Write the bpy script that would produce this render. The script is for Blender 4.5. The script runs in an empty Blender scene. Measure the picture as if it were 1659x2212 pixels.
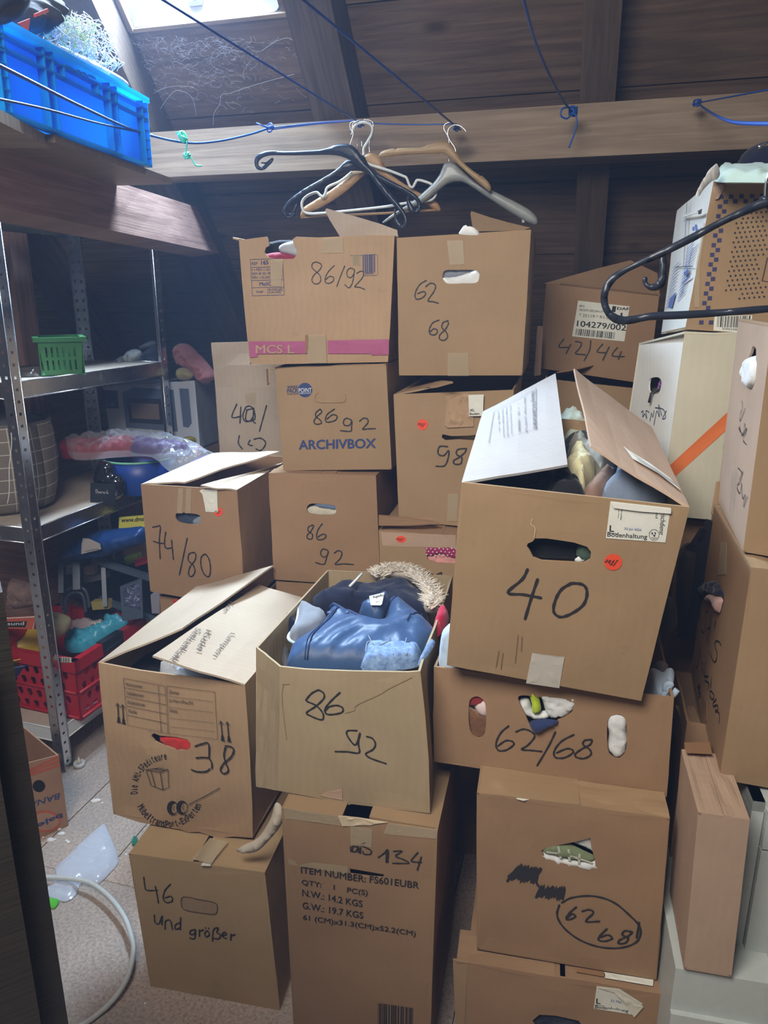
import bpy, bmesh, math, random
from mathutils import Vector as Vec, noise
from mathutils.geometry import delaunay_2d_cdt
SC = bpy.context.scene
COL = SC.collection
R = math.radians
# ------------------------------------------------------------------ camera
EYE = Vec((0, 0, 1.58)); FPX = 1600.0; PIT = R(16)
cd = bpy.data.cameras.new('camera'); cam = bpy.data.objects.new('camera', cd); COL.objects.link(cam)
cam.location = EYE; cam.rotation_euler = (R(90) - PIT, 0, 0)
cd.sensor_fit = 'VERTICAL'; cd.sensor_height = 24.0; cd.lens = FPX / 2212 * 24.0; cd.clip_start = .02
SC.camera = cam
SC.view_settings.view_transform = 'Standard'; SC.view_settings.look = 'None'
SC.view_settings.gamma = 1; SC.view_settings.use_curve_mapping = False
SC.view_settings.exposure = EXPOSURE = 0.0
SC.cycles.use_denoising = True
SC.cycles.max_bounces = 6; SC.cycles.diffuse_bounces = 4; SC.cycles.use_adaptive_sampling = True; SC.cycles.adaptive_threshold = .05; SC.cycles.adaptive_min_samples = 20; SC.cycles.glossy_bounces = 3
SC.cycles.transmission_bounces = 4; SC.cycles.transparent_max_bounces = 12
SC.cycles.caustics_reflective = False; SC.cycles.caustics_refractive = False
SC.cycles.sample_clamp_indirect = 6
# house axes: the eaves run at YAW to the picture
YAW = 15.7
def ax(yaw):
    a = R(yaw)
    return Vec((math.cos(a), -math.sin(a), 0)), Vec((math.sin(a), math.cos(a), 0))
HU, HV = ax(YAW); UP = Vec((0, 0, 1))
ROOF_V, ROOF_Z, ROOF_S = 2.80, 2.20, 1.11          # roof boards: z = ROOF_Z - ROOF_S * (V - ROOF_V)
ROOF_N = (HV * -ROOF_S - UP).normalized()           # into the room
ROOF_D = (HV - UP * ROOF_S).normalized()            # down the slope
ROOF_P = HV * ROOF_V + UP * ROOF_Z
# ------------------------------------------------------------------ light
w = bpy.data.worlds.new('sky'); SC.world = w; w.use_nodes = True
bg = w.node_tree.nodes['Background']; bg.inputs[0].default_value = (.62, .80, 1, 1); bg.inputs[1].default_value = 2.2
HAZE = .017
if HAZE:
    vs_ = w.node_tree.nodes.new('ShaderNodeVolumeScatter'); vs_.inputs['Density'].default_value = HAZE; vs_.inputs['Color'].default_value = (.42, .60, 1, 1); vs_.inputs['Anisotropy'].default_value = .1
    w.node_tree.links.new(vs_.outputs[0], w.node_tree.nodes['World Output'].inputs['Volume'])
SC.cycles.volume_bounces = 0
def area(name, loc, direction, sx, sy, power, col, spread=180):
    l = bpy.data.lights.new(name, 'AREA'); l.shape = 'RECTANGLE'; l.size = sx; l.size_y = sy
    l.energy = power; l.color = col; l.spread = R(spread)
    o = bpy.data.objects.new(name, l); COL.objects.link(o); o.location = loc
    o.rotation_euler = Vec(direction).to_track_quat('-Z', 'Y').to_euler()
    return o
WIN_C = ROOF_P - ROOF_D * .69 - HU * 1.345            # middle of the roof window (see window_1)
FILL_WIN_C = HV * -.08 + UP * 2.44 - HU * .52            # middle of the unseen window added for fill light (fill_window)
LIGHTS = [area('daylight_roof_window', WIN_C - ROOF_N * .16, ROOF_N, .52, .72, 400, (.57, .77, 1)),
          area('fill_light_behind', FILL_WIN_C - (HV * 1.11 - UP).normalized() * .15, HV * 1.11 - UP, 1.0, .8, 82, (1, .95, .88))]  # unseen fill light, added to brighten the box fronts
# ------------------------------------------------------------------ geometry helpers
def ray(px, py):
    x = (px - 829.5) / FPX; y = (1106 - py) / FPX; c, s = math.cos(PIT), math.sin(PIT)
    return Vec((x, c + y * s, -s + y * c))
def at_z(px, py, z):
    r = ray(px, py); return EYE + r * ((z - EYE.z) / r.z)
def at_y(px, py, y):
    r = ray(px, py); return EYE + r * (y / r.y)
class Plane:
    """A plane in the room; px() gives the place on it that is seen at a photo pixel, at() the room point."""
    def __init__(s, o, u, v):
        s.wf = None; s.o = Vec(o); s.u = Vec(u).normalized(); v = Vec(v); s.v = (v - s.u * v.dot(s.u)).normalized(); s.n = s.u.cross(s.v)
    def hit(s, px, py):
        r = ray(px, py); return EYE + r * ((s.o - EYE).dot(s.n) / r.dot(s.n))
    def px(s, px, py):
        d = s.hit(px, py) - s.o; return (d.dot(s.u), d.dot(s.v))
    def poly(s, pts): return [s.px(*p) for p in pts]
    def at(s, a, b, w=0.0): return s.o + s.u * a + s.v * b + s.n * (w + (s.wf(a, b) if s.wf else 0))
    def shift(s, w): return Plane(s.o + s.n * w, s.u, s.v)
def standing(px, py, y, yaw=13.0, lean=0.0):
    u, b = ax(yaw); a = R(lean)
    return Plane(at_y(px, py, y), u, UP * math.cos(a) - b * math.sin(a))
def lying(px, py, z, yaw=13.0, tilt=0.0):
    u, b = ax(yaw); a = R(tilt)
    return Plane(at_z(px, py, z), u, b * math.cos(a) + UP * math.sin(a))
def smooth(pts, k=6, closed=False):
    n = len(pts)
    if n < 3: return list(pts)
    out = []
    for i in range(n if closed else n - 1):
        if closed: p = [pts[(i + j) % n] for j in (-1, 0, 1, 2)]
        else: p = [pts[max(0, min(n - 1, i + j))] for j in (-1, 0, 1, 2)]
        for q in range(k):
            t = q / k
            out.append(tuple(.5 * (2 * p[1][c] + (p[2][c] - p[0][c]) * t + (2 * p[0][c] - 5 * p[1][c] + 4 * p[2][c] - p[3][c]) * t * t
                       + (3 * p[1][c] - p[0][c] - 3 * p[2][c] + p[3][c]) * t ** 3) for c in range(len(pts[0]))))
    if not closed: out.append(tuple(pts[-1]))
    return out
def inside(p, poly):
    x, y = p; c = False; n = len(poly); j = n - 1
    for i in range(n):
        xi, yi = poly[i]; xj, yj = poly[j]
        if (yi > y) != (yj > y) and x < (xj - xi) * (y - yi) / (yj - yi) + xi: c = not c
        j = i
    return c
def edge_dist(p, polys):
    px, py = p; best = 9e9
    for poly in polys:
        n = len(poly)
        for i in range(n):
            ax_, ay = poly[i]; bx, by = poly[(i + 1) % n]; dx, dy = bx - ax_, by - ay; L = dx * dx + dy * dy
            t = 0 if L < 1e-14 else max(0, min(1, ((px - ax_) * dx + (py - ay) * dy) / L))
            d = (px - ax_ - t * dx) ** 2 + (py - ay - t * dy) ** 2
            if d < best: best = d
    return math.sqrt(best)
class Sheet(Plane):
    """Marks on a bent four-cornered flap A B C D: px() works on its mean plane, at() follows the bent sheet."""
    def __init__(s, A, B, C, D, u, v, wob=None):
        super().__init__((A + B + C + D) / 4, u, v); s.q = (A, B, C, D); s.wb = wob
    def at(s, a, b, w=0.0):
        A, B, C, D = s.q; f = lambda p: ((p - s.o).dot(s.u), (p - s.o).dot(s.v)); P = [f(p) for p in s.q]; x = y = .5
        for _ in range(12):
            gx = [(P[0][i] * (1 - x) + P[1][i] * x) * (1 - y) + (P[3][i] * (1 - x) + P[2][i] * x) * y for i in (0, 1)]
            dx = [(P[1][i] - P[0][i]) * (1 - y) + (P[2][i] - P[3][i]) * y for i in (0, 1)]; dy = [(P[3][i] - P[0][i]) * (1 - x) + (P[2][i] - P[1][i]) * x for i in (0, 1)]
            e = (a - gx[0], b - gx[1]); det = dx[0] * dy[1] - dx[1] * dy[0] or 1e-9
            x += (e[0] * dy[1] - e[1] * dy[0]) / det; y += (dx[0] * e[1] - dx[1] * e[0]) / det
        p = (A * (1 - x) + B * x) * (1 - y) + (D * (1 - x) + C * x) * y
        return p + s.n * (w + (s.wb(x, y) if s.wb else 0))
class MB:
    """Collects faces with UVs in metres and links them as one mesh object."""
    def __init__(s): s.v = []; s.f = []; s.uv = []; s.sm = []; s.mi = []
    def face(s, pts, uvs=None, sm=False, mi=0):
        i = len(s.v); s.v += [Vec(p) for p in pts]; s.f.append(list(range(i, i + len(pts))))
        s.uv.append(uvs or [(0, 0)] * len(pts)); s.sm.append(sm); s.mi.append(mi)
    def mesh(s, verts, faces, uvs=None, sm=True, mi=0):
        i = len(s.v); s.v += [Vec(p) for p in verts]
        for k, f in enumerate(faces):
            s.f.append([i + a for a in f]); s.uv.append([uvs[a] for a in f] if uvs else [(0, 0)] * len(f)); s.sm.append(sm); s.mi.append(mi)
    def build(s, name, mat, parent=None, loc=None, merge=0, split=False):
        if split and len(s.f) > 1:
            import numpy as np
            lo = np.array([[min(s.v[i][c] for i in f) for c in range(3)] for f in s.f]); hi = np.array([[max(s.v[i][c] for i in f) for c in range(3)] for f in s.f])
            n = len(s.f); lab = list(range(n)); sz = (hi - lo).max(1)
            def find(a):
                while lab[a] != a: lab[a] = lab[lab[a]]; a = lab[a]
                return a
            for i in range(n):
                g = np.maximum(0, np.maximum(lo[i] - hi[i + 1:], lo[i + 1:] - hi[i])); d = np.sqrt((g * g).sum(1))
                for j in np.nonzero(d <= np.maximum(.014, .4 * np.maximum(sz[i], sz[i + 1:])))[0]: lab[find(int(i + 1 + j))] = find(i)
            roots = sorted({find(i) for i in range(n)})
            if len(roots) > 1:
                for r in roots:
                    m = MB(); m.v = s.v; idx = [i for i in range(n) if find(i) == r]; mp = {}
                    for i in idx:
                        for a in s.f[i]: mp.setdefault(a, len(mp))
                    m.v = [s.v[a] for a in mp]; m.f = [[mp[a] for a in s.f[i]] for i in idx]; m.uv = [s.uv[i] for i in idx]; m.sm = [s.sm[i] for i in idx]; m.mi = [s.mi[i] for i in idx]
                    o = m.build(name, mat, parent, loc, merge)
                return o
        L = Vec(parent['at']) if parent is not None else (Vec(loc) if loc is not None else None)
        if L is None:
            xs = [p.x for p in s.v]; ys = [p.y for p in s.v]; zs = [p.z for p in s.v]
            L = Vec(((min(xs) + max(xs)) / 2, (min(ys) + max(ys)) / 2, min(zs)))
        me = bpy.data.meshes.new(name); me.from_pydata([p - L for p in s.v], [], s.f)
        ul = me.uv_layers.new(name='UVMap'); k = 0
        for u in s.uv:
            for c in u: ul.data[k].uv = c; k += 1
        for p, a, m in zip(me.polygons, s.sm, s.mi): p.use_smooth = a; p.material_index = m
        for m in (mat if isinstance(mat, (list, tuple)) else [mat]): me.materials.append(m)
        if merge:
            bm = bmesh.new(); bm.from_mesh(me); bmesh.ops.remove_doubles(bm, verts=bm.verts, dist=merge)
            bmesh.ops.recalc_face_normals(bm, faces=bm.faces); bm.to_mesh(me); bm.free()
        me.validate(); me.update()
        o = bpy.data.objects.new(name, me); COL.objects.link(o)
        if parent is not None:
            o.parent = parent; o['at'] = [L.x, L.y, L.z]
        else: o.location = L; o['at'] = [L.x, L.y, L.z]
        return o
    # ---- shapes
    def box(s, o, u, v, n, a, b, c, uo=(0, 0), mi=0):
        """Cuboid from corner o along unit axes u, v, n with sizes a, b, c."""
        P = lambda i, j, k: Vec(o) + u * (a * i) + v * (b * j) + n * (c * k)
        def q(p, w, h): s.face(p, [(uo[0], uo[1]), (uo[0] + w, uo[1]), (uo[0] + w, uo[1] + h), (uo[0], uo[1] + h)], mi=mi)
        q([P(0,0,1), P(1,0,1), P(1,1,1), P(0,1,1)], a, b); q([P(1,0,0), P(0,0,0), P(0,1,0), P(1,1,0)], a, b)
        q([P(0,0,0), P(1,0,0), P(1,0,1), P(0,0,1)], a, c); q([P(1,1,0), P(0,1,0), P(0,1,1), P(1,1,1)], a, c)
        q([P(0,1,0), P(0,0,0), P(0,0,1), P(0,1,1)], b, c); q([P(1,0,0), P(1,1,0), P(1,1,1), P(1,0,1)], b, c)
    def beam(s, A, B, side, w, h, uo=(0, 0)):
        """Bar from A to B whose corner edge runs A-B; extends w along side and h along side x axis."""
        d = (B - A); L = d.length; d = d / L; sd = (Vec(side) - d * Vec(side).dot(d)).normalized(); t = d.cross(sd)
        s.box(A, d, sd, t, L, w, h, uo)
    def slab(s, A, B, C, D, t, nu=1, nv=1, wob=None, uo=None, sm=False, mi=0):
        """Sheet with corners A B C D (ccw seen from its outer face), t thick inwards."""
        A, B, C, D = Vec(A), Vec(B), Vec(C), Vec(D); n = ((B - A).cross(D - A) + (D - C).cross(B - C)).normalized()
        lu = ((B - A).length + (C - D).length) / 2; lv = ((D - A).length + (C - B).length) / 2
        uo = uo or (random.random() * 3, random.random() * 3)
        vs = []; uv = []
        for j in range(nv + 1):
            for i in range(nu + 1):
                a, b = i / nu, j / nv
                p = (A * (1 - a) + B * a) * (1 - b) + (D * (1 - a) + C * a) * b
                if wob: p = p + n * wob(a, b)
                vs.append(p); uv.append((uo[0] + a * lu, uo[1] + b * lv))
        m = len(vs); vs2 = vs + [p - n * t for p in vs]; uv2 = uv + uv; W = nu + 1
        f = [[j * W + i, j * W + i + 1, (j + 1) * W + i + 1, (j + 1) * W + i] for j in range(nv) for i in range(nu)]
        s.mesh(vs2, f + [[m + a for a in reversed(q)] for q in f], uv2, sm, mi)
        rim = [i for i in range(nu)] + [j * W + nu for j in range(nv)] + [nv * W + i for i in range(nu, 0, -1)] + [j * W for j in range(nv, 0, -1)]
        for k, a in enumerate(rim):
            b = rim[(k + 1) % len(rim)]; s.face([vs2[b], vs2[a], vs2[m + a], vs2[m + b]], [uv2[b], uv2[a], uv2[a], uv2[b]], False, mi)
    def panel(s, pl, outline, holes=(), t=.004, step=None, wf=None, wb=None, sm=False, uo=None, mi=0):
        """Sheet of any outline in a plane with real holes; wf/wb(a, b, d) shape its two faces (d = distance to the rim)."""
        uo = uo or (random.random() * 3, random.random() * 3)
        polys = [list(outline)] + [list(h) for h in holes]; pts = []; ed = []
        for q in polys:
            i = len(pts); pts += [Vec(p) for p in q]; ed += [(i + k, i + (k + 1) % len(q)) for k in range(len(q))]
        if step:
            xs = [p[0] for p in outline]; ys = [p[1] for p in outline]; rnd = random.Random(5)
            y = min(ys) + step / 2; row = 0
            while y < max(ys):
                x = min(xs) + step * (.5 if row % 2 else .15)
                while x < max(xs):
                    p = (x + rnd.uniform(-.12, .12) * step, y + rnd.uniform(-.12, .12) * step)
                    if inside(p, polys[0]) and not any(inside(p, h) for h in polys[1:]) and edge_dist(p, polys) > step * .35: pts.append(Vec(p))
                    x += step
                y += step * .87; row += 1
        vo, eo, fo = delaunay_2d_cdt(pts, ed, [], 0, 1e-7, False)[:3]
        tri = []
        for f in fo:
            c = (sum(vo[i].x for i in f) / len(f), sum(vo[i].y for i in f) / len(f))
            if inside(c, polys[0]) and not any(inside(c, h) for h in polys[1:]): tri.append(list(f))
        use = {}
        for f in tri:
            for k in range(len(f)): use[(f[k], f[(k + 1) % len(f)])] = 1
        bnd = [e for e in use if (e[1], e[0]) not in use]
        fr = []; bk = []; uv = []
        for p in vo:
            d = edge_dist(p, polys) if (wf and step) else 0
            a, b = p.x, p.y
            fr.append(pl.at(a, b, wf(a, b, d) if wf else 0)); bk.append(pl.at(a, b, wb(a, b, d) if wb else ((wf(a, b, d) if wf else 0) - t))); uv.append((uo[0] + a, uo[1] + b))
        m = len(fr)
        walls = [[e[1], e[0], m + e[0], m + e[1]] for e in bnd]
        s.mesh(fr + bk, tri + [[m + a for a in reversed(f)] for f in tri] + (walls if sm else []), uv + uv, sm, mi)
        if not sm:
            for e in bnd: s.face([fr[e[1]], fr[e[0]], bk[e[0]], bk[e[1]]], [uv[e[1]], uv[e[0]], uv[e[0]], uv[e[1]]], False, mi)
    def ribbon(s, pl, pts, width, off=.0008, cap=True, mi=0):
        """A pen stroke on a plane."""
        n = len(pts)
        if n < 2: return
        L = []; Rr = []
        for i in range(n):
            a = pts[max(0, i - 1)]; b = pts[min(n - 1, i + 1)]; dx, dy = b[0] - a[0], b[1] - a[1]; l = math.hypot(dx, dy) or 1
            w = width / 2 * (1 + .15 * math.sin(i * 1.7))
            nx, ny = -dy / l * w, dx / l * w
            L.append((pts[i][0] + nx, pts[i][1] + ny)); Rr.append((pts[i][0] - nx, pts[i][1] - ny))
        for i in range(n - 1):
            s.face([pl.at(*Rr[i], off), pl.at(*Rr[i + 1], off), pl.at(*L[i + 1], off), pl.at(*L[i], off)], mi=mi)
        if cap:
            for c in (pts[0], pts[-1]):
                s.face([pl.at(c[0] + math.cos(k * .785) * width * .5, c[1] + math.sin(k * .785) * width * .5, off) for k in range(8)], mi=mi)
    def tube(s, pts, r, seg=8, closed=False, caps=True, mi=0):
        P = [Vec(p) for p in pts]; n = len(P); rr = r if isinstance(r, (list, tuple)) else [r] * n
        T = []
        for i in range(n):
            a = P[i - 1] if (i or closed) else P[0]; b = P[(i + 1) % n] if (i < n - 1 or closed) else P[-1]
            T.append((b - a).normalized() if (b - a).length > 1e-9 else Vec((0, 0, 1)))
        up = UP if abs(T[0].z) < .9 else Vec((1, 0, 0)); e = (up - T[0] * up.dot(T[0])).normalized(); rings = []; vs = []
        for i in range(n):
            e = (e - T[i] * e.dot(T[i])).normalized(); f = T[i].cross(e)
            rings.append(len(vs)); vs += [P[i] + (e * math.cos(2 * math.pi * k / seg) + f * math.sin(2 * math.pi * k / seg)) * rr[i] for k in range(seg)]
        fs = []
        for i in range(n if closed else n - 1):
            a = rings[i]; b = rings[(i + 1) % n]
            fs += [[a + k, a + (k + 1) % seg, b + (k + 1) % seg, b + k] for k in range(seg)]
        if caps and not closed: fs += [list(reversed(range(seg))), [rings[-1] + k for k in range(seg)]]
        s.mesh(vs, fs, None, True, mi)
    def strip(s, pts, side, w, t, mi=0):
        """Flat bar along a path: width w along side, thickness t."""
        P = [Vec(p) for p in pts]; n = len(P); vs = []
        for i in range(n):
            T = (P[min(n - 1, i + 1)] - P[max(0, i - 1)]).normalized(); sd = (Vec(side) - T * Vec(side).dot(T)).normalized(); q = T.cross(sd)
            vs += [P[i] + sd * (w / 2 * a) + q * (t / 2 * b) for a, b in ((-1, -1), (1, -1), (1, 1), (-1, 1))]
        fs = [[4 * i + k, 4 * i + (k + 1) % 4, 4 * i + 4 + (k + 1) % 4, 4 * i + 4 + k] for i in range(n - 1) for k in range(4)]
        s.mesh(vs, fs + [[3, 2, 1, 0], [4 * n - 4 + k for k in range(4)]], None, False, mi)
    def lathe(s, c, prof, seg=24, axis=UP, mi=0, caps=True):
        ref = Vec((1, 0, 0)) if abs(Vec(axis).x) < .9 else Vec((0, 1, 0)); a = Vec(axis).normalized(); e = (ref - a * ref.dot(a)).normalized(); f = a.cross(e); vs = []
        for r, h in prof: vs += [Vec(c) + a * h + (e * math.cos(2 * math.pi * k / seg) + f * math.sin(2 * math.pi * k / seg)) * r for k in range(seg)]
        fs = [[i * seg + k, i * seg + (k + 1) % seg, (i + 1) * seg + (k + 1) % seg, (i + 1) * seg + k] for i in range(len(prof) - 1) for k in range(seg)]
        if caps: fs += [list(reversed(range(seg))), [(len(prof) - 1) * seg + k for k in range(seg)]]
        s.mesh(vs, fs, None, True, mi)
    def blob(s, c, rx, ry, rz, u=None, amp=.15, sc=8.0, seed=0, nu=36, nv=22, flat=0.0, mi=0):
        """A crumpled lump of cloth."""
        u = u or Vec((1, 0, 0)); b = UP.cross(u); vs = []; off = Vec((seed * 3.1, seed * 1.7, seed * .9))
        for j in range(nv + 1):
            th = math.pi * j / nv
            for i in range(nu):
                ph = 2 * math.pi * i / nu; d = Vec((math.sin(th) * math.cos(ph), math.sin(th) * math.sin(ph), math.cos(th)))
                q = Vec((d.x * rx, d.y * ry, d.z * rz)); m = fold(q * sc + off)
                k = 1 + amp * m
                z = q.z * k
                if z < 0: z *= (1 - flat)
                vs.append(Vec(c) + u * (q.x * k) + b * (q.y * k) + UP * z)
        fs = [[j * nu + i, (j + 1) * nu + i, (j + 1) * nu + (i + 1) % nu, j * nu + (i + 1) % nu] for j in range(nv) for i in range(nu)]
        s.mesh(vs, fs, None, True, mi)
def fold(q):
    """Ridged, warped noise: cloth folds, about -1..1."""
    q = Vec(q); wq = q + noise.noise_vector(q * .6) * .9
    a = 1 - 2 * abs(noise.noise(wq)); b = 1 - 2 * abs(noise.noise(wq * 2.1 + Vec((7, 3, 1))))
    c = 1 - 2 * abs(noise.noise(wq * 4.3 + Vec((2, 9, 5))))
    return (a * abs(a)) * .62 + b * .34 + c * .16
def put(o, label=None, cat=None, group=None, kind=None):
    for k, v in (('label', label), ('category', cat), ('group', group), ('kind', kind)):
        if v: o[k] = v
    return o
def thing(name, label, cat, loc, group=None):
    o = bpy.data.objects.new(name, None); COL.objects.link(o); o.location = loc; o['at'] = list(Vec(loc)); o.empty_display_size = .05
    return put(o, label, cat, group)
# ------------------------------------------------------------------ materials
MATS = {}
def nodes(name):
    m = bpy.data.materials.new(name); m.use_nodes = True; nt = m.node_tree; b = nt.nodes['Principled BSDF']
    return m, nt, b
def N(nt, kind, **kw):
    n = nt.nodes.new(kind)
    for k, v in kw.items():
        if k.startswith('i_'): n.inputs[int(k[2:])].default_value = v
        else: setattr(n, k, v)
    return n
def ramp(nt, fac, stops):
    r = N(nt, 'ShaderNodeValToRGB'); cr = r.color_ramp
    while len(cr.elements) < len(stops): cr.elements.new(.5)
    for e, (p, c) in zip(cr.elements, stops): e.position = p; e.color = (*c, 1)
    nt.links.new(fac, r.inputs[0]); return r.outputs[0]
def mix(nt, fac, a, b, mode='MIX'):
    m = N(nt, 'ShaderNodeMix', data_type='RGBA', blend_type=mode)
    for sock, val in ((m.inputs[0], fac), (m.inputs[6], a), (m.inputs[7], b)):
        if hasattr(val, 'is_linked'): nt.links.new(val, sock)
        elif isinstance(val, (int, float)): sock.default_value = val
        else: sock.default_value = (*val, 1)
    return m.outputs[2]
def srgb(r, g, b):
    f = lambda c: (c / 255 / 12.92) if c / 255 <= .04045 else ((c / 255 + .055) / 1.055) ** 2.4
    return (f(r), f(g), f(b))
def mul(c, k): return tuple(min(1, a * k) for a in c)
def uvmap(nt, scale=(1, 1, 1), rot=0):
    t = N(nt, 'ShaderNodeTexCoord'); m = N(nt, 'ShaderNodeMapping'); m.inputs['Scale'].default_value = scale; m.inputs['Rotation'].default_value = (0, 0, rot)
    nt.links.new(t.outputs['UV'], m.inputs[0]); return m.outputs[0]
def noise_t(nt, vec, sc, det=4, rough=.55, dist=0):
    n = N(nt, 'ShaderNodeTexNoise'); n.inputs['Scale'].default_value = sc; n.inputs['Detail'].default_value = det; n.inputs['Roughness'].default_value = rough
    n.inputs['Distortion'].default_value = dist; nt.links.new(vec, n.inputs['Vector']); return n.outputs[0]
def bump(nt, b, h, strength=.2, dist=.002):
    n = N(nt, 'ShaderNodeBump'); n.inputs['Strength'].default_value = strength; n.inputs['Distance'].default_value = dist
    nt.links.new(h, n.inputs['Height']); nt.links.new(n.outputs[0], b.inputs['Normal'])
def plain(name, col, rough=.6, metal=0, spec=.5, alpha=None, coat=0, sss=None):
    if name in MATS: return MATS[name]
    m, nt, b = nodes(name); b.inputs['Base Color'].default_value = (*col, 1); b.inputs['Roughness'].default_value = rough; b.inputs['Metallic'].default_value = metal
    b.inputs['Specular IOR Level'].default_value = spec; b.inputs['Coat Weight'].default_value = coat
    t = N(nt, 'ShaderNodeTexCoord'); n = noise_t(nt, t.outputs['Object'], 60, 3); nt.links.new(mix(nt, n, mul(col, .9), mul(col, 1.08)), b.inputs['Base Color'])
    MATS[name] = m; return m
def cardboard(name, col, ribs=.02, rough=.75, wear=.5):
    if name in MATS: return MATS[name]
    m, nt, b = nodes(name); uv = uvmap(nt)
    big = noise_t(nt, uv, 5, 5, .6); fib = noise_t(nt, uvmap(nt, (900, 160, 1)), 1, 2)
    wv = N(nt, 'ShaderNodeTexWave', wave_type='BANDS', bands_direction='X'); wv.inputs['Scale'].default_value = 17; wv.inputs['Distortion'].default_value = 9
    wv.inputs['Detail'].default_value = 2; wv.inputs['Detail Scale'].default_value = .4; nt.links.new(uv, wv.inputs['Vector'])
    c = mix(nt, big, mul(col, .82), mul(col, 1.16)); c = mix(nt, fib, mix(nt, .10, c, (0, 0, 0)), c)
    c = mix(nt, wv.outputs[0], mix(nt, ribs, c, mul(col, .45)), c)
    st = ramp(nt, noise_t(nt, uv, 16, 4, .65), [(.0, (1, 1, 1)), (.30, (1, 1, 1)), (.36, (0, 0, 0))])
    c = mix(nt, mix(nt, .5 * wear, (0, 0, 0), st), c, mul(col, .70))
    nt.links.new(c, b.inputs['Base Color']); b.inputs['Roughness'].default_value = rough; b.inputs['Specular IOR Level'].default_value = .3
    h = mix(nt, .5, wv.outputs[0], noise_t(nt, uv, 40, 4)); bump(nt, b, h, .09, .0025)
    MATS[name] = m; return m
def wood(name, a, c, sc=1.0, rough=.75, knots=True, contrast=1.0, spec=.3):
    if name in MATS: return MATS[name]
    m, nt, b = nodes(name); uv = uvmap(nt)
    g = noise_t(nt, uvmap(nt, (2.2 * sc, 42 * sc, 1)), 1, 6, .62, .6); f = noise_t(nt, uvmap(nt, (6 * sc, 190 * sc, 1)), 1, 3)
    col = ramp(nt, g, [(.30, a), (.72, c)]); col = mix(nt, f, mix(nt, .22 * contrast, col, (0, 0, 0)), col)
    lg = noise_t(nt, uv, 3.1, 3); col = mix(nt, lg, mix(nt, .30, col, (0, 0, 0)), mix(nt, .06, col, (1, .9, .75)))
    if knots:
        v = N(nt, 'ShaderNodeTexVoronoi'); v.inputs['Scale'].default_value = 1; nt.links.new(uvmap(nt, (2.1, 4.6, 1)), v.inputs['Vector'])
        k = ramp(nt, v.outputs['Distance'], [(0, (1, 1, 1)), (.05, (.9, .9, .9)), (.12, (0, 0, 0))]); col = mix(nt, mix(nt, .75, (0, 0, 0), k), col, mul(a, .35))
    nt.links.new(col, b.inputs['Base Color']); b.inputs['Roughness'].default_value = rough; b.inputs['Specular IOR Level'].default_value = spec
    bump(nt, b, mix(nt, .5, g, f), .35, .003)
    MATS[name] = m; return m
def cloth(name, col, sc=1.0, var=.15, rough=.9, sheen=.2):
    if name in MATS: return MATS[name]
    m, nt, b = nodes(name); t = N(nt, 'ShaderNodeTexCoord')
    a = noise_t(nt, t.outputs['Object'], 14 * sc, 4); f = noise_t(nt, t.outputs['Object'], 420 * sc, 2)
    c = mix(nt, a, mul(col, 1 - var), mul(col, 1 + var)); c = mix(nt, f, mix(nt, .18, c, (0, 0, 0)), c)
    nt.links.new(c, b.inputs['Base Color']); b.inputs['Roughness'].default_value = rough; b.inputs['Sheen Weight'].default_value = sheen; b.inputs['Specular IOR Level'].default_value = .25
    bump(nt, b, f, .25, .001); MATS[name] = m; return m
def film(name, col=(.9, .95, 1), gloss=.25, trans=.75, rough=.12):
    """Thin clear sheet: partly see-through, partly shiny."""
    if name in MATS: return MATS[name]
    m, nt, b = nodes(name); b.inputs['Base Color'].default_value = (*col, 1); b.inputs['Roughness'].default_value = rough; b.inputs['Specular IOR Level'].default_value = .5 + gloss
    tr = N(nt, 'ShaderNodeBsdfTransparent'); ms = N(nt, 'ShaderNodeMixShader'); lw = N(nt, 'ShaderNodeLayerWeight'); lw.inputs[0].default_value = .35
    mm = N(nt, 'ShaderNodeMath', operation='MULTIPLY_ADD'); mm.inputs[1].default_value = -trans * .6; mm.inputs[2].default_value = trans
    nt.links.new(lw.outputs['Facing'], mm.inputs[0]); nt.links.new(mm.outputs[0], ms.inputs[0])
    nt.links.new(b.outputs[0], ms.inputs[1]); nt.links.new(tr.outputs[0], ms.inputs[2])
    nt.links.new(ms.outputs[0], nt.nodes['Material Output'].inputs[0]); MATS[name] = m; return m

def glow_through(m, col, f):
    """Lets a thin plastic pass some light from behind."""
    nt = m.node_tree; b = nt.nodes['Principled BSDF']; t = N(nt, 'ShaderNodeBsdfTranslucent'); t.inputs[0].default_value = (*col, 1); ms = N(nt, 'ShaderNodeMixShader'); ms.inputs[0].default_value = f
    nt.links.new(b.outputs[0], ms.inputs[1]); nt.links.new(t.outputs[0], ms.inputs[2]); nt.links.new(ms.outputs[0], nt.nodes['Material Output'].inputs[0])
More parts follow.
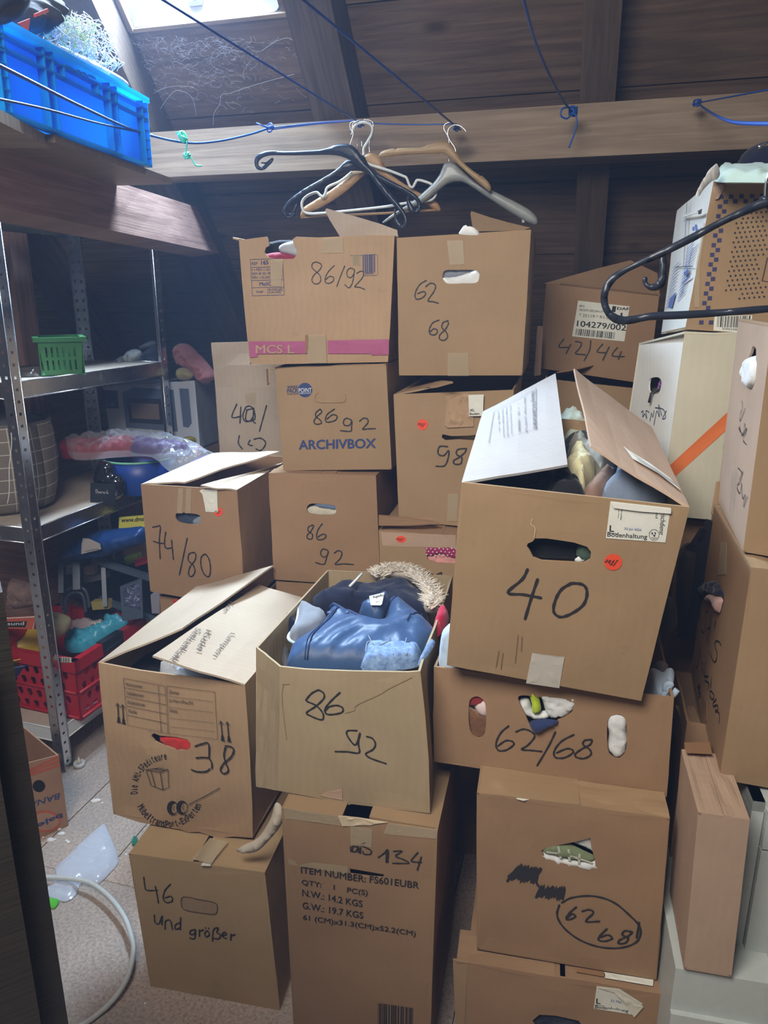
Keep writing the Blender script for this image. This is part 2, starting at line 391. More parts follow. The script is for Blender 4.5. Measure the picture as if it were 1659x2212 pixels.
# ------------------------------------------------------------------ the attic itself
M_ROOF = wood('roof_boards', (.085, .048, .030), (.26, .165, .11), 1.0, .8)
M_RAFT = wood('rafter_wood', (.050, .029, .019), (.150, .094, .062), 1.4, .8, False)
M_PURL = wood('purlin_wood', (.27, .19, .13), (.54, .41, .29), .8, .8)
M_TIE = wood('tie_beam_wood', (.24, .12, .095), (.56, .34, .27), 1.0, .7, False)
M_DARK = plain('dark_gap', (.008, .007, .007), .9)
M_DOOR = wood('dark_door_wood', (.012, .009, .009), (.030, .022, .020), 1.2, .5, False)
def floor_mat():
    m, nt, b = nodes('floor_chipboard'); uv = uvmap(nt)
    chips = noise_t(nt, uv, 120, 5, .7); big = noise_t(nt, uv, 2.4, 5, .6)
    c = ramp(nt, chips, [(.32, (.30, .22, .175)), (.52, (.50, .395, .325)), (.72, (.66, .55, .47))])
    fl = ramp(nt, noise_t(nt, uvmap(nt, (190, 420, 1), .5), 1, 2), [(.62, (0, 0, 0)), (.72, (1, 1, 1))])
    c = mix(nt, mix(nt, .35, (0, 0, 0), fl), c, (.50, .39, .28))
    c = mix(nt, ramp(nt, big, [(.38, (0, 0, 0)), (.66, (1, 1, 1))]), c, mix(nt, .45, c, (.25, .25, .26)))
    nt.links.new(c, b.inputs['Base Color']); b.inputs['Roughness'].default_value = .62; b.inputs['Specular IOR Level'].default_value = .35; bump(nt, b, chips, .2, .002); return m
M_FLOOR = floor_mat()
# floor: chipboard panels butted together with open joints
mb = MB()
for i in range(-3, 3):
    mb.box(HU * (-.20 + i * 1.25) + HV * -1.6 - UP * .02, HU, HV, UP, 1.248, 3.048, .02, (i * 1.3, .2))
for i in range(-18, 11):
    mb.box(HU * (i * .245 - .02) + HV * 1.45 - UP * .02, HV, HU, UP, 4.2, .2415, .0195 + .0006 * (i % 2), (i * .77, i * 1.9))
fl = mb.build('floor', M_FLOOR); put(fl, 'worn brown chipboard floor of the attic', None, None, 'structure')
mb = MB(); mb.box(HU * -4.6 + HV * -1.6 - UP * .12, HU, HV, UP, 8.0, 9.4, .09); put(mb.build('floor_joists', M_DARK), None, None, None, 'structure')
# the visible roof slope: wide planks, open joints, a hole for the window
ROOF = Plane(ROOF_P, HU, -ROOF_D)
A0, A1, BW = -3.3, 1.9, .322
WA0, WA1, WB0, WB1 = -1.635, -1.065, .367, 1.011
mb = MB()
for k in range(-9, 12):
    b0 = .045 + BW * k
    for (x0, x1) in ([(A0, WA0), (WA1, A1)] if b0 > WB0 - .01 and b0 + BW < WB1 + .02 else [(A0, A1)]):
        mb.box(ROOF.at(x0, b0 + .004, -.025), HU, -ROOF_D, ROOF.n, x1 - x0, BW - .008, .025 + .003 * math.sin(k * 2.3), (k * 1.7, k * .53))
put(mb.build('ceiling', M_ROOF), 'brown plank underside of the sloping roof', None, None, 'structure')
mb = MB()
for (x0, x1, y0, y1) in ((A0, WA0 - .02, -3.0, 4.0), (WA1 + .02, A1, -3.0, 4.0), (WA0 - .02, WA1 + .02, -3.0, WB0 - .02), (WA0 - .02, WA1 + .02, WB1 + .02, 4.0)):
    mb.box(ROOF.at(x0, y0, -.06), HU, -ROOF_D, ROOF.n, x1 - x0, y1 - y0, .03)
put(mb.build('roof_underlay', M_DARK), None, None, None, 'structure')
# other slope (behind the viewer) with an added window for fill light, end walls
RV = 1.25; RZ = ROOF_Z - ROOF_S * (RV - ROOF_V); D2 = (HV * -1 - UP * ROOF_S).normalized()
OPP = Plane(HV * RV + UP * RZ, HU * -1, -D2)     # v runs up the slope towards the ridge
wd = (FILL_WIN_C - OPP.o).dot(-OPP.v)
FILL_WIN_C = OPP.at(.52, -wd)
mb = MB()
for (x0, x1, y0, y1) in ((-A1, .02, -4.4, 0), (1.02, -A0, -4.4, 0), (.02, 1.02, -4.4, -wd - .4), (.02, 1.02, -wd + .4, 0)):
    mb.box(OPP.at(x0, y0, -.05), HU * -1, OPP.v, OPP.n, x1 - x0, y1 - y0, .05)
put(mb.build('ceiling_rear', M_ROOF), None, None, None, 'structure')
for nm, a in (('wall_left', A0 - .06), ('wall_right', A1)):
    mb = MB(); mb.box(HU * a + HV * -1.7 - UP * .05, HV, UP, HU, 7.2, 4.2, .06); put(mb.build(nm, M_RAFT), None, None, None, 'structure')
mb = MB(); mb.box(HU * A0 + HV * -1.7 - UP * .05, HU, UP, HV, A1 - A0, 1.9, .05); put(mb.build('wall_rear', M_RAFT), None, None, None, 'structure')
# rafters
for a0, a1 in ((-2.60, -2.45), (-1.785, -1.62), (-.99, -.84), (-.108, -.003), (.80, .93)):
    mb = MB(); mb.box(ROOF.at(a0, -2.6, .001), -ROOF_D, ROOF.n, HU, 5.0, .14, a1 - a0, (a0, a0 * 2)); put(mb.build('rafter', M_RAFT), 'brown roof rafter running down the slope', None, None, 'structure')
# purlin under the rafters
mb = MB()
mb.box(HU * -2.9 + HV * 2.60 + UP * 2.008, HU, HV, UP, 4.6, .14, .150, (.3, .2)); put(mb.build('purlin', M_PURL), 'pale square purlin crossing under the rafters', None, None, 'structure')
# dark post beyond the shelf
mb = MB(); mb.beam(at_z(48, 1010, .9) * 0 + Vec((-1.545, 3.05, 0)), Vec((-1.545, 3.05, 2.1)), HU, .11, .10); put(mb.build('post', M_TIE), 'reddish brown timber post behind the metal shelf', None, None, 'structure')
# tie beam over the shelf
A = at_y(-60, 434, 1.66); B = at_y(474, 547, 3.06); A2 = at_y(-60, 293, 1.66); B2 = at_y(424, 447, 2.99); side = HU * -1
mb = MB(); bk = HU * -.11 - HV * .02
mb.slab(A, B, B2, A2, .11, 8, 2, None, (.1, .3)); put(mb.build('tie_beam', M_TIE), 'dark reddish tie beam above the metal shelf', None, None, 'structure')
# roof window
t = thing('window_1', 'white cast roof window with rounded corners', None, WIN_C); t['kind'] = 'structure'
M_WHITE = plain('white_paint', (.78, .80, .80), .45)
wp = Plane(WIN_C, HU, -ROOF_D); hw, hh = (WA1 - WA0) / 2, (WB1 - WB0) / 2
def rrect(w, h, r, n=6):
    o = []
    for cx, cy, a in ((w - r, h - r, 0), (-w + r, h - r, 90), (-w + r, -h + r, 180), (w - r, -h + r, 270)):
        o += [(cx + r * math.cos(R(a + 90 * k / n)), cy + r * math.sin(R(a + 90 * k / n))) for k in range(n + 1)]
    return o
mb = MB(); mb.panel(wp.shift(-.055), [(-hw, -hh), (hw, -hh), (hw, hh), (-hw, hh)], [rrect(hw - .055, hh - .055, .11)], .03)
o1 = rrect(hw - .055, hh - .055, .11); o2 = rrect(hw - .002, hh - .002, .03)
for k in range(len(o1)):
    k2 = (k + 1) % len(o1); mb.face([wp.at(*o2[k], -.002), wp.at(*o2[k2], -.002), wp.at(*o1[k2], -.05), wp.at(*o1[k], -.05)][::-1], sm=True)
mb.build('window_frame', M_WHITE, t)
mb = MB(); o3 = rrect(hw - .10, hh - .10, .085); mb.tube([wp.at(*p, -.075) for p in o3], .013, 8, True); mb.build('sash', plain('grey_sash', (.35, .40, .46), .5), t)
mb = MB(); mb.panel(wp.shift(-.088), rrect(hw - .05, hh - .05, .10), (), .003); mb.build('window_pane', film('window_glass', (.9, .95, 1), .1, .92), t)
mb = MB(); mb.box(wp.at(-.03, -hh + .03, -.045), HU, -ROOF_D, ROOF_N, .02, .11, .012); mb.box(wp.at(-.045, -hh + .035, -.045), HU, -ROOF_D, ROOF_N, .05, .016, .02); mb.build('window_latch', plain('galvanised', (.55, .58, .6), .35, .9), t)
M_JAMB = wood('jamb_wood', (.25, .17, .10), (.50, .37, .24), 1.2, .8, False)
mb = MB(); mb.box(ROOF.at(-1.632, WB0, 0), -ROOF_D, ROOF_N, HU, WB1 - WB0, .022, .03); mb.box(ROOF.at(-1.66, WB0 - .008, .004), HU, ROOF_N, ROOF_D * -1, .62, .012, .012)
mb.build('window_lining', M_JAMB, t)
t = thing('fill_window', 'unseen window in the rear roof slope, added for fill light', None, FILL_WIN_C); t['kind'] = 'structure'
q = Plane(FILL_WIN_C, HU * -1, OPP.v); mb = MB(); mb.panel(q.shift(-.04), [(-.5, -.4), (.5, -.4), (.5, .4), (-.5, .4)], [rrect(.45, .35, .02, 2)], .03); mb.build('window_frame', M_WHITE, t)
mb = MB(); mb.panel(q.shift(-.06), [(-.5, -.4), (.5, -.4), (.5, .4), (-.5, .4)], (), .003); mb.build('window_pane', MATS['window_glass'], t)
# dark door-like panel at the viewer's elbow, cut low so light passes over
c0 = at_y(78, 1840, .75); c0.z = 0; e1 = Vec((-.86, -.5, 0)).normalized(); e2 = Vec((.5, -.86, 0)).normalized()
t = thing('dark_panel', 'dark wooden door-like panel close to the viewer at the left edge, kept low for the light', 'cabinet', c0 + e1 * .3)
mb = MB(); mb.box(c0, e1, UP, e2, .60, 1.38, .30); mb.build('body', M_DOOR, t)
mb = MB(); mb.box(c0 + e1 * .02 + e2 * .30, e1, UP, e2, .56, 1.34, .018); mb.build('door', M_DOOR, t)
# ------------------------------------------------------------------ cardboard boxes
CB = cardboard('cardboard_tan', (.37, .245, .135))
CB_B = cardboard('cardboard_brown', (.35, .215, .120))
CB_G = cardboard('cardboard_greyish', (.40, .305, .185), .05, wear=.9)
CB_M = cardboard('cardboard_moving', (.45, .30, .175), .06, wear=.8)
CB_P = cardboard('cardboard_pinkish', (.48, .335, .24))
CB_W = cardboard('cardboard_white', (.80, .80, .76), .03, wear=.15)
CB_C = cardboard('cardboard_cream', (.60, .57, .45), .05, wear=.15)
CB_L = cardboard('cardboard_pale', (.50, .40, .30), .05, wear=.2)
CB_LIT = cardboard('cardboard_tan_lit', (.47, .325, .175))  # tan card lightened to stand in for light missing on one box
CUT = plain('cardboard_cut_edge', (.62, .50, .34), .8)
class Carton: pass
def wob(seed, amp=.0035, sc=3.0):
    o = Vec((seed * 7.3, seed * 1.9, 4.2))
    return lambda a, b, d=1: amp * noise.noise(Vec((a * sc, b * sc, 0)) * 3 + o) * min(1, d / .03 if d < .03 else 1)
def carton(label, face, q, depth, mat, holes=(), lholes=(), outline=None, group=None, bdir=None, backs=None, seed=1, amp=.003, bottom=True, t=.0045, lmat=None, name='cardboard_box', is2d=False, leftwall=True):
    """Open-topped box: q = front corners TL TR BR BL as photo pixels (or plane places) on its front plane; depth runs away from it."""
    c = Carton(); c.face = face; c.mat = mat
    P2 = [tuple(p) for p in q] if is2d else face.poly(q)
    c.F = [face.at(*p) for p in P2]; bd = Vec(bdir).normalized() if bdir is not None else -face.n
    c.bd = bd; c.K = backs or [p + bd * depth for p in c.F]
    low = [c.F[2], c.F[3], c.K[2], c.K[3]]
    base = sum(low, Vec()) / 4; base.z = min(p.z for p in low)
    c.root = thing(name, label, 'cardboard box', base, group)
    mats = [mat, lmat or mat]
    mb = MB(); ol = face.poly(outline) if outline else [P2[0], P2[3], P2[2], P2[1]]
    mb.panel(face, ol, [face.poly(h) for h in holes], t, .02, wob(seed, amp))
    TL, TR, BR, BL = c.F; KTL, KTR, KBR, KBL = c.K
    c.left = Plane(KBL, BL - KBL, KTL - KBL)
    lp = Plane(KBL, BL - KBL, UP) if not lholes else c.left
    to2 = lambda pl, p: ((p - pl.o).dot(pl.u), (p - pl.o).dot(pl.v))
    if lholes:
        mb.panel(c.left, [to2(c.left, p) for p in (KBL, BL, TL, KTL)], [c.left.poly(h) for h in lholes], t, .025, wob(seed + 3, amp), mi=1)
    elif leftwall: mb.slab(KBL, BL, TL, KTL, t, 5, 4, lambda a, b: amp * noise.noise(Vec((a * 3, b * 3, seed))), mi=1)
    mb.slab(BR, KBR, KTR, TR, t, 5, 4, lambda a, b: amp * noise.noise(Vec((a * 3, b * 3, seed + 9))))
    mb.slab(KBR, KBL, KTL, KTR, t)
    if bottom: mb.slab(BL, KBL, KBR, BR, t)
    c.right = Plane(BR, KBR - BR, TR - BR)
    c.body = mb.build('body', mats, c.root)
    fw = wob(seed, amp); lw = wob(seed + 3, amp); face.wf = lambda a, b: fw(a, b, edge_dist((a, b), [ol])); c.left.wf = (lambda a, b: lw(a, b)) if lholes else None
    return c
def flap(c, A, B, C, D, mat=None, name='flap', label=None, seed=1, amp=.004, t=.0045):
    """Lid flap: A-B hinge, C-D free edge (ccw from above)."""
    mb = MB(); mb.slab(A, B, C, D, t, 8, 6, lambda a, b: amp * noise.noise(Vec((a * 2.5, b * 2.5, seed * 3.3))) * min(1, 4 * b), None)
    o = mb.build(name, mat or c.mat, c.root)
    if label: o['label'] = label
    u = (C - B) if name == 'flap' else (B - A); c.sheet = lambda uu, vv: Sheet(A, B, C, D, uu, vv, lambda a, b: amp * noise.noise(Vec((a * 2.5, b * 2.5, seed * 3.3))) * min(1, 4 * b))
    return o
def lid(c, side, ang, w, mat=None, label=None, seed=1, s0=0.0, s1=1.0, amp=.004, free0=0.0, free1=0.0):
    """Flap hinged on a top edge; ang 0 = shut, 90 = upright, 180 = folded out; s0..s1 = the stretch of the edge it keeps."""
    TL, TR = c.F[0], c.F[1]; KL, KR = c.K[0], c.K[1]
    A, B, din = {'L': (KL, TL, TR - TL), 'R': (TR, KR, TL - TR), 'F': (TL, TR, KL - TL), 'B': (KR, KL, TL - KL)}[side]
    A, B = A + (B - A) * s0, A + (B - A) * s1
    n = (c.F[1] - c.F[0]).cross(c.K[0] - c.F[0]).normalized(); din = din.normalized(); d = din * math.cos(R(ang)) + n * math.sin(R(ang)); e = (B - A)
    return flap(c, A, B, B + d * w + e * free1, A + d * w + e * free0, mat, 'flap', label, seed, amp)
def shut(c, mat=None, gap=.006, seed=1, dz=.0, ang=1.5):
    w = (c.F[1] - c.F[0]).length / 2 - gap / 2
    lid(c, 'L', ang, w, mat, None, seed); lid(c, 'R', ang * .6, w, mat, None, seed + 4)
ZB = 0.0
# -- near left pair
c46 = carton('tan box marked "46 und größer" on the floor beside the cable', standing(325, 2130, 1.392, 11.3), [(278, 1844), (572, 1885), (605, 2183), (325, 2130)], .36, CB_LIT, seed=2,
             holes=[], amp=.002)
shut(c46, CB_LIT, .012, 2, ang=.8)
c38 = carton('moving box marked "38" with room table, both flaps lifted', standing(245, 1758, 1.505, 13.3), [(212, 1431), (529, 1478), (546, 1810), (245, 1758)], .47, CB_M, seed=3, amp=.006,
             holes=[[(327, 1587), (333, 1584), (345, 1589), (380, 1592), (405, 1598), (412, 1606), (411, 1616), (402, 1621), (380, 1619), (352, 1610), (335, 1602), (328, 1594)]],
             outline=[(212, 1431), (218, 1500), (228, 1600), (236, 1680), (245, 1758), (300, 1776), (390, 1792), (405, 1798), (430, 1797), (470, 1811), (505, 1807), (546, 1810), (545, 1740), (540, 1640), (535, 1560), (529, 1478), (450, 1468), (380, 1459), (300, 1448)])
# -- tall item-number box with the open jacket box on it
p = standing(608, 1745, 1.252, 12.3); a = p.px(608, 1745); b = p.px(945, 1795)
c134 = carton('tall printed box marked "134" with item number and barcode', p, [a, b, (b[0] - .006, b[1] - .605), (a[0] + .006, a[1] - .608)], .40, CB_B, is2d=True, seed=4,
              holes=[[(755, 1876), (830, 1889), (826, 1897), (800, 1895), (757, 1889)]])
lid(c134, 'L', 1.2, .125, CB, None, 5, .0, 1.0, .002, -.0, .0); lid(c134, 'R', 1.5, .135, CB, None, 6, .02, .99, .002)
cJ = carton('open greyish box marked "86 92" full of jackets, no flaps', standing(552, 1698, 1.31, 12.8), [(604, 1440), (908, 1450), (929, 1757), (600, 1708)], .43, CB_G, leftwall=False, seed=5, amp=.004,
            backs=[at_z(707, 1231, .925), at_z(978, 1243, .915), at_z(978, 1243, .915) - UP * .30, at_z(707, 1231, .925) - UP * .31],
            outline=[(604, 1440), (603, 1560), (600, 1708), (720, 1730), (740, 1742), (760, 1737), (929, 1757), (926, 1640), (918, 1540), (908, 1450), (880, 1452), (760, 1450), (660, 1446)])
E1 = at_y(553, 1398, 1.40); E2 = at_y(553, 1699, 1.335)
mb = MB(); mb.slab(E2, cJ.F[3], cJ.F[0], E1, .0045, 6, 8, lambda a, b: .004 * noise.noise(Vec((a * 4, b * 5, 3)))); mb.slab(cJ.K[3], E2, E1, cJ.K[0], .0045, 4, 4)
mb.build('crushed_corner', CB_G, cJ.root)
# -- near right stack
p = standing(1010, 2080, at_z(1010, 2080, .3).y, 11.5); a = p.px(1010, 2080); b = p.px(1432, 2148)
cE = carton('lowest box of the front right stack, torn white egg label', p, [a, b, (b[0], b[1] - .298), (a[0], a[1] - .30)], .46, CB_B, is2d=True, seed=6,
            holes=[[(1150, 2205), (1165, 2192), (1200, 2194), (1250, 2205), (1262, 2222), (1250, 2235), (1160, 2225)]])
shut(cE, CB_B, .01, 7, ang=.4)
cC = carton('box with circled "62 68" and two scribbled-out numbers', standing(1030, 2050, 1.203, 11.9), [(1030, 1712), (1447, 1768), (1418, 2117), (1030, 2050)], .42, CB_B, seed=7,
            holes=[[(1169, 1838), (1180, 1831), (1205, 1826), (1240, 1819), (1275, 1810), (1277, 1830), (1285, 1855), (1286, 1869), (1278, 1875), (1240, 1870), (1200, 1862), (1178, 1852)]])
lid(cC, 'L', .6, .19, CB, None, 3); lid(cC, 'R', .5, .165, CB, None, 4); lid(cC, 'F', 4, .07, CB, None, 8, .52, 1.0)
cH = carton('shallow tray box marked "62/68" with three hand holes', standing(937, 1645, 1.315, 14.6), [(937, 1440), (1456, 1508), (1440, 1722), (937, 1645)], .40, CB_B, seed=8,
            holes=[smooth([(1013, 1520), (1022, 1506), (1036, 1506), (1048, 1520), (1050, 1555), (1047, 1585), (1035, 1595), (1021, 1588), (1013, 1565)], 3, True),
                   smooth([(1119, 1510), (1130, 1502), (1165, 1506), (1210, 1508), (1234, 1518), (1238, 1533), (1224, 1548), (1205, 1556), (1185, 1570), (1165, 1578), (1146, 1568), (1135, 1545)], 3, True),
                   smooth([(1312, 1560), (1322, 1546), (1340, 1544), (1352, 1556), (1354, 1590), (1352, 1622), (1340, 1637), (1325, 1636), (1313, 1618)], 3, True)])
c40 = carton('big tilted box marked "40" with orange sticker, flaps up', standing(965, 1437, 1.255, 11.5, 6.5), [(997, 1042), (1490, 1096), (1385, 1514), (965, 1437)], .47, CB, seed=9, amp=.002,
             holes=[[(1140, 1174), (1150, 1170), (1156, 1163), (1180, 1163), (1215, 1168), (1240, 1172), (1268, 1181), (1277, 1193), (1275, 1208), (1262, 1216), (1220, 1214), (1170, 1211), (1152, 1204), (1145, 1190), (1138, 1180)]])
# -- middle row
c74 = carton('box marked "74/80" with slotted hand hole and loose flaps', standing(325, 1278, 2.06, 13), [(304, 1046), (512, 1058), (530, 1314), (325, 1278)], .46, CB_B, seed=10,
             holes=[smooth([(379, 1112), (388, 1107), (420, 1110), (432, 1114), (434, 1123), (428, 1133), (395, 1130), (382, 1124)], 3, True)])
cu = carton('box under the "74/80" box with small red sticker', standing(345, 1287, 2.085, 13), [(345, 1287), (540, 1316), (560, 1690), (370, 1640)], .44, CB_B, seed=11)
c86 = carton('box marked "86 92" with cloth in its hole, under the archive box', standing(592, 1250, 2.03, 12.5), [(580, 1022), (812, 1027), (822, 1268), (592, 1252)], .42, CB_B, seed=12,
             holes=[smooth([(663, 1096), (672, 1088), (700, 1089), (722, 1092), (726, 1101), (722, 1111), (700, 1113), (672, 1110), (664, 1105)], 3, True)])
shut(c86, CB_B, .01, 13, ang=.6)
p = standing(592, 1256, 2.035, 12.5); a = p.px(596, 1256); b = p.px(822, 1270)
cu2 = carton('plain lower box beneath the "86 92" box', p, [a, b, (b[0], b[1] - .775), (a[0], a[1] - .78)], .42, CB_B, is2d=True, seed=14)
cA = carton('printed archive box with blue round logo, marked "86 92"', standing(612, 1014, 2.055, 13), [(594, 797), (834, 786), (846, 1014), (612, 1016)], .40, CB, seed=15, amp=.0015,
            holes=[])
shut(cA, CB, .006, 16, ang=.3)
cM = carton('diaper carton with pink stripe marked "86/92", topmost left', standing(540, 785, 2.10, 13), [(516, 519), (852, 509), (838, 782), (540, 787)], .42, CB_M, seed=17, amp=.004,
            outline=[(516, 519), (522, 600), (530, 690), (540, 787), (640, 786), (740, 784), (838, 782), (843, 700), (848, 600), (852, 509), (800, 508), (730, 511), (690, 513), (640, 511), (632, 517), (634, 528), (641, 536), (640, 552), (634, 559), (600, 560), (580, 556), (571, 545), (574, 535), (582, 530), (579, 516), (576, 511), (545, 515)])
c62 = carton('tan box marked "62 68" high on the stack, beside the pink-striped carton', standing(862, 810, 2.005, 13), [(857, 514), (1147, 496), (1128, 811), (862, 811)], .40, CB, seed=18, amp=.0015,
             holes=[smooth([(956, 594), (962, 584), (985, 583), (1020, 583), (1034, 588), (1035, 600), (1028, 611), (1000, 612), (970, 613), (958, 606)], 3, True)])
c98 = carton('box marked "98" with torn front and orange sticker', standing(862, 1122, 1.95, 13), [(850, 852), (1110, 842), (1092, 1146), (862, 1124)], .42, CB, seed=19, amp=.002,
             holes=[[(954, 945), (956, 938), (975, 942), (1010, 941), (1040, 938), (1045, 960), (1035, 952), (990, 949), (962, 951)]])
cP = carton('egg box with pink clothes showing in its hand hole', standing(822, 1142, 1.88, 12), [(818, 1145), (1080, 1172), (1075, 1440), (832, 1400)], .44, CB, seed=20,
            holes=[[(919, 1195), (928, 1180), (950, 1181), (1010, 1186), (1040, 1190), (1040, 1222), (1000, 1219), (945, 1216), (925, 1210)]])
p = standing(832, 1400, 1.885, 12); a = p.px(836, 1402); b = p.px(1075, 1442)
cu3 = carton('plain brown box supporting the pink clothes egg box', p, [a, b, (b[0], b[1] - a[1] - .0 + a[1] - .63), (a[0], a[1] - .66)], .42, CB_B, is2d=True, seed=21)
# -- far row
c42 = carton('box with large white shipping label, marked "42/44"', standing(1164, 793, 2.38, 13), [(1180, 613), (1424, 640), (1400, 830), (1164, 795)], .38, CB_B, seed=22)
cS = carton('box beneath the shipping label box, flap standing up', standing(1178, 820, 2.30, 13), [(1178, 818), (1400, 842), (1390, 1160), (1172, 1130)], .40, CB, seed=23)
c4042 = carton('far tan box marked "40/ 42" with scribbled number', standing(476, 990, 2.62, 13), [(465, 838), (640, 836), (640, 1000), (476, 992)], .36, CB_L, seed=24)
p = standing(476, 994, 2.62, 13); a = p.px(478, 994); b = p.px(640, 1002)
cu4 = carton('plain brown box supporting the far "40/ 42" box', p, [a, b, (b[0], b[1] - 1.02), (a[0], a[1] - 1.035)], .36, CB_B, is2d=True, seed=25)
p = standing(1172, 1132, 2.30, 13); a = p.px(1176, 1134); b = p.px(1390, 1162)
cu5 = carton('plain brown box supporting the far right boxes', p, [a, b, (b[0], b[1] - .90), (a[0], a[1] - .945)], .42, CB_B, is2d=True, seed=26)
# -- right-hand stacks
def corner_plane(px, py, z, bx, by):
    A = at_z(px, py, z); B = at_z(bx, by, z); d = (B - A).normalized(); return A, d
RA = at_z(1508, 1755, .78)
cL = carton('plain brown box low at the right, under the underwear box', standing(1508, 1755, RA.y, 13), [(1508, 1755), (1620, 1771), (1580, 2111), (1477, 2093)], .18, CB_P, seed=27, amp=.0015)
shut(cL, CB_P, .0004, 28, ang=.2)
cU = carton('tall box with handwritten underwear note and navy cloth hole', standing(1554, 1683, 1.125, 15), [(1623, 1226), (1900, 1266), (1815, 1730), (1554, 1683)], .40, CB, seed=29, amp=.0015, lholes=[
            [(1522, 1275), (1532, 1262), (1545, 1254), (1553, 1262), (1560, 1280), (1564, 1296), (1560, 1310), (1557, 1322), (1550, 1312), (1540, 1302), (1528, 1298), (1522, 1288)]], lmat=CB_B)
shut(cU, CB, .01, 30, ang=.2)
cB = carton('pinkish-sided box with long pen writing, white cloth in hole', standing(1605, 1192, 1.185, 17), [(1670, 700), (2010, 735), (1935, 1250), (1605, 1192)], .36, CB, seed=31, amp=.001, lmat=CB_P, lholes=[
            smooth([(1621, 762), (1626, 748), (1633, 755), (1632, 790), (1630, 820), (1624, 836), (1617, 838), (1612, 825), (1612, 795), (1615, 776)], 3, True)])
cW = carton('white box with orange diagonal stripe and green dot', standing(1426, 1112, 1.66, 22), [(1479, 716), (1740, 727), (1690, 1136), (1426, 1113)], .30, CB_C, seed=32, amp=.001, lmat=CB_W,
            backs=[at_y(1381, 741, 1.90), at_y(1640, 732, 1.80), at_y(1600, 1092, 1.80), at_y(1330, 1085, 1.90)],
            lholes=[smooth([(1402, 822), (1408, 816), (1422, 815), (1429, 824), (1427, 838), (1422, 850), (1408, 850), (1401, 842)], 2, True)])
shut(cW, CB_C, .004, 33, ang=.2)
cX = carton('carton with blue checker border and dotted print, on the white box', standing(1480, 711, 1.68, 20), [(1542, 388), (1880, 381), (1830, 737), (1480, 711)], .36, CB, seed=34, amp=.0015, lmat=CB_W,
            backs=[at_y(1462, 455, 2.0), at_y(1770, 436, 1.94), at_y(1730, 692, 1.94), at_y(1428, 722, 2.0)])
p = standing(1426, 1118, 1.72, 22); a = p.px(1470, 1122); b = p.px(1590, 1133)
cu6 = carton('plain brown box supporting the white orange-striped box', p, [a, b, (b[0], b[1] - 1.06), (a[0], a[1] - 1.07)], .30, CB_B, is2d=True, seed=35)

shut(cB, CB, .004, 45, ang=.2)
p = standing(1478, 1600, 1.30, 15); a = p.px(1484, 1560); b = p.px(1588, 1577)
cK = carton('dark box behind the plain brown box, torn flap lifted', p, [a, b, (b[0], b[1] - .40), (a[0], a[1] - .40)], .22, CB_B, is2d=True, seed=41)
# ------------------------------------------------------------------ writing, labels and tape on the boxes
INK = plain('marker_black', (.022, .021, .024), .6); INK2 = plain('pen_dark_blue', (.05, .065, .14), .6)
PR_K = plain('print_black', (.018, .017, .018), .7); PR_B = plain('print_blue', (.035, .055, .17), .7); PR_LB = plain('print_light_blue', (.13, .19, .45), .7)
PR_P = plain('print_pink', (.40, .10, .21), .75); PR_O = plain('print_orange', (.72, .17, .035), .6); PR_G = plain('print_green', (.22, .55, .06), .6)
PAPER = plain('label_paper', (.74, .74, .66), .65); RED = plain('sticker_orange_red', (.85, .085, .03), .55); WHITE = plain('print_white', (.8, .8, .8), .6)
TAPE = film('packing_tape', (.62, .50, .33), .15, .62, .25); TAPE_B = plain('brown_tape', (.30, .165, .085), .35)
def Z(ox, oy, s): return lambda *p: (ox + p[0] / s, oy + p[1] / s)
def zz(z, pts): return [z(*p) for p in pts]
def ink(root, pl, z, strokes, w=.0042, mat=None, name='marker_writing', label=None, k=5, raw=False, off=.0014):
    mb = MB()
    for i, s in enumerate(strokes):
        mb.ribbon(pl, pl.poly(zz(z, s)) if raw else smooth(pl.poly(zz(z, s)), k), w, off + i * .00003)
    o = mb.build(name, mat or INK, root, split=True)
    if label: o['label'] = label
    return o
_TX = {}
def glyphs(s, bold):
    if (s, bold) not in _TX:
        cu = bpy.data.curves.new('t', 'FONT'); cu.body = s; cu.size = 1; cu.resolution_u = 3
        o = bpy.data.objects.new('t', cu); me = bpy.data.meshes.new_from_object(o)
        vs = [(v.co.x, v.co.y) for v in me.vertices]; fs = [list(p.vertices) for p in me.polygons]; n = len(vs)
        if bold > 0:            # heavier strokes: the outline printed again a hair to each side
            sh = [(-bold, 0), (bold, 0), (0, bold * .7), (0, -bold * .7)]; fs = [[a + n * k for a in f] for k in range(4) for f in fs]; vs = [(x + dx, y + dy) for dx, dy in sh for x, y in vs]
        _TX[(s, bold)] = (vs, fs)
        bpy.data.objects.remove(o); bpy.data.curves.remove(cu); bpy.data.meshes.remove(me)
    return _TX[(s, bold)]
def text(mb, pl, z, s, BL, BR, TL, bold=0.0, off=.0014, mi=0):
    vs, fs = glyphs(s, bold)
    if not vs: return
    x0, x1 = min(v[0] for v in vs), max(v[0] for v in vs); y0, y1 = min(v[1] for v in vs), max(v[1] for v in vs)
    a, b, c = pl.px(*z(*BL)), pl.px(*z(*BR)), pl.px(*z(*TL))
    P = []
    for v in vs:
        u = (v[0] - x0) / (x1 - x0 or 1); w = (v[1] - y0) / (y1 - y0 or 1)
        P.append(pl.at(a[0] + (b[0] - a[0]) * u + (c[0] - a[0]) * w, a[1] + (b[1] - a[1]) * u + (c[1] - a[1]) * w, off))
    mb.mesh([p + pl.n * (.00004 * (i * 4 // len(P))) for i, p in enumerate(P)] if bold > 0 else P, fs, None, False, mi)
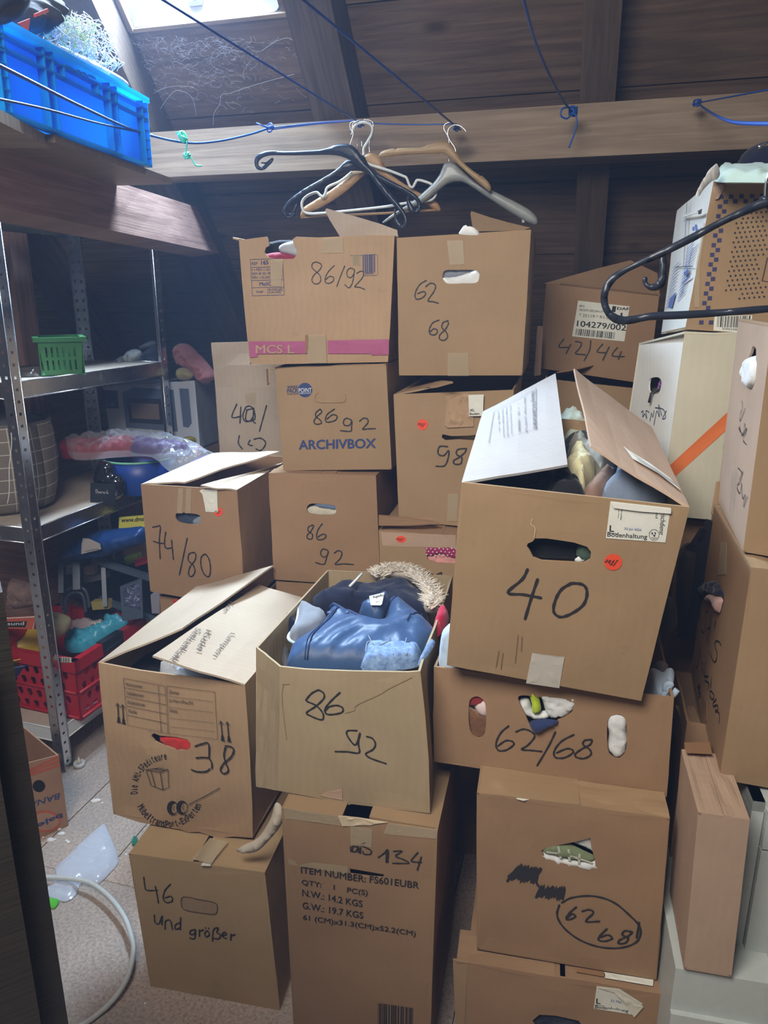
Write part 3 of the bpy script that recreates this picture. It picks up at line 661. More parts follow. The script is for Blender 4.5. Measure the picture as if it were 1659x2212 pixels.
def words(root, pl, z, items, mat=None, name='printed_text', label=None, off=.0014):
    mb = MB()
    for it in items: text(mb, pl, z, it[0], it[1], it[2], it[3], it[4] if len(it) > 4 else .0, off)
    o = mb.build(name, mat or PR_K, root, split=True)
    if label: o['label'] = label
    return o
def patch(root, pl, z, pts, mat, name, label=None, off=.0010, t=.0005, crinkle=0):
    mb = MB(); P = pl.poly(zz(z, pts)); wf = (lambda a, b, d: off + crinkle * max(0, noise.noise(Vec((a * 60, b * 60, 2))))) if crinkle else (lambda a, b, d: off)
    mb.panel(pl, P, (), t, .006 if crinkle else (.02 if pl.wf else None), wf); o = mb.build(name, mat, root)
    if label: o['label'] = label
    return o
def disc(z, cx, cy, rx, ry=None, n=28): return [(cx + rx * math.cos(2 * math.pi * k / n), cy + (ry or rx) * math.sin(2 * math.pi * k / n)) for k in range(n)]
def barcode(mb, pl, z, q, n=26, seed=1, off=.0015):
    """q = TL TR BR BL"""
    rnd = random.Random(seed); x = 0.0; P = [pl.px(*z(*p)) for p in q]
    def at(u, v): return pl.at(*[(P[0][i] * (1 - u) + P[1][i] * u) * (1 - v) + (P[3][i] * (1 - u) + P[2][i] * u) * v for i in (0, 1)], off)
    st = 1.0 / (n * 3)
    while x < 1 - 3 * st:
        w = st * rnd.choice((.8, .8, 1.6, 2.4)); mb.face([at(x, 1), at(min(1, x + w), 1), at(min(1, x + w), 0), at(x, 0)]); x += w + st * rnd.choice((.9, .9, 1.7, 2.4))
def egg_sticker(c, pl, z, cx, cy, rx, ry=None, full=True):
    o = patch(c.root, pl, z, disc(z, cx, cy, rx, ry), RED, 'round_sticker', 'round orange-red sticker'); mb = MB(); ry = ry or rx
    e = lambda a, b: (cx + rx * a, cy + ry * b)
    for s, a, l in (('Eier', -.62, .62), ('aus', -.30, .55), ('Boden-', .02, 1.05), ('haltung', .36, 1.15)):
        m = (a, .06 + a * .28); d = (.40, -.66); p0 = e(m[0] - d[0] * l * .5 - .02, m[1] - d[1] * l * .5); p1 = e(m[0] + d[0] * l * .5, m[1] + d[1] * l * .5)
        text(mb, pl, z, s, p0, p1, (p0[0] - rx * .20, p0[1] - ry * .16), .025, .0016)
    t = mb.build('sticker_text', PR_K, o); t['at'] = o['at']; return o
def ring_text(mb, pl, z, s, cx, cy, r, a0, a1, h, inward=False, bold=.01):
    n = len(s)
    for k, ch in enumerate(s):
        if ch == ' ': continue
        a = R(a0 + (a1 - a0) * (k + .5) / n); st = abs(R(a1 - a0)) * r / n * .80; st *= {'i': .4, 't': .65, 'r': .7, 'l': .4, '-': .6, 'ß': 1, 'M': 1.15, 'D': 1.1, 'A': 1.15}.get(ch, 1)
        ux, uy = math.cos(a), math.sin(a); tx, ty = (-uy, ux) if a1 > a0 else (uy, -ux); rx, ry = (ux, uy) if a1 > a0 else (-ux, -uy)
        hh = h * (1.25 if ch in 'DAMÖSEltdpb' else 1.0) * (.25 if ch == '-' else 1); lift = h * .3 if ch == '-' else 0
        c = (cx + ux * r + rx * lift, cy + uy * r + ry * lift); b = (c[0] - tx * st / 2, c[1] - ty * st / 2); e = (c[0] + tx * st / 2, c[1] + ty * st / 2)
        text(mb, pl, z, ch, b, e, (b[0] + rx * hh, b[1] + ry * hh), bold)
def line(a, b, n=2): return [(a[0] + (b[0] - a[0]) * k / (n - 1), a[1] + (b[1] - a[1]) * k / (n - 1)) for k in range(n)]
def scribble(cx, cy, w, h, n, seed, slant=.5):
    rnd = random.Random(seed); o = []
    for k in range(n):
        t = k / (n - 1); s = 1 if k % 2 else -1
        o.append((cx + (t - .5) * w + s * h * slant * .5 + rnd.uniform(-4, 4), cy - s * h * .5 * rnd.uniform(.7, 1) + (t - .5) * h * .15))
    return o
# -- topmost left carton with the pink stripe
z = Z(500, 490, 4.484); f = cM.face; r = cM.root
patch(r, f, z, [(168, 1110), (745, 1108), (745, 1226), (615, 1228), (260, 1232), (252, 1262), (182, 1266)], PR_P, 'pink_stripe', 'pink printed stripe', .0030)
patch(r, f, z, [(930, 1100), (1528, 1088), (1526, 1240), (1360, 1243), (1355, 1228), (935, 1228)], PR_P, 'pink_stripe', 'pink printed stripe', .0030)
words(r, f, z, [('MCS L', (240, 1226), (615, 1226), (240, 1142), .02)], cardboard('cardboard_letter', (.50, .32, .22), .1, wear=.3), 'printed_text', None, .0045)
mb = MB()
for s in ([(182, 315), (495, 308)], [(182, 315), (205, 668)], [(205, 668), (512, 660)], [(495, 308), (512, 660)], [(190, 392), (378, 387)], [(197, 520), (502, 512)], [(201, 590), (508, 583)], [(352, 588), (354, 664)]):
    mb.ribbon(f, f.poly(zz(z, s)), .0009, .0012, False)
for it in (('REF', (195, 371), (250, 370), (195, 341)), ('165', (287, 366), (358, 363), (287, 326), .02), ('3 x PZN 11351', (195, 426), (375, 424), (195, 402)), ('EAN 40 521 99', (200, 465), (377, 462), (200, 440)),
           ('PZN 11351872', (203, 503), (375, 501), (203, 478)), ('MoliC', (272, 572), (388, 568), (272, 534), .01), ('Large', (243, 645), (308, 640), (243, 616)), ('90 ST/PCS/PZ', (362, 623), (495, 620), (362, 598)), ('EU-INVERPZ', (365, 642), (480, 640), (365, 628))):
    text(mb, f, z, *it[:4], it[4] if len(it) > 4 else 0)
for it in (('2480000', (1290, 460), (1378, 457), (1290, 438)),): text(mb, f, z, *it)
mb.ribbon(f, f.poly(zz(z, [(1150, 280), (1400, 266), (1416, 275), (1418, 460), (1405, 470), (1270, 472)])), .0008, .0012, False)
barcode(mb, f, z, [(1270, 272), (1392, 268), (1392, 438), (1272, 445)], 12, 3); mb.build('printed_label', PR_B, r, split=True)
mb = MB(); barcode(mb, f, z, [(1172, 275), (1255, 272), (1255, 372), (1175, 378)], 9, 5); mb.build('faded_barcode', plain('print_faded', (.33, .30, .19), .7), r)
patch(r, f, z, [(382, 315), (505, 310), (480, 578), (385, 572)], TAPE, 'packing_tape', None, .0022); patch(r, f, z, [(725, 1045), (915, 1040), (930, 1318), (748, 1320)], TAPE, 'packing_tape', None, .0050)
patch(r, f, z, [(870, 110), (1080, 100), (1085, 250), (880, 255)], TAPE, 'packing_tape', None, .002)
patch(r, f, z, [(722, 1048), (750, 1047), (748, 1222), (724, 1222)], TAPE_B, 'tape_edge', None, .0058)
ink(r, f, z, [[(860, 355), (820, 340), (785, 355), (780, 395), (815, 430), (855, 470), (865, 520), (835, 552), (795, 545), (778, 510), (800, 465), (850, 420), (872, 380), (860, 355)], [(995, 375), (940, 430), (910, 490), (910, 535), (945, 547), (985, 525), (988, 490), (950, 480), (915, 510)],
    [(1097, 378), (1060, 470), (1022, 578)], [(1185, 410), (1150, 400), (1120, 430), (1125, 480), (1160, 490), (1188, 450), (1192, 410), (1185, 480), (1170, 550), (1140, 590), (1100, 560)], [(1215, 450), (1250, 430), (1280, 440), (1270, 490), (1225, 545), (1195, 580), (1240, 585), (1290, 605)]], .0024, INK)
lid(cM, 'B', 100, .02, CB_M, None, 2)
A, B = cM.K[1], cM.K[0]
q = standing(738, 505, 2.42, 13); mb = MB(); mb.panel(q, q.poly([(735, 512), (860, 512), (858, 497), (820, 483), (770, 468), (705, 450), (702, 455), (712, 475)]), (), .0045, .03, wob(5, .006)); mb.build('flap', CB_L, r)
lid(cM, 'L', 172, .018, CB_M, None, 4)
# -- topmost right box
z = Z(460, 480, 2.304); f = c62.face; r = c62.root
ink(r, f, z, [[(1062, 290), (1030, 310), (1008, 350), (1010, 380), (1035, 380), (1058, 360), (1050, 345), (1020, 355)], [(1060, 320), (1085, 303), (1108, 315), (1100, 345), (1070, 390), (1095, 395), (1122, 403)],
    [(1125, 487), (1095, 500), (1078, 530), (1080, 555), (1105, 560), (1118, 540), (1100, 530), (1082, 545)], [(1170, 490), (1145, 500), (1140, 525), (1160, 545), (1168, 570), (1150, 588), (1128, 580), (1130, 560), (1155, 535), (1172, 505), (1165, 490)]], .0032)
patch(r, f, z, [(1165, 92), (1245, 90), (1252, 210), (1180, 214)], TAPE, 'packing_tape', None, .002); patch(r, f, z, [(1170, 650), (1272, 650), (1275, 764), (1168, 764)], TAPE, 'packing_tape', None, .002)
q = standing(1025, 500, 2.40, 13, 8); mb = MB(); mb.panel(q, q.poly([(1022, 500), (1128, 498), (1146, 492), (1100, 481), (1060, 470), (1018, 456), (1016, 462)]), (), .0045, .03, wob(7, .004)); mb.build('flap', CB, r)
# -- archive box
f = cA.face; r = cA.root
mb = MB(); mb.panel(f, f.poly(zz(z, disc(z, 459, 835, 36))), (), .0004, None, lambda a, b, d: .0008)
for it in (('ARCHIVBOX', (428, 1132), (812, 1124), (427, 1084), .03), ('PACK', (370, 849), (424, 847), (370, 828), .03), ('FÜR TRANSPORT', (370, 820), (424, 818), (370, 812)), ('VERSENDEN', (370, 826), (424, 824), (370, 820)), ('ALLES ZUM', (370, 858), (424, 856), (370, 851))): text(mb, f, z, *it[:4], it[4] if len(it) > 4 else .01)
mb.build('printed_logo', PR_B, r, split=True)
words(r, f, z, [('POINT', (428, 847), (492, 845), (428, 826), .0), ('VERPACKEN', (430, 855), (488, 853), (430, 849))], WHITE, 'logo_letters', None, .0018)
ink(r, f, z, [[(525, 850), (512, 860), (510, 880), (525, 897), (640, 897), (660, 885), (662, 865), (650, 852)]], .0012, plain('crease', (.22, .135, .07), .8), 'handle_crease')
ink(r, f, z, [[(535, 930), (515, 945), (512, 965), (535, 985), (540, 1000), (515, 1005), (503, 990), (520, 965), (542, 945), (535, 930)], [(605, 930), (570, 955), (560, 985), (575, 995), (610, 985), (618, 965), (595, 958), (568, 980)],
    [(690, 985), (665, 975), (650, 990), (655, 1010), (680, 1010), (692, 990), (690, 1020), (685, 1040), (635, 1037)], [(730, 990), (750, 975), (770, 980), (770, 1000), (745, 1030), (770, 1028), (808, 1027)]], .0034)
lid(cA, 'L', 182, .012, CB, None, 3); mb = MB(); mb.slab(at_y(578, 797, 2.16), at_y(582, 797, 2.05), at_y(584, 828, 2.05), at_y(580, 832, 2.16), .004); mb.build('side_tab', CB, r)
# -- box under the archive box, and its neighbour 74/80
z = Z(280, 920, 2.86); f = c86.face; r = c86.root
ink(r, f, z, [[(1130, 612), (1105, 625), (1105, 650), (1130, 670), (1125, 698), (1100, 695), (1098, 675), (1120, 650), (1137, 620), (1130, 612)], [(1190, 605), (1165, 640), (1155, 680), (1165, 702), (1195, 700), (1215, 680), (1195, 668), (1165, 685)],
    [(1225, 770), (1195, 760), (1180, 785), (1195, 810), (1220, 800), (1228, 775), (1215, 820), (1200, 855), (1150, 843)], [(1265, 785), (1290, 770), (1312, 785), (1300, 820), (1270, 855), (1320, 852), (1382, 855)]], .0036)
lid(c86, 'F', 3, .05, CB_B, None, 3, 0, .62)
f = c74.face; r = c74.root
ink(r, f, z, [[(145, 625), (170, 620), (192, 622), (186, 700), (190, 820)], [(150, 712), (180, 722), (210, 725)], [(225, 655), (218, 720), (228, 755), (265, 750)], [(262, 705), (268, 780), (272, 825)], [(358, 693), (335, 800), (308, 920)],
    [(400, 780), (370, 790), (365, 830), (395, 860), (405, 900), (385, 930), (365, 915), (375, 870), (405, 830), (412, 795), (400, 780)], [(470, 790), (445, 810), (443, 860), (460, 910), (490, 930), (502, 890), (495, 830), (475, 795), (455, 795)]], .0040)
patch(r, f, z, [(432, 402), (445, 392), (543, 392), (545, 535), (470, 530), (462, 480), (450, 420)], PAPER, 'torn_label', 'torn white paper label', .0012, .0005, .002); egg_sticker(c74, f, z, 548, 532, 27)
for a in (300, 350): patch(r, f, z, [(a, 385), (a + 32, 385), (a + 26, 540), (a - 6, 540)], TAPE, 'packing_tape', None, .0012)
A, B = c74.K[0], c74.F[0]; flap(c74, A, B, at_z(398, 1038, 1.085), at_z(604, 975, 1.13), CB_L, 'flap', None, 4, .01)
flap(c74, c74.F[1], c74.K[1], at_z(606, 1003, 1.085), at_z(434, 1047, 1.088), CB_L, 'flap', None, 6, .008)
egg_sticker(cu, cu.face, Z(0, 0, 1), 381, 1300, 8, 7)
# -- far boxes
z = Z(460, 480, 2.304); f = c4042.face; r = c4042.root
ink(r, f, z, [[(120, 905), (95, 970), (142, 965)], [(140, 920), (135, 1000)], [(165, 920), (150, 960), (160, 990), (190, 985), (207, 940), (185, 915), (165, 920)], [(168, 935), (203, 932), (208, 982), (165, 985), (170, 935)], [(205, 925), (200, 985), (212, 1000)], [(268, 912), (250, 975), (232, 1040)],
    [(132, 1062), (128, 1100), (147, 1128)], [(185, 1085), (176, 1105), (197, 1112)], [(205, 1080), (240, 1075), (264, 1100), (240, 1135), (215, 1128)]], .0048)
A, B = c4042.F[0], c4042.F[1]; up = UP * .155; mb = MB(); mb.slab(A, B, B + up, A + up - Vec((.005, 0, 0)), .0045, 6, 4, lambda a, b: .005 * noise.noise(Vec((a * 3, b * 3, 1)))); mb.build('flap', CB_L, r)
patch(r, f, z, [(160, 850), (215, 848), (213, 905), (165, 900)], TAPE, 'packing_tape', None, .002)
z = Z(800, 780, 2.304); f = c98.face; r = c98.root
ink(r, f, z, [[(385, 425), (345, 425), (338, 460), (365, 470), (390, 445), (388, 480), (370, 520), (328, 522)], [(478, 435), (435, 440), (430, 465), (455, 480), (450, 510), (420, 512), (415, 495), (440, 480), (470, 455), (478, 437)]], .0040)
egg_sticker(c98, f, z, 260, 316, 27)
patch(r, f, z, [(378, 168), (490, 160), (510, 200), (515, 325), (440, 328), (385, 330), (370, 318), (378, 240)], CB_M, 'torn_patch', 'torn piece of cardboard taped on', .004, .003, .006)
o = patch(r, f, z, [(490, 166), (566, 164), (562, 270), (494, 272)], PAPER, 'shipping_label', None, .010); words(o, f, z, [('XL', (497, 248), (520, 246), (497, 236), .02), ('Boden', (497, 265), (545, 263), (497, 254), .01)], PR_K, 'label_text', None, .0115)
patch(r, f, z, [(388, 660), (440, 660), (430, 796), (382, 796)], TAPE, 'packing_tape', None, .002)
flap(c98, c98.K[0], c98.F[0], at_z(925, 838, 1.36), at_z(978, 824, 1.385), CB, 'flap', None, 3, .004)
f = cP.face; r = cP.root
egg_sticker(cP, f, z, 153, 886, 25, 17); ink(r, f, z, [[(272, 1063), (295, 1052), (312, 1063), (300, 1085)], [(330, 1062), (355, 1052), (345, 1085)]], .004)
patch(r, f, z, [(52, 850), (425, 866), (425, 932), (62, 918)], CB_P, 'paper_band', 'paler paper band', .0006)
flap(cP, at_z(818, 1112, 1.015), at_z(818, 1132, 1.012), at_z(950, 1130, 1.012), at_z(930, 1118, 1.02), CB_B, 'flap', None, 9, .004)
lid(cP, 'L', 2, .17, CB_B, None, 8); lid(cP, 'R', 2, .17, CB_B, None, 9)
# -- box 40
f = c40.face; r = c40.root
ink(r, f, z, [[(782, 1035), (755, 1085), (683, 1150), (760, 1160), (848, 1177)], [(832, 1085), (800, 1180), (770, 1280)], [(1000, 1103), (950, 1135), (920, 1190), (912, 1245), (945, 1272), (1000, 1255), (1060, 1210), (1078, 1150), (1060, 1112), (1010, 1103), (985, 1112)]], .0050)
egg_sticker(c40, f, z, 1208, 1000, 45, 41)
def egg_label(c, f, z, q, L, bod, date=None, side=None, face=None, strip=None, peel=None):
    o = patch(c.root, f, z, q, PAPER, 'egg_label', 'white egg producer label', .0010); mb = MB()
    text(mb, f, z, 'L', *L, .02); mb.ribbon(f, [f.px(*z(L[0][0] - 4, L[0][1] + 5)), f.px(*z(L[1][0] + 14, L[1][1] + 8))], .0008, .0020, False); text(mb, f, z, 'Bodenhaltung', *bod, .008)
    if side:
        for s in side: text(mb, f, z, *s)
    if face:
        cx, cy, rr = face; mb.ribbon(f, f.poly(zz(z, disc(z, cx, cy, rr * .9, rr))), .0006, .0020, False); e = lambda a, b: (cx + a * rr, cy + b * rr)
        for a in (-.35, .2): mb.panel(f, f.poly(zz(z, disc(z, cx + a * rr, cy - rr * .3, rr * .12, rr * .2, 8))), (), .0003, None, lambda *k: .0021)
        mb.panel(f, f.poly(zz(z, [e(-.2, 0), e(.25, .05), e(0, .4)])), (), .0003, None, lambda *k: .0021); mb.ribbon(f, f.poly(zz(z, [e(-.5, .45), e(0, .68), e(.5, .5)])), .0007, .0021, False)
    mb.build('label_text', PR_K, o, split=True)
    if date: words(o, f, z, [date], PR_LB, 'date_stamp', None, .0022)
    if strip: patch(o, f, z, strip, plain('paper_back', (.80, .79, .72), .6), 'folded_edge', None, .005)
    if peel: patch(o, f, z, peel, plain('paper_peel', (.70, .66, .55), .6), 'peeled_corner', None, .004, .0005, .006)
    return o
egg_label(c40, f, z, [(1195, 697), (1495, 730), (1468, 902), (1172, 880)], ((1189, 846), (1212, 848), (1191, 815)), ((1178, 878), (1376, 891), (1180, 848)), ('23 Jan 2026', (1262, 838), (1347, 846), (1264, 824)),
    [('rischdienst', (1447, 752), (1436, 862), (1472, 756)), ('und', (1420, 745), (1418, 780), (1432, 746)), ('Eier aus Boden', (1248, 740), (1243, 790), (1256, 740)), ('gew. Klasse', (1233, 740), (1229, 780), (1240, 740))], (1411, 862, 27), [(1195, 697), (1495, 730), (1494, 754), (1330, 742), (1210, 726)])
patch(r, f, z, [(805, 1452), (966, 1470), (940, 1626), (775, 1602)], film('clear_tape', (.80, .76, .68), .2, .55, .2), 'packing_tape', None, .0012, .0004, .0015)
ink(r, f, z, [[(808, 785), (800, 810), (820, 830), (815, 875)]], .0012, CUT, 'crease'); ink(r, f, z, [[(735, 1360), (728, 1430), (720, 1500)], [(755, 1370), (750, 1440)], [(640, 1440), (625, 1520)], [(660, 1450), (650, 1530)]], .0016, plain('scuff', (.24, .14, .07), .8), 'scuff_mark')
FA = [at_z(1047, 853, 1.275), c40.F[0], None, None]
nl = standing(1047, 853, 1.72, 11.5); kl = nl.at(0, 0)
kd = (c40.K[0] - c40.F[0]).length
def on_ray(px, py, C, d, far=False):
    """Point seen at a pixel lying d away from the room point C."""
    q = ray(px, py).normalized(); m = EYE - C; b = m.dot(q); cc = m.dot(m) - d * d; D = max(0, b * b - cc); t = -b + (math.sqrt(D) if far else -math.sqrt(D)); return EYE + q * t
w40 = (c40.F[1] - c40.F[0]).length / 2
A, B = c40.K[0], c40.F[0]; C = on_ray(1226, 1005, B, w40 * 1.22, True); D = on_ray(1200, 806, A, w40 * 1.2, True)
lf = flap(c40, A, B, C, D, cardboard('cardboard_white_side', (.50, .48, .475), .03, wear=.1), 'flap', 'pale printed flap', 3, .003)
def tri_plane(A, B, D): return Plane(A, B - A, D - A)
fp = c40.sheet(C - B, A - B)
mb = MB(); mb.ribbon(fp, fp.poly(zz(z, [(818, 200), (823, 347), (590, 383), (615, 240), (818, 200)])), .0010, .003, False)
for s, a, b, h in (('Erläuterung: Print-Code Info auf dem Ei', (790, 208), (803, 345), 22), ('Beispiel:  Erzeuger - spezieller Stall', (758, 222), (768, 355), 11), ('1   =   DE  -  0000000', (728, 240), (735, 352), 10), ('0 Öko-Erz.  Überlegung  DE Deutschland', (690, 232), (698, 358), 9), ('1 Freiland  AT Österreich Stall', (672, 236), (680, 362), 9), ('2 Boden  BE Belgien  Stempelstelle', (652, 240), (659, 364), 9), ('3 Käfig  NL  usw.', (632, 245), (638, 340), 9)):
    text(mb, fp, z, s, a, b, (a[0] + h, a[1] - 1), .012 if h > 20 else 0, .003)
mb.build('printed_text', plain('print_grey', (.16, .16, .18), .7), lf)
A, B = c40.F[1], c40.K[1]; C = on_ray(1241, 795, B, w40 * 1.16, True); D = on_ray(1277, 962, A, w40 * 1.16, True)
rf = flap(c40, A, B, C, D, CB_P, 'flap', None, 5, .004)
rp = c40.sheet(A - D, C - D); patch(rf, rp, z, [(1247, 460), (1275, 482), (1380, 545), (1480, 610), (1525, 680), (1420, 600), (1290, 525)], PAPER, 'paper_strip', 'white printed paper strip', .006)
mb = MB()
for k in range(7): mb.ribbon(rp, rp.poly(zz(z, [(1290 + k * 4, 500 + k * 2.0 + k * 4), (1500 + k * 2, 650 - 8 + k * 4)])), .0005, .0075, False)
mb.build('paper_print', plain('print_grey', (.16, .16, .18), .7), rf)
z = Z(530, 1200, 3.5298); f = cJ.face; r = cJ.root
ink(r, f, z, [[(560, 1020), (510, 1045), (470, 1090), (470, 1108), (540, 1140), (590, 1195), (595, 1240), (570, 1248), (500, 1220), (468, 1195), (540, 1145), (600, 1085), (598, 1045), (565, 1022)], [(722, 1042), (650, 1110), (610, 1165), (615, 1200), (655, 1210), (735, 1195), (742, 1160), (700, 1140), (640, 1150), (612, 1180)],
    [(850, 1335), (780, 1335), (778, 1370), (825, 1435), (850, 1430), (875, 1350), (862, 1430), (868, 1500), (780, 1490), (690, 1487)], [(925, 1380), (970, 1395), (992, 1440), (970, 1480), (918, 1510), (960, 1545), (1072, 1585)]], .0034)
ink(r, f, z, [[(1270, 925), (1100, 1010), (1020, 1060), (850, 1140), (830, 1180), (760, 1200)], [(290, 985), (280, 1100), (315, 1400)], [(335, 978), (280, 980)]], .0016, plain('fold_crease', (.30, .22, .12), .85), 'crease')
patch(r, f, z, [(575, 1825), (610, 1800), (740, 1770), (742, 1860), (640, 1845)], CB_P, 'torn_tape', None, .0012, .0005, .003)
# -- tray box and circled box, lowest box
z = Z(920, 1400, 2.725); f = cH.face; r = cH.root
ink(r, f, z, [[(487, 458), (440, 500), (413, 560), (425, 600), (470, 600), (515, 570), (510, 550), (470, 545), (425, 575)], [(530, 492), (575, 475), (620, 490), (640, 520), (600, 570), (562, 595), (620, 600), (682, 607)], [(762, 492), (720, 580), (655, 688)],
    [(870, 507), (800, 545), (757, 600), (760, 640), (810, 645), (860, 620), (865, 600), (830, 590), (770, 615)], [(975, 535), (935, 540), (925, 565), (965, 595), (970, 625), (930, 648), (885, 640), (880, 620), (920, 590), (965, 565), (978, 540)]], .0036)
f = cC.face; r = cC.root
ink(r, f, z, [scribble(585, 1325, 150, 110, 17, 1), scribble(590, 1318, 140, 80, 13, 7, .8)], .0052, INK, 'marker_scribble', None, 3); ink(r, f, z, [scribble(738, 1436, 150, 85, 19, 3, .3), scribble(738, 1440, 150, 60, 13, 9, .2), [(655, 1340), (650, 1375), (665, 1400)]], .0048, INK, 'marker_scribble', None, 3)
ink(r, f, z, [[(800, 1495), (860, 1465), (980, 1455), (1100, 1490), (1200, 1570), (1260, 1640), (1245, 1720), (1150, 1760), (1020, 1755), (900, 1710), (810, 1640), (772, 1570), (785, 1510)], [(1255, 1610), (1240, 1700)], [(885, 1520), (845, 1555), (825, 1590), (850, 1592), (880, 1575), (860, 1560), (835, 1580)], [(920, 1545), (960, 1535), (985, 1555), (940, 1605), (1020, 1605)],
    [(1065, 1650), (1025, 1690), (1016, 1715), (1055, 1722), (1097, 1705), (1070, 1685), (1030, 1700)], [(1212, 1665), (1170, 1660), (1155, 1685), (1190, 1700), (1175, 1730), (1135, 1735), (1140, 1715), (1190, 1690), (1214, 1668)]], .0040)
tp = lying(1240, 1720, .676, 12); mb = MB(); text(mb, tp, z, 'TOMATEN', (600, 782), (885, 812), (600, 755), .03, .004); mb.build('printed_text', PR_K, r)
mb = MB(); mb.panel(tp, tp.poly(zz(z, [(528, 880), (590, 888), (622, 898), (575, 908), (535, 898)])), (), .001, None, lambda *k: .004); mb.build('torn_paper', PAPER, r)
f = cE.face; r = cE.root
egg_label(cE, f, z, [(1005, 1988), (1140, 2005), (1275, 2090), (1240, 2160), (988, 2120)], ((1002, 2090), (1028, 2094), (1003, 2060)), ((995, 2124), (1190, 2152), (997, 2098)), ('23 Mai', (1085, 2078), (1150, 2090), (1087, 2065)), None, None, None, [(1010, 1990), (1130, 2003), (1280, 2100), (1225, 2165), (1175, 2095), (1110, 2020)])
tp = lying(1200, 2120, .306, 11.5); o = patch(r, tp, z, [(1045, 1915), (1338, 1963), (1335, 1998), (1160, 1968), (1052, 1950)], PAPER, 'paper_strip', 'white printed paper strip on the lid', .004, .0006, .003)
patch(r, tp, z, [(882, 1887), (1050, 1915), (1055, 1945), (885, 1915)], TAPE_B, 'tape_strip', None, .004)
lid(cE, 'F', 4, .075, CB_B, None, 3, -.06, .46, .004); mb = MB(); mb.slab(cE.F[3] + HU * -.012, cE.F[3] + HU * -.002, cE.F[0] + HU * .0, cE.F[0] + HU * -.03, .003, 2, 5, lambda a, b: .004 * noise.noise(Vec((a, b * 5, 2)))); mb.build('loose_edge', CB, r)
# -- item number box
z = Z(580, 1700, 3.607); f = c134.face; r = c134.root
it = []
for s, a, b in (('ITEM NUMBER: FS601EUBR', (255, 667), (1172, 793)), ('QTY:    1    PC(S)', (259, 770), (775, 850)), ('N.W.: 14.2 KGS', (263, 848), (735, 930)), ('G.W.: 19.7 KGS', (266, 945), (740, 1022)), ('61 (CM)x31.3(CM)x52.2(CM)', (270, 1042), (1148, 1170))): it.append((s, a, b, (a[0], a[1] - 52), .014))
words(r, f, z, it)
mb = MB(); barcode(mb, f, z, [(855, 1675), (1140, 1713), (1135, 1960), (853, 1920)], 22, 8); mb.build('barcode', PR_K, r)
ink(r, f, z, [[(640, 465), (643, 502)], [(655, 462), (692, 468), (682, 500), (655, 500), (658, 462)], [(690, 500), (700, 462), (710, 500), (718, 465), (716, 515)], [(758, 430), (722, 450), (762, 470), (802, 495), (790, 522), (745, 520), (735, 500)], [(700, 470), (705, 510)]], .0030)
ink(r, f, z, [[(856, 547), (900, 515), (932, 486), (930, 585)], [(920, 500), (918, 585)], [(975, 497), (1042, 495), (990, 535), (1050, 560), (1092, 590), (968, 592)], [(1165, 505), (1113, 570), (1150, 580), (1192, 583)], [(1192, 540), (1160, 645)]], .0030)
for q in ([(120, 165), (560, 225), (560, 300), (130, 245)], [(930, 280), (1320, 330), (1310, 400), (900, 360)], [(640, 300), (810, 322), (800, 470), (640, 450)]): patch(r, f, z, q, TAPE, 'packing_tape', None, .0012, .0004, .002)
patch(r, f, z, [(545, 222), (700, 235), (930, 272), (800, 292), (640, 300), (575, 298)], CUT, 'torn_edge', 'torn edge showing corrugation', .002, .002, .004)
patch(r, f, z, [(150, 560), (620, 622), (612, 690), (560, 670), (160, 600)], CB_G, 'peeled_strip', None, .0005)
# -- 46 box
z = Z(0, 1450, 2.676); f = c46.face; r = c46.root
ink(r, f, z, [[(833, 1188), (838, 1230), (850, 1262), (912, 1262)], [(900, 1240), (910, 1290), (917, 1337)], [(987, 1228), (955, 1265), (945, 1310), (965, 1335), (997, 1325), (990, 1298), (955, 1308)],
    [(893, 1408), (897, 1450), (920, 1458), (938, 1412), (936, 1465)], [(955, 1490), (957, 1445), (985, 1440), (997, 1490)], [(1040, 1452), (1015, 1465), (1015, 1490), (1042, 1480)], [(1045, 1422), (1043, 1492)],
    [(1132, 1490), (1105, 1495), (1100, 1515), (1125, 1515), (1132, 1490), (1127, 1540), (1100, 1538)], [(1155, 1528), (1155, 1490)], [(1156, 1500), (1178, 1490)], [(1200, 1495), (1185, 1510), (1195, 1532), (1213, 1515), (1200, 1495)], [(1190, 1478), (1191, 1482)], [(1208, 1480), (1209, 1484)],
    [(1230, 1556), (1236, 1490), (1264, 1480), (1255, 1505), (1277, 1520), (1266, 1542), (1240, 1540)], [(1288, 1525), (1312, 1516), (1298, 1504), (1285, 1525), (1310, 1542)], [(1335, 1550), (1337, 1515)], [(1337, 1525), (1362, 1518)]], .0032)
hz = smooth(zz(z, [(1050, 1312), (1080, 1303), (1150, 1318), (1230, 1332), (1256, 1350), (1255, 1388), (1235, 1404), (1150, 1394), (1080, 1382), (1052, 1362)]), 2, True)
patch(r, f, Z(0, 0, 1), hz, cardboard('cardboard_inner', (.40, .27, .165), .05), 'handle_flap', 'pushed-in hand hole flap', .0004); ink(r, f, Z(0, 0, 1), [hz + hz[:1]], .0022, plain('crease_dark', (.12, .07, .035), .8), 'handle_crease', None, 1, True)
tp = lying(435, 1867, .385, 11.3); patch(r, tp, z, [(1160, 1118), (1215, 1122), (1300, 990), (1252, 980)], PAPER, 'paper_gap', 'white paper showing in the lid gap', -.002); patch(r, tp, z, [(1110, 1100), (1220, 1122), (1320, 1000), (1215, 975)], TAPE, 'packing_tape', None, .006)
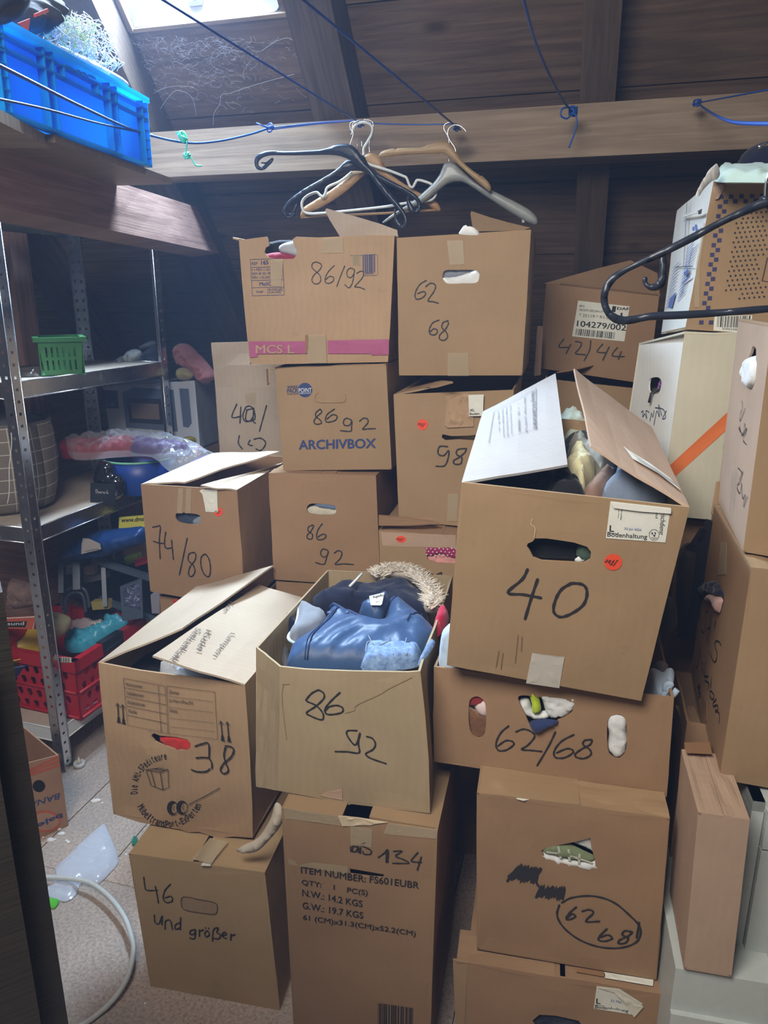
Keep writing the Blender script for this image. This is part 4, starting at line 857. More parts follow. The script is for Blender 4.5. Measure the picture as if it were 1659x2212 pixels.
# -- moving box 38
z = Z(180, 1200, 3.2525); f = c38.face; r = c38.root; mb = MB()
for s in ([(290, 855), (577, 912), (602, 1242), (318, 1182), (290, 855)], [(295, 922), (580, 975)], [(303, 985), (585, 1045)], [(308, 1052), (588, 1108)], [(313, 1115), (592, 1172)], [(530, 905), (555, 1230)], [(590, 910), (930, 950), (947, 1285), (608, 1240), (590, 910)]): mb.ribbon(f, f.poly(zz(z, s)), .0009, .0045, False)
for a, b in (((605, 983), (922, 1018)), ((608, 1060), (925, 1095)), ((612, 1135), (930, 1170)), ((618, 1195), (932, 1232))):
    for k in range(24): mb.ribbon(f, f.poly(zz(z, [(a[0] + (b[0] - a[0]) * (k + d) / 24, a[1] + (b[1] - a[1]) * (k + d) / 24) for d in (0, .6)])), .0009, .0045, False)
for s, a, b in (('Wohnzimmer', (305, 908), (422, 926)), ('Schlafzimmer', (312, 972), (428, 992)), ('Kinderzimmer', (316, 1037), (437, 1059)), ('Küche', (323, 1098), (378, 1108)), ('Zimmer', (606, 963), (680, 972)), ('zu Herrn/Frau/Frl.', (608, 1022), (780, 1041)), ('Inhalt:', (613, 1093), (668, 1101))): text(mb, f, z, s, a, b, (a[0] - 1, a[1] - 24), 0, .0045)
for x, y in ((243, 1030), (278, 1040), (972, 1150), (1018, 1155)):
    k = 1.0 if x < 900 else 1.06; e = lambda a, b: (x + a * k + b * .09, y + b * k)
    mb.ribbon(f, f.poly(zz(z, [e(0, 5), e(0, 110)])), .0022, .0045, False); mb.ribbon(f, f.poly(zz(z, [e(-14, 24), e(0, 2), e(14, 28)])), .0016, .0046, False); mb.panel(f, f.poly(zz(z, [e(-7, 100), e(7, 102), e(9, 128), e(16, 138), e(-16, 133), e(-9, 126)])), (), .0003, None, lambda *q: .0046)
ring_text(mb, f, z, 'Die AMÖ-Spediteure', 600, 1650, 222, 173, 268, 40); ring_text(mb, f, z, 'Möbeltransport-Experten', 600, 1650, 256, 152, 22, 40)
for s in ([(445, 1498), (540, 1485), (600, 1495), (605, 1622), (560, 1640), (478, 1612), (445, 1498)], [(445, 1498), (545, 1515), (600, 1495)], [(545, 1515), (562, 1638)], [(480, 1504), (508, 1622)], [(500, 1490), (585, 1503)]): mb.ribbon(f, f.poly(zz(z, s)), .0016, .0045, False)
for cx, cy in ((645, 1760), (712, 1755)):
    mb.panel(f, f.poly(zz(z, disc(z, cx - 8, cy, 40, 48))), [f.poly(zz(z, disc(z, cx + 4, cy, 24, 36)))], .0003, None, lambda *q: .0046); mb.ribbon(f, smooth(f.poly(zz(z, [(cx + 6, cy - 18), (cx - 4, cy), (cx + 6, cy + 18)]))), .0014, .0046, False)
mb.ribbon(f, f.poly(zz(z, [(750, 1735), (860, 1680), (965, 1625)])), .0016, .0045, False)
mb.build('printed_marks', PR_K, r, split=True)
ink(r, f, z, [[(788, 1337), (835, 1320), (882, 1318), (884, 1420)], [(795, 1418), (840, 1415), (884, 1422), (905, 1460), (905, 1490)], [(892, 1495), (860, 1512), (800, 1510), (765, 1497)], [(1003, 1330), (1045, 1335), (1062, 1360), (1040, 1410), (990, 1455), (966, 1500), (990, 1526), (1022, 1505), (1003, 1450), (990, 1400), (1002, 1340)]], .0036, INK, 'marker_writing', None, 5, False, .0048)
A, B = c38.K[0], c38.F[0]; w38 = (c38.F[1] - c38.F[0]).length / 2
lf = flap(c38, A, B, on_ray(395, 1359, B, w38 * 1.02, True), on_ray(590, 1221, A, w38 * 1.05, True), CB_L, 'flap', 'raised pale flap', 3, .006)
A, B = c38.F[1], c38.K[1]; D = on_ray(330, 1416, A, w38 * 1.12, True); C = on_ray(560, 1262, B, w38 * 1.1, True)
rf = flap(c38, A, B, C, D, CB_L, 'flap', 'pale flap with handwriting', 5, .004); rp = c38.sheet(A - D, C - D)
PEN = plain('pen_writing', (.10, .075, .06), .7)
def wrtg(x, y, dx, dy, n, h, seed):
    rnd = random.Random(seed); o = []
    L = math.hypot(dx, dy); px_, py_ = -dy / L, dx / L
    for k in range(n * 3):
        t = k / (n * 3 - 1); s = h * (rnd.uniform(.3, 1) if k % 3 == 1 else rnd.uniform(-.2, .1)) * (1.6 if rnd.random() < .15 else 1); o.append((x + dx * t + px_ * s + rnd.uniform(-3, 3), y + dy * t + py_ * s + rnd.uniform(-3, 3)))
    return o
mb = MB()
for w_, a_, b_, h_ in (('Seliselkalk', (800, 492), (612, 712), (34, 14)), ('Kidel', (868, 508), (800, 640), (36, 12)), ('Lampen', (1030, 536), (905, 682), (36, 14)), ('Kram', (1040, 300), (985, 372), (26, 10))): text(mb, rp, z, w_, a_, b_, (a_[0] + h_[0], a_[1] + h_[1]), -.012, .006)
mb.build('handwriting', PEN, rf, split=True)
lp = Plane(B, c38.K[0] - B, UP)
# -- shipping label box
z = Z(1100, 500, 2.968); f = c42.face; r = c42.root
o = patch(r, f, z, [(442, 443), (772, 480), (738, 705), (403, 672)], PAPER, 'shipping_label', 'white printed shipping label'); mb = MB()
for s, a, b, h, k in (('BFS', (450, 484), (482, 487), 14, 0), ('SIEGEN-SEELBACH', (448, 508), (600, 522), 14, .0), ('* 25119 * R1-062', (447, 545), (670, 566), 20, 0), ('104279/002', (432, 608), (747, 637), 38, .015), ('DAF', (690, 502), (768, 506), 18, .03), ('1.', (712, 545), (755, 550), 24, .02)): text(mb, f, z, s, a, b, (a[0] + h * .12, a[1] - h), k, .0016)
mb.panel(f, f.poly(zz(z, [(662, 478), (686, 480), (680, 518), (656, 514)])), (), .0003, None, lambda *q: .0015); barcode(mb, f, z, [(430, 622), (690, 648), (683, 690), (423, 664)], 30, 2, .0016); mb.build('label_text', PR_K, o, split=True)
ink(r, f, z, [[(350, 690), (318, 740), (382, 742)], [(394, 725), (365, 782)], [(425, 705), (462, 715), (450, 750), (425, 782), (488, 790)], [(522, 700), (515, 760), (480, 828)], [(600, 722), (563, 770), (622, 777)], [(640, 740), (600, 825)], [(692, 745), (660, 795), (737, 802)], [(718, 770), (700, 818)]], .0040)
q = standing(1180, 612, 2.70, 13); mb = MB(); mb.panel(q, q.poly([(1175, 612), (1426, 640), (1420, 590), (1362, 562), (1290, 580)]), (), .0045, .05, wob(4, .004)); mb.build('flap', CB_B, r)
lid(c42, 'F', 8, .05, CB_B, None, 4, .12, 1.0)
q = Plane(at_y(1164, 806, 2.27), HV * -1, UP); mb = MB(); mb.slab(at_y(1155, 812, 2.24), at_y(1168, 810, 2.25), at_y(1173, 704, 2.25), at_y(1162, 704, 2.24), .004, 2, 4, lambda a, b: .004 * noise.noise(Vec((a, b * 4, 8)))); mb.build('flap', CB_P, cS.root)
mb = MB(); mb.slab(at_y(1203, 806, 2.26), at_y(1290, 806, 2.42), at_y(1322, 781, 2.40), at_y(1240, 800, 2.28), .004); mb.build('flap', CB_B, cS.root)
# -- white box, checker carton, right stacks
f = cW.face; r = cW.root
patch(r, f, Z(0, 0, 1), [(1446, 1006), (1640, 827), (1638, 866), (1458, 1030)], PR_O, 'orange_stripe', 'orange diagonal stripe', .0006)
patch(r, f, Z(0, 0, 1), disc(None, 1582, 968, 21, 22), PR_G, 'green_dot', 'green printed dot', .0006); mb = MB(); mb.ribbon(f, smooth(f.poly([(1592, 960), (1582, 962), (1581, 974), (1592, 976)])), .003, .0014); mb.build('dot_mark', WHITE, r)
ink(r, cW.left, z, [[(850, 1160), (862, 1150), (858, 1190), (872, 1170), (885, 1200), (880, 1150), (900, 1160)], [(905, 1215), (915, 1165), (922, 1190), (932, 1150)], [(930, 1240), (950, 1150), (965, 1190), (962, 1110), (980, 1180)], [(940, 1130), (990, 1140), (1005, 1190), (985, 1200), (1010, 1150)]], .0022, INK2, 'pen_writing', None, 4)
mb = MB(); mb.tube([cW.left.at(*cW.left.px(*z(*p)), -.02 + .03 * (i > 1)) for i, p in enumerate([(935, 960), (940, 1000), (935, 1040), (922, 1098)])], .003); mb.build('pull_cord', INK, r)
mb = MB(); mb.tube([cW.left.at(*cW.left.px(*z(*p)), -.012) for p in smooth([(925, 1010), (940, 960), (955, 965), (945, 985), (930, 975)])], .003); mb.build('purple_cord', plain('purple', (.30, .12, .42), .6), r)
z = Z(1420, 350, 4.02); f = cX.face; r = cX.root; mb = MB()
def sq(cx, cy, s=18): mb.panel(f, f.poly(zz(z, [(cx - s - 3, cy - s), (cx + s - 1, cy - s), (cx + s - 4, cy + s), (cx - s - 6, cy + s)])), (), .0003, None, lambda *q: .0007)
for k in range(14):
    t = k / 13; sq(560 + (385 - 560) * t, 303 + (1393 - 303) * t)
for k in range(12): t = k / 11; sq(597 + (444 - 597) * t, 345 + (1267 - 345) * t)
for x, y in ((645, 300), (735, 298), (825, 296), (915, 293), (680, 343), (770, 342), (860, 338), (947, 335), (470, 1393)): sq(x, y)
mb.build('checker_border', plain('print_navy', (.035, .035, .12), .7), r, split=True)
mb = MB()
for j in range(19):
    y = 450 + j * 41.5
    for i in range(9):
        x = 700 - j * 6.5 + (20 if j % 2 else 0) + i * 43 + (30 if j < 2 else 0); yy = y - i * 3.5
        if x < 950 and not (j > 16 and i < 3) and not (x > 890 and 820 < yy < 1050): mb.panel(f, f.poly(zz(z, disc(z, x, yy, 9.5, 10, 10))), (), .0003, None, lambda *q: .0007)
for s in ([(955, 830), (910, 1032), (1000, 1045)],): mb.ribbon(f, f.poly(zz(z, s)), .002, .0012, False)
mb.build('dot_print', plain('print_brown', (.035, .025, .03), .7), r)
o = patch(r, f, z, [(497, 1335), (825, 1330), (805, 1490), (486, 1462)], PAPER, 'barcode_label'); mb = MB(); barcode(mb, f, z, [(522, 1340), (812, 1334), (800, 1440), (515, 1432)], 20, 4, .0016); text(mb, f, z, '2000258241', (560, 1455), (740, 1466), (562, 1437), 0, .0016); mb.build('label_text', PR_K, o, split=True)
lp = cX.left; mb = MB(); rnd = random.Random(3)
for k in range(16):
    y = 700 + k * 30; a = (200 - (k * 7), y); mb.ribbon(lp, lp.poly(zz(z, [(265 - k * 6, y + 60), (330 - k * 6.5, y - 20)])), .0022, .0012, False)
for k in range(12): y = 900 + k * 32; mb.ribbon(lp, lp.poly(zz(z, [(140 - k * 6, y + 20), (195 - k * 6, y - 30)])), .0014, .0012, False)
mb.panel(lp, lp.poly(zz(z, [(165, 1130), (130, 1270), (95, 1262), (110, 1190)])), (), .0003, None, lambda *q: .001); mb.ribbon(lp, lp.poly(zz(z, [(220, 1055), (290, 990)])), .004, .0012, False)
for x, y in ((340, 560), (318, 580), (345, 590), (245, 970), (262, 950)): mb.panel(lp, lp.poly(zz(z, disc(z, x, y, 12, 20, 10))), (), .0003, None, lambda *q: .001)
mb.build('blue_print', PR_LB, r, split=True)
mb = MB(); mb.ribbon(lp, lp.poly(zz(z, [(262, 360), (250, 560), (232, 905)])), .005, .0012); mb.ribbon(lp, lp.poly(zz(z, [(160, 912), (310, 905)])), .0015, .0012); mb.panel(lp, lp.poly(zz(z, [(355, 425), (392, 405), (385, 450), (360, 455)])), (), .0003, None, lambda *q: .001); mb.build('side_gap', plain('gap_dark', (.04, .03, .03), .9), r)
patch(r, lp, z, [(230, 468), (360, 425), (375, 440), (240, 482)], CB_W, 'torn_tab', None, .006, .003); q = f.shift(.004); patch(r, f, z, [(480, 220), (560, 195), (582, 225), (560, 265), (530, 320), (500, 330)], CB_P, 'torn_corner', None, .003, .001, .012)
patch(r, f, z, [(400, 530), (425, 535), (370, 900), (365, 1260), (320, 1260), (335, 900)], TAPE, 'packing_tape', None, .002)
z = Z(1400, 1000, 5.53); lp = cB.left; r = cB.root
ink(r, lp, Z(1400, 560, 5.53), [[(1130, 1690), (1135, 1770), (1110, 1850), (1105, 1930), (1150, 1830), (1165, 1780)], [(1100, 1990), (1110, 2060), (1090, 2010), (1140, 2100), (1160, 1960), (1170, 2100)], [(1120, 2110), (1185, 2020), (1140, 2150), (1175, 2210)]], .0022)
ink(r, lp, z, [[(1085, 60), (1130, 130), (1100, 230), (1070, 280), (1100, 360), (1130, 250)], [(1120, 230), (1140, 420), (1170, 380), (1150, 520), (1195, 400)], [(1140, 100), (1100, 200)]], .0022)
ink(r, lp, z, [line((1010 + 9 * k, 90 + 20 * (k % 3)), (975 + 9 * k, 690 - 60 * (k % 4)), 4) for k in range(9)], .0009, plain('pencil', (.30, .26, .27), .7), 'pencil_hatching', None, 2)
lp = cU.left; r = cU.root
ink(r, lp, z, [[(722, 1770), (690, 1800), (695, 1900), (672, 2030), (643, 1990)], [(745, 1790), (730, 1960), (700, 2155)], [(772, 1800), (750, 1980), (725, 2155)], [(712, 1985), (755, 1968)], [(818, 1885), (800, 1980)]], .0034)
ink(r, lp, Z(1380, 1360, 5.53), [[(985, 185), (960, 142), (925, 140), (918, 200), (940, 290), (915, 388), (880, 340), (860, 262)], [(748, 255), (720, 400), (705, 455), (690, 440)], [(755, 395), (770, 420), (755, 560)], [(770, 470), (790, 560)], [(808, 380), (795, 520), (800, 620)], [(790, 560), (835, 555)], [(800, 610), (845, 640), (830, 715)], [(880, 565), (865, 700)], [(862, 730), (860, 790), (890, 835), (910, 790), (880, 740), (862, 735)], [(935, 830), (900, 880), (905, 920), (945, 900), (955, 950), (930, 990)], [(925, 960), (970, 1000), (975, 1060), (970, 1110)], [(735, 650), (710, 700), (740, 690), (715, 750), (745, 770), (720, 820)]], .0030)
patch(r, lp, Z(1380, 1360, 5.53), [(760, 770), (815, 880), (820, 1090), (770, 1180), (735, 1080)], TAPE_B, 'tape_strip', None, .001)
patch(r, lp, z, [(880, 930), (945, 960), (935, 1330), (835, 1340), (870, 1100)], TAPE, 'packing_tape', None, .0012)
mb = MB(); mb.slab(at_y(1537, 1111, 1.50), at_y(1570, 1111, 1.50), at_y(1570, 1038, 1.52), at_y(1548, 1040, 1.52), .004, 2, 3); mb.build('flap', CB, r)
tp = lying(1480, 1630, .788, 13); patch(cL.root, tp, Z(1380, 1360, 5.53), [(540, 1370), (840, 1365), (870, 1510), (560, 1495)], TAPE_B, 'tape_strip', 'brown tape across the lid', .004)

mb = MB(); mb.slab(at_y(1458, 1523, 1.42), at_y(1492, 1592, 1.30), at_y(1526, 1590, 1.30), at_y(1500, 1526, 1.42), .005, 3, 3); mb.build('flap', CB_B, cK.root)
# ------------------------------------------------------------------ clothes
def garment(name, label, cat, pl, z, pts, mat, T=.03, r=.03, amp=.006, sc=22, seed=1, group=None, off=0.0, step=.0075, parent=None, back=.004, k=3):
    """A folded or crumpled piece of clothing with its own outline, swelling towards the viewer."""
    P = smooth(pl.poly(zz(z, pts)), k, True); o3 = Vec((seed * 5.1, seed * 2.3, seed))
    def wf(a, b, d):
        e = min(1, d / r); return off + T * (.82 if amp > .004 else 1) * math.sqrt(max(0, 1 - (1 - e) ** 2)) + amp * 1.7 * fold(Vec((a * sc, b * sc, 0)) + o3) * min(1, d / (r * .5))
    mb = MB(); mb.panel(pl, P, (), .003, step, wf, lambda a, b, d: off - back * min(1, d / r), True)
    o = mb.build(name, mat, parent, None if parent else None)
    if label and parent is None: put(o, label, cat, group)
    elif label: o['label'] = label
    pl.wsurf = wf
    return o
def on(pl, P2, wf, w, polys):
    d = edge_dist(P2, polys); return pl.at(P2[0], P2[1], wf(P2[0], P2[1], d) + w)
NAVY = cloth('navy_cloth', (.012, .016, .042)); BLACKC = cloth('black_cloth', (.012, .012, .016)); RAIN = cloth('raincoat_blue', (.045, .095, .215), .6, .1, .42, .05)
GREYF = cloth('grey_fleece', (.25, .28, .33)); WHITEC = cloth('white_cloth', (.78, .79, .78)); CREAM = cloth('cream_knit', (.62, .58, .36), .5); SATIN = cloth('grey_satin', (.24, .235, .20), .6, .1, .5)
MINT = cloth('mint_cloth', (.62, .82, .76)); PGREEN = cloth('pale_green_cloth', (.66, .76, .66)); BROWNC = cloth('brown_cloth', (.26, .16, .12)); BFLEECE = cloth('blue_grey_fleece', (.20, .25, .34), .6); LBLUE = cloth('light_blue_cloth', (.55, .70, .90))
REDC = cloth('red_cloth', (.62, .035, .03)); CRIM = cloth('crimson_cloth', (.55, .02, .07)); MAROON = cloth('maroon_cloth', (.28, .03, .06)); MAG = cloth('magenta_cloth', (.38, .03, .13)); PINKF = cloth('pink_fleece', (.72, .34, .32)); PINK = cloth('pink_cloth', (.72, .45, .42))
LIME = cloth('lime_cloth', (.55, .72, .03)); TEDDY = cloth('brown_teddy', (.20, .095, .045), .5, .4); GPLAID = cloth('green_plaid', (.20, .24, .13)); DGREY = cloth('dark_shiny_grey', (.10, .11, .13), 1, .2, .35); OLIVE = cloth('dark_olive', (.05, .05, .055))
def denim():
    m, nt, b = nodes('denim'); t = N(nt, 'ShaderNodeTexCoord'); f = noise_t(nt, t.outputs['Object'], 90, 5, .7); g = noise_t(nt, t.outputs['Object'], 700, 2)
    c = ramp(nt, f, [(.3, (.08, .15, .33)), (.6, (.26, .40, .66)), (.8, (.55, .68, .85))]); c = mix(nt, g, mix(nt, .3, c, (0, 0, 0)), c); nt.links.new(c, b.inputs['Base Color']); b.inputs['Roughness'].default_value = .9; bump(nt, b, f, .4, .002); return m
DENIM = denim()
CL = 'clothes heaped in the open boxes'; HH = 'clothes showing through the hand holes'
# jackets in the open box
z = Z(600, 1240, 4.366); g = lambda T, tilt=7: lying(700, 1440, T, 12.8, tilt)
o = garment('fleece_lining', 'dark shiny lining pushed against the left side of the jacket box', 'clothing', g(.815), z, [(45, 545), (110, 540), (165, 555), (112, 660), (105, 780), (100, 870), (50, 860), (42, 700)], DGREY, .03, .03, .004, 30, 2, CL)
garment('navy_trousers', 'folded navy cloth at the left edge of the jacket box', 'clothing', g(.845), z, [(60, 520), (70, 440), (95, 428), (190, 460), (180, 545), (100, 555), (50, 545)], NAVY, .03, .02, .003, 20, 3, CL)
pk = garment('parka', 'dark navy parka with fur-trimmed hood at the back of the jacket box', 'jacket', g(.835), z, [(290, 330), (440, 270), (600, 188), (760, 188), (830, 212), (920, 182), (1060, 145), (1200, 165), (1320, 220), (1400, 300), (1430, 390), (1420, 470), (1300, 480), (1100, 480), (900, 450), (700, 420), (480, 430), (360, 400)], NAVY, .06, .05, .007, 16, 4, CL)
zf = [(960, 200), (1010, 165), (1080, 148), (1180, 150), (1290, 195), (1390, 280), (1450, 370), (1460, 450), (1445, 505)]
pl = g(.835); mb = MB(); rnd = random.Random(7); cl = smooth(pl.poly(zz(z, zf)), 14)
for k, p in enumerate(cl):
    for j in range(11):
        a = rnd.uniform(0, 6.28); d = Vec((math.cos(a), math.sin(a) * .8 + .2, rnd.uniform(.3, 1))).normalized(); rr = .016 * rnd.random() ** .5; c = pl.at(p[0] + rr * math.cos(a * 3), p[1] + rr * math.sin(a * 3), .058)
        mb.tube([c, c + d * .012, c + d * .012 + (d + Vec((rnd.uniform(-.5, .5), rnd.uniform(-.5, .5), -.2))) * .010], [.0022, .0016, .0003], 4, False, False)
mb.tube([pl.at(*p, .052) for p in cl], .017, 8)
fr = mb.build('fur_trim', cloth('cream_fur', (.68, .60, .50), .4, .3), pk); fr['label'] = 'cream fur trim of the hood'
mb = MB(); mb.tube([pl.at(*p, .068) for p in pl.poly(zz(z, [(690, 352), (750, 290), (802, 228)]))], .003); mb.build('zip_tape', WHITEC, pk)
fg = garment('fleece_hoodie', 'grey fleece flap with pale piping left in the jacket box', 'clothing', g(.865), z, [(200, 325), (300, 347), (420, 395), (470, 440), (420, 540), (340, 580), (210, 650), (170, 678), (112, 645), (105, 600), (158, 530), (188, 430)], GREYF, .03, .025, .004, 14, 5, CL)
mb = MB(); pl = g(.865); mb.tube([pl.at(*p, .006) for p in smooth(pl.poly(zz(z, [(202, 325), (190, 430), (158, 530), (106, 600), (112, 645), (172, 676)])), 4)], .0035); mb.build('piping', LBLUE, fg)
RO = [(100, 880), (103, 780), (130, 710), (220, 640), (350, 570), (400, 530), (440, 460), (480, 380), (520, 345), (580, 360), (660, 410), (740, 440), (820, 470), (900, 488), (985, 485), (1010, 420), (1040, 330), (1090, 285), (1165, 275), (1240, 335), (1350, 420), (1440, 510), (1505, 595), (1460, 680), (1380, 760), (1300, 850), (1150, 900), (900, 905), (600, 905), (300, 895)]
pl = g(.862, 8); rc = garment('raincoat', 'blue rubber raincoat spread over the jacket box', 'jacket', pl, z, RO, RAIN, .045, .06, .0075, 9, 6, CL, 0, .0075); RP = [smooth(pl.poly(zz(z, RO)), 3, True)]; rw = pl.wsurf
def seam(pts, r, mat, nm, k=6):
    mb = MB(); mb.tube([on(pl, p, rw, .002, RP) for p in smooth(pl.poly(zz(z, pts)), k)], r); return mb.build(nm, mat, rc)
DK = cloth('raincoat_dark', (.025, .05, .14), 1, .1, .6, 0)
seam([(612, 430), (520, 520), (420, 630), (340, 740), (285, 880)], .0016, DK, 'placket_seam'); seam([(590, 430), (500, 515), (395, 620), (310, 735), (262, 880)], .001, DK, 'placket_seam'); seam([(1362, 420), (1290, 510), (1225, 600)], .0012, DK, 'sleeve_seam')
seam([(500, 365), (580, 395), (680, 445), (800, 490), (900, 505), (985, 495), (1015, 430), (1050, 340), (1110, 295)], .005, DK, 'collar')
for x, y in ((490, 445), (658, 500)):
    p = on(pl, pl.px(*z(x, y)), rw, .0015, RP); mb = MB(); mb.lathe(p, [(.0048, -.002), (.0050, .001), (.0035, .002), (.0030, .0012), (.0015, .0015)], 14, pl.n); mb.build('snap_button', RAIN, rc)
col = garment('collar_facing', None, None, g(.868, 8), z, [(770, 405), (830, 370), (920, 335), (960, 290), (1060, 290), (1020, 400), (985, 482), (900, 480), (820, 460)], RAIN, .03, .02, .003, 20, 8, None, .012, .008, rc)
lbp = g(.868, 8); lb = patch(rc, lbp, z, [(870, 385), (1012, 350), (990, 462), (975, 475), (886, 474)], PAPER, 'size_label', 'white size label', .049)
words(lb, lbp, z, [('lupilu', (905, 420), (1000, 398), (908, 385), .02), ('86/92', (930, 455), (970, 448), (931, 440))], PR_K, 'label_text', None, .0505)
je = garment('jeans', 'faded blue jeans folded in the front right of the jacket box', 'trousers', g(.895, 6), z, [(800, 905), (810, 800), (838, 710), (870, 690), (960, 692), (1100, 702), (1215, 718), (1350, 740), (1350, 830), (1310, 880), (1100, 910)], DENIM, .03, .025, .006, 26, 9, CL)
pj = g(.895, 6); mb = MB()
for s in ([(860, 700), (900, 770), (960, 790), (1060, 740)], [(1215, 722), (1200, 800), (1215, 880)], [(830, 850), (850, 760), (890, 770), (900, 860)], [(1080, 720), (1090, 880)]): mb.tube([pj.at(*p, .0295) for p in smooth(pj.poly(zz(z, s)), 5)], .0008)
mb.build('stitching', cloth('stitch_tan', (.34, .38, .42)), je)
garment('denim_strap', 'pale denim strap standing up at the right rim of the jacket box', 'clothing', g(.905, 14), z, [(1330, 870), (1345, 780), (1435, 625), (1485, 648), (1440, 740)], DENIM, .012, .012, .001, 20, 10, CL)
garment('crimson_jumper', 'crimson cloth poking up in the right corner of the jacket box', 'clothing', g(.87, 8), z, [(1460, 540), (1485, 440), (1522, 360), (1612, 405), (1605, 470), (1560, 540), (1505, 592)], CRIM, .03, .02, .008, 30, 11, CL)
# clothes in box 40
z = Z(1000, 860, 3.19); g = lambda zt, tilt=10: lying(1250, 1080, zt, 11.5, tilt)
zt = c40.F[1].z - .035
GZ = [('navy_jumper', 'dark navy clothing under the pale flap of box 40', [(10, 600), (200, 540), (420, 480), (620, 470), (660, 560), (640, 680), (300, 660)], NAVY, .04, .05, .016, 16, -.03),
      ('pale_shirt', 'pale green shirt at the back of box 40', [(660, 110), (760, 100), (845, 128), (880, 200), (900, 280), (800, 310), (690, 320), (660, 200)], PGREEN, .04, .04, .010, 24, -.02),
      ('olive_top', 'very dark olive top behind the satin in box 40', [(690, 300), (830, 270), (930, 280), (1040, 400), (980, 440), (800, 410), (690, 380)], OLIVE, .04, .03, .006, 20, -.015),
      ('satin_blouse', 'grey-green satin blouse in deep folds in box 40', [(715, 370), (760, 342), (850, 385), (900, 420), (980, 398), (1065, 430), (1065, 520), (1010, 560), (930, 580), (870, 520), (800, 460), (730, 420)], SATIN, .05, .03, .014, 26, -.005),
      ('black_jumper', 'black clothing in the middle of box 40', [(590, 580), (680, 560), (790, 600), (850, 670), (830, 720), (600, 700)], BLACKC, .035, .03, .014, 26, -.01),
      ('knit_jumper', 'cream ribbed knit bunched up in box 40', [(640, 560), (715, 490), (735, 405), (800, 408), (850, 440), (875, 482), (922, 522), (915, 562), (860, 600), (840, 640), (795, 645), (750, 605), (685, 585)], CREAM, .045, .03, .013, 36, 0),
      ('brown_top', 'plain brown cloth at the front rim of box 40', [(820, 690), (870, 610), (960, 555), (1065, 518), (1050, 600), (970, 700), (890, 720)], BROWNC, .035, .03, .009, 18, .0),
      ('fleece_jacket', 'blue-grey fleece folded at the front right of box 40', [(950, 700), (1025, 630), (1038, 550), (1088, 492), (1140, 490), (1172, 540), (1180, 585), (1205, 535), (1290, 568), (1385, 640), (1395, 730), (1150, 740)], BFLEECE, .045, .03, .015, 20, .0)]
for i, (n, l, pts, m, T, r, am, sc, of) in enumerate(GZ): garment(n, l, 'clothing', g(zt), z, pts, m, T, r, am, sc, 20 + i, CL, of)
# cloth behind hand holes: pieces pressed against the inside of each face
def peek(name, label, c, pts, mat, z=None, T=.010, off=-.018, amp=.003, sc=45, seed=1, side=None, cat='clothing'):
    pl = (side or c.face); q = Plane(pl.o, pl.u, pl.v); return garment(name, label, cat, q, z or Z(0, 0, 1), pts, mat, T, .012, amp, sc, seed, HH, off, .006)
peek('maroon_jumper', 'maroon cloth in the torn hand hole of the pink-striped carton', cM, [(565, 552), (585, 545), (610, 545), (632, 552), (650, 575), (560, 575)], MAROON, seed=1)
peek('grey_shirt', 'grey white cloth in the torn hand hole of the pink-striped carton', cM, [(596, 530), (620, 520), (650, 522), (652, 560), (625, 552), (600, 545)], cloth('mid_grey_shirt', (.42, .43, .45)), off=-.026, seed=2)
peek('black_trousers', 'dark cloth filling the pink-striped carton', cM, [(560, 522), (660, 522), (660, 580), (560, 580)], BLACKC, off=-.05, seed=3)
peek('white_shirt', 'white cloth in the hand hole of the topmost tan box', c62, [(950, 600), (985, 596), (1012, 586), (1042, 580), (1045, 618), (950, 620)], WHITEC, seed=4)
peek('grey_sleeve', 'grey cloth above the white one in that topmost hand hole', c62, [(950, 578), (1020, 576), (1030, 588), (990, 600), (955, 602)], GREYF, off=-.024, seed=5)
garment('white_sleeve', 'white cloth tip over the rim of the topmost tan box', 'clothing', lying(1005, 499, c62.F[0].z - .01, 13, 50), Z(0, 0, 1), [(993, 506), (996, 497), (1006, 492), (1020, 495), (1034, 500), (1030, 508)], WHITEC, .015, .02, .004, 30, 6, CL)
peek('beige_trousers', 'beige printed cloth in the hand hole under the archive box', c86, [(658, 1098), (690, 1094), (730, 1100), (730, 1118), (658, 1118)], cloth('beige_cloth', (.62, .57, .46)), seed=7)
peek('blue_trousers', 'slate blue cloth over the beige one under the archive box', c86, [(675, 1084), (730, 1084), (732, 1104), (700, 1102), (680, 1096)], cloth('slate_blue', (.16, .22, .34)), off=-.014, seed=8)
peek('slate_jumper', 'dark slate cloth in the hand hole of the 74/80 box', c74, [(370, 1100), (440, 1100), (442, 1140), (372, 1138)], cloth('dark_slate', (.05, .07, .11)), off=-.03, seed=9)
peek('grey_sock', 'pale grey cloth corner in the 74/80 hand hole', c74, [(410, 1126), (432, 1114), (440, 1120), (438, 1138), (412, 1138)], GREYF, off=-.022, seed=10)
peek('dotted_blouse', 'magenta cloth with white dots in the egg box hand hole', cP, [(912, 1176), (1010, 1180), (1010, 1200), (980, 1210), (950, 1200), (925, 1206), (912, 1198)], MAG, off=-.012, seed=11)
pl = Plane(cP.face.o, cP.face.u, cP.face.v); mb = MB()
for k in range(26): x = 922 + (k % 9) * 9 + (4 if (k // 9) % 2 else 0); y = 1184 + (k // 9) * 6.5 + (k % 3); mb.panel(pl, pl.poly(disc(None, x, y, 1.5, 1.4, 7)), (), .0003, None, lambda *a: .0025)
dl = bpy.data.objects['dotted_blouse']; mb.build('white_dots', WHITE, dl)
peek('pink_fleece', 'fluffy salmon pink cloth below the dotted one in the egg box', cP, [(912, 1200), (950, 1196), (1010, 1192), (1010, 1230), (915, 1226)], PINKF, off=-.020, amp=.004, sc=90, seed=12)
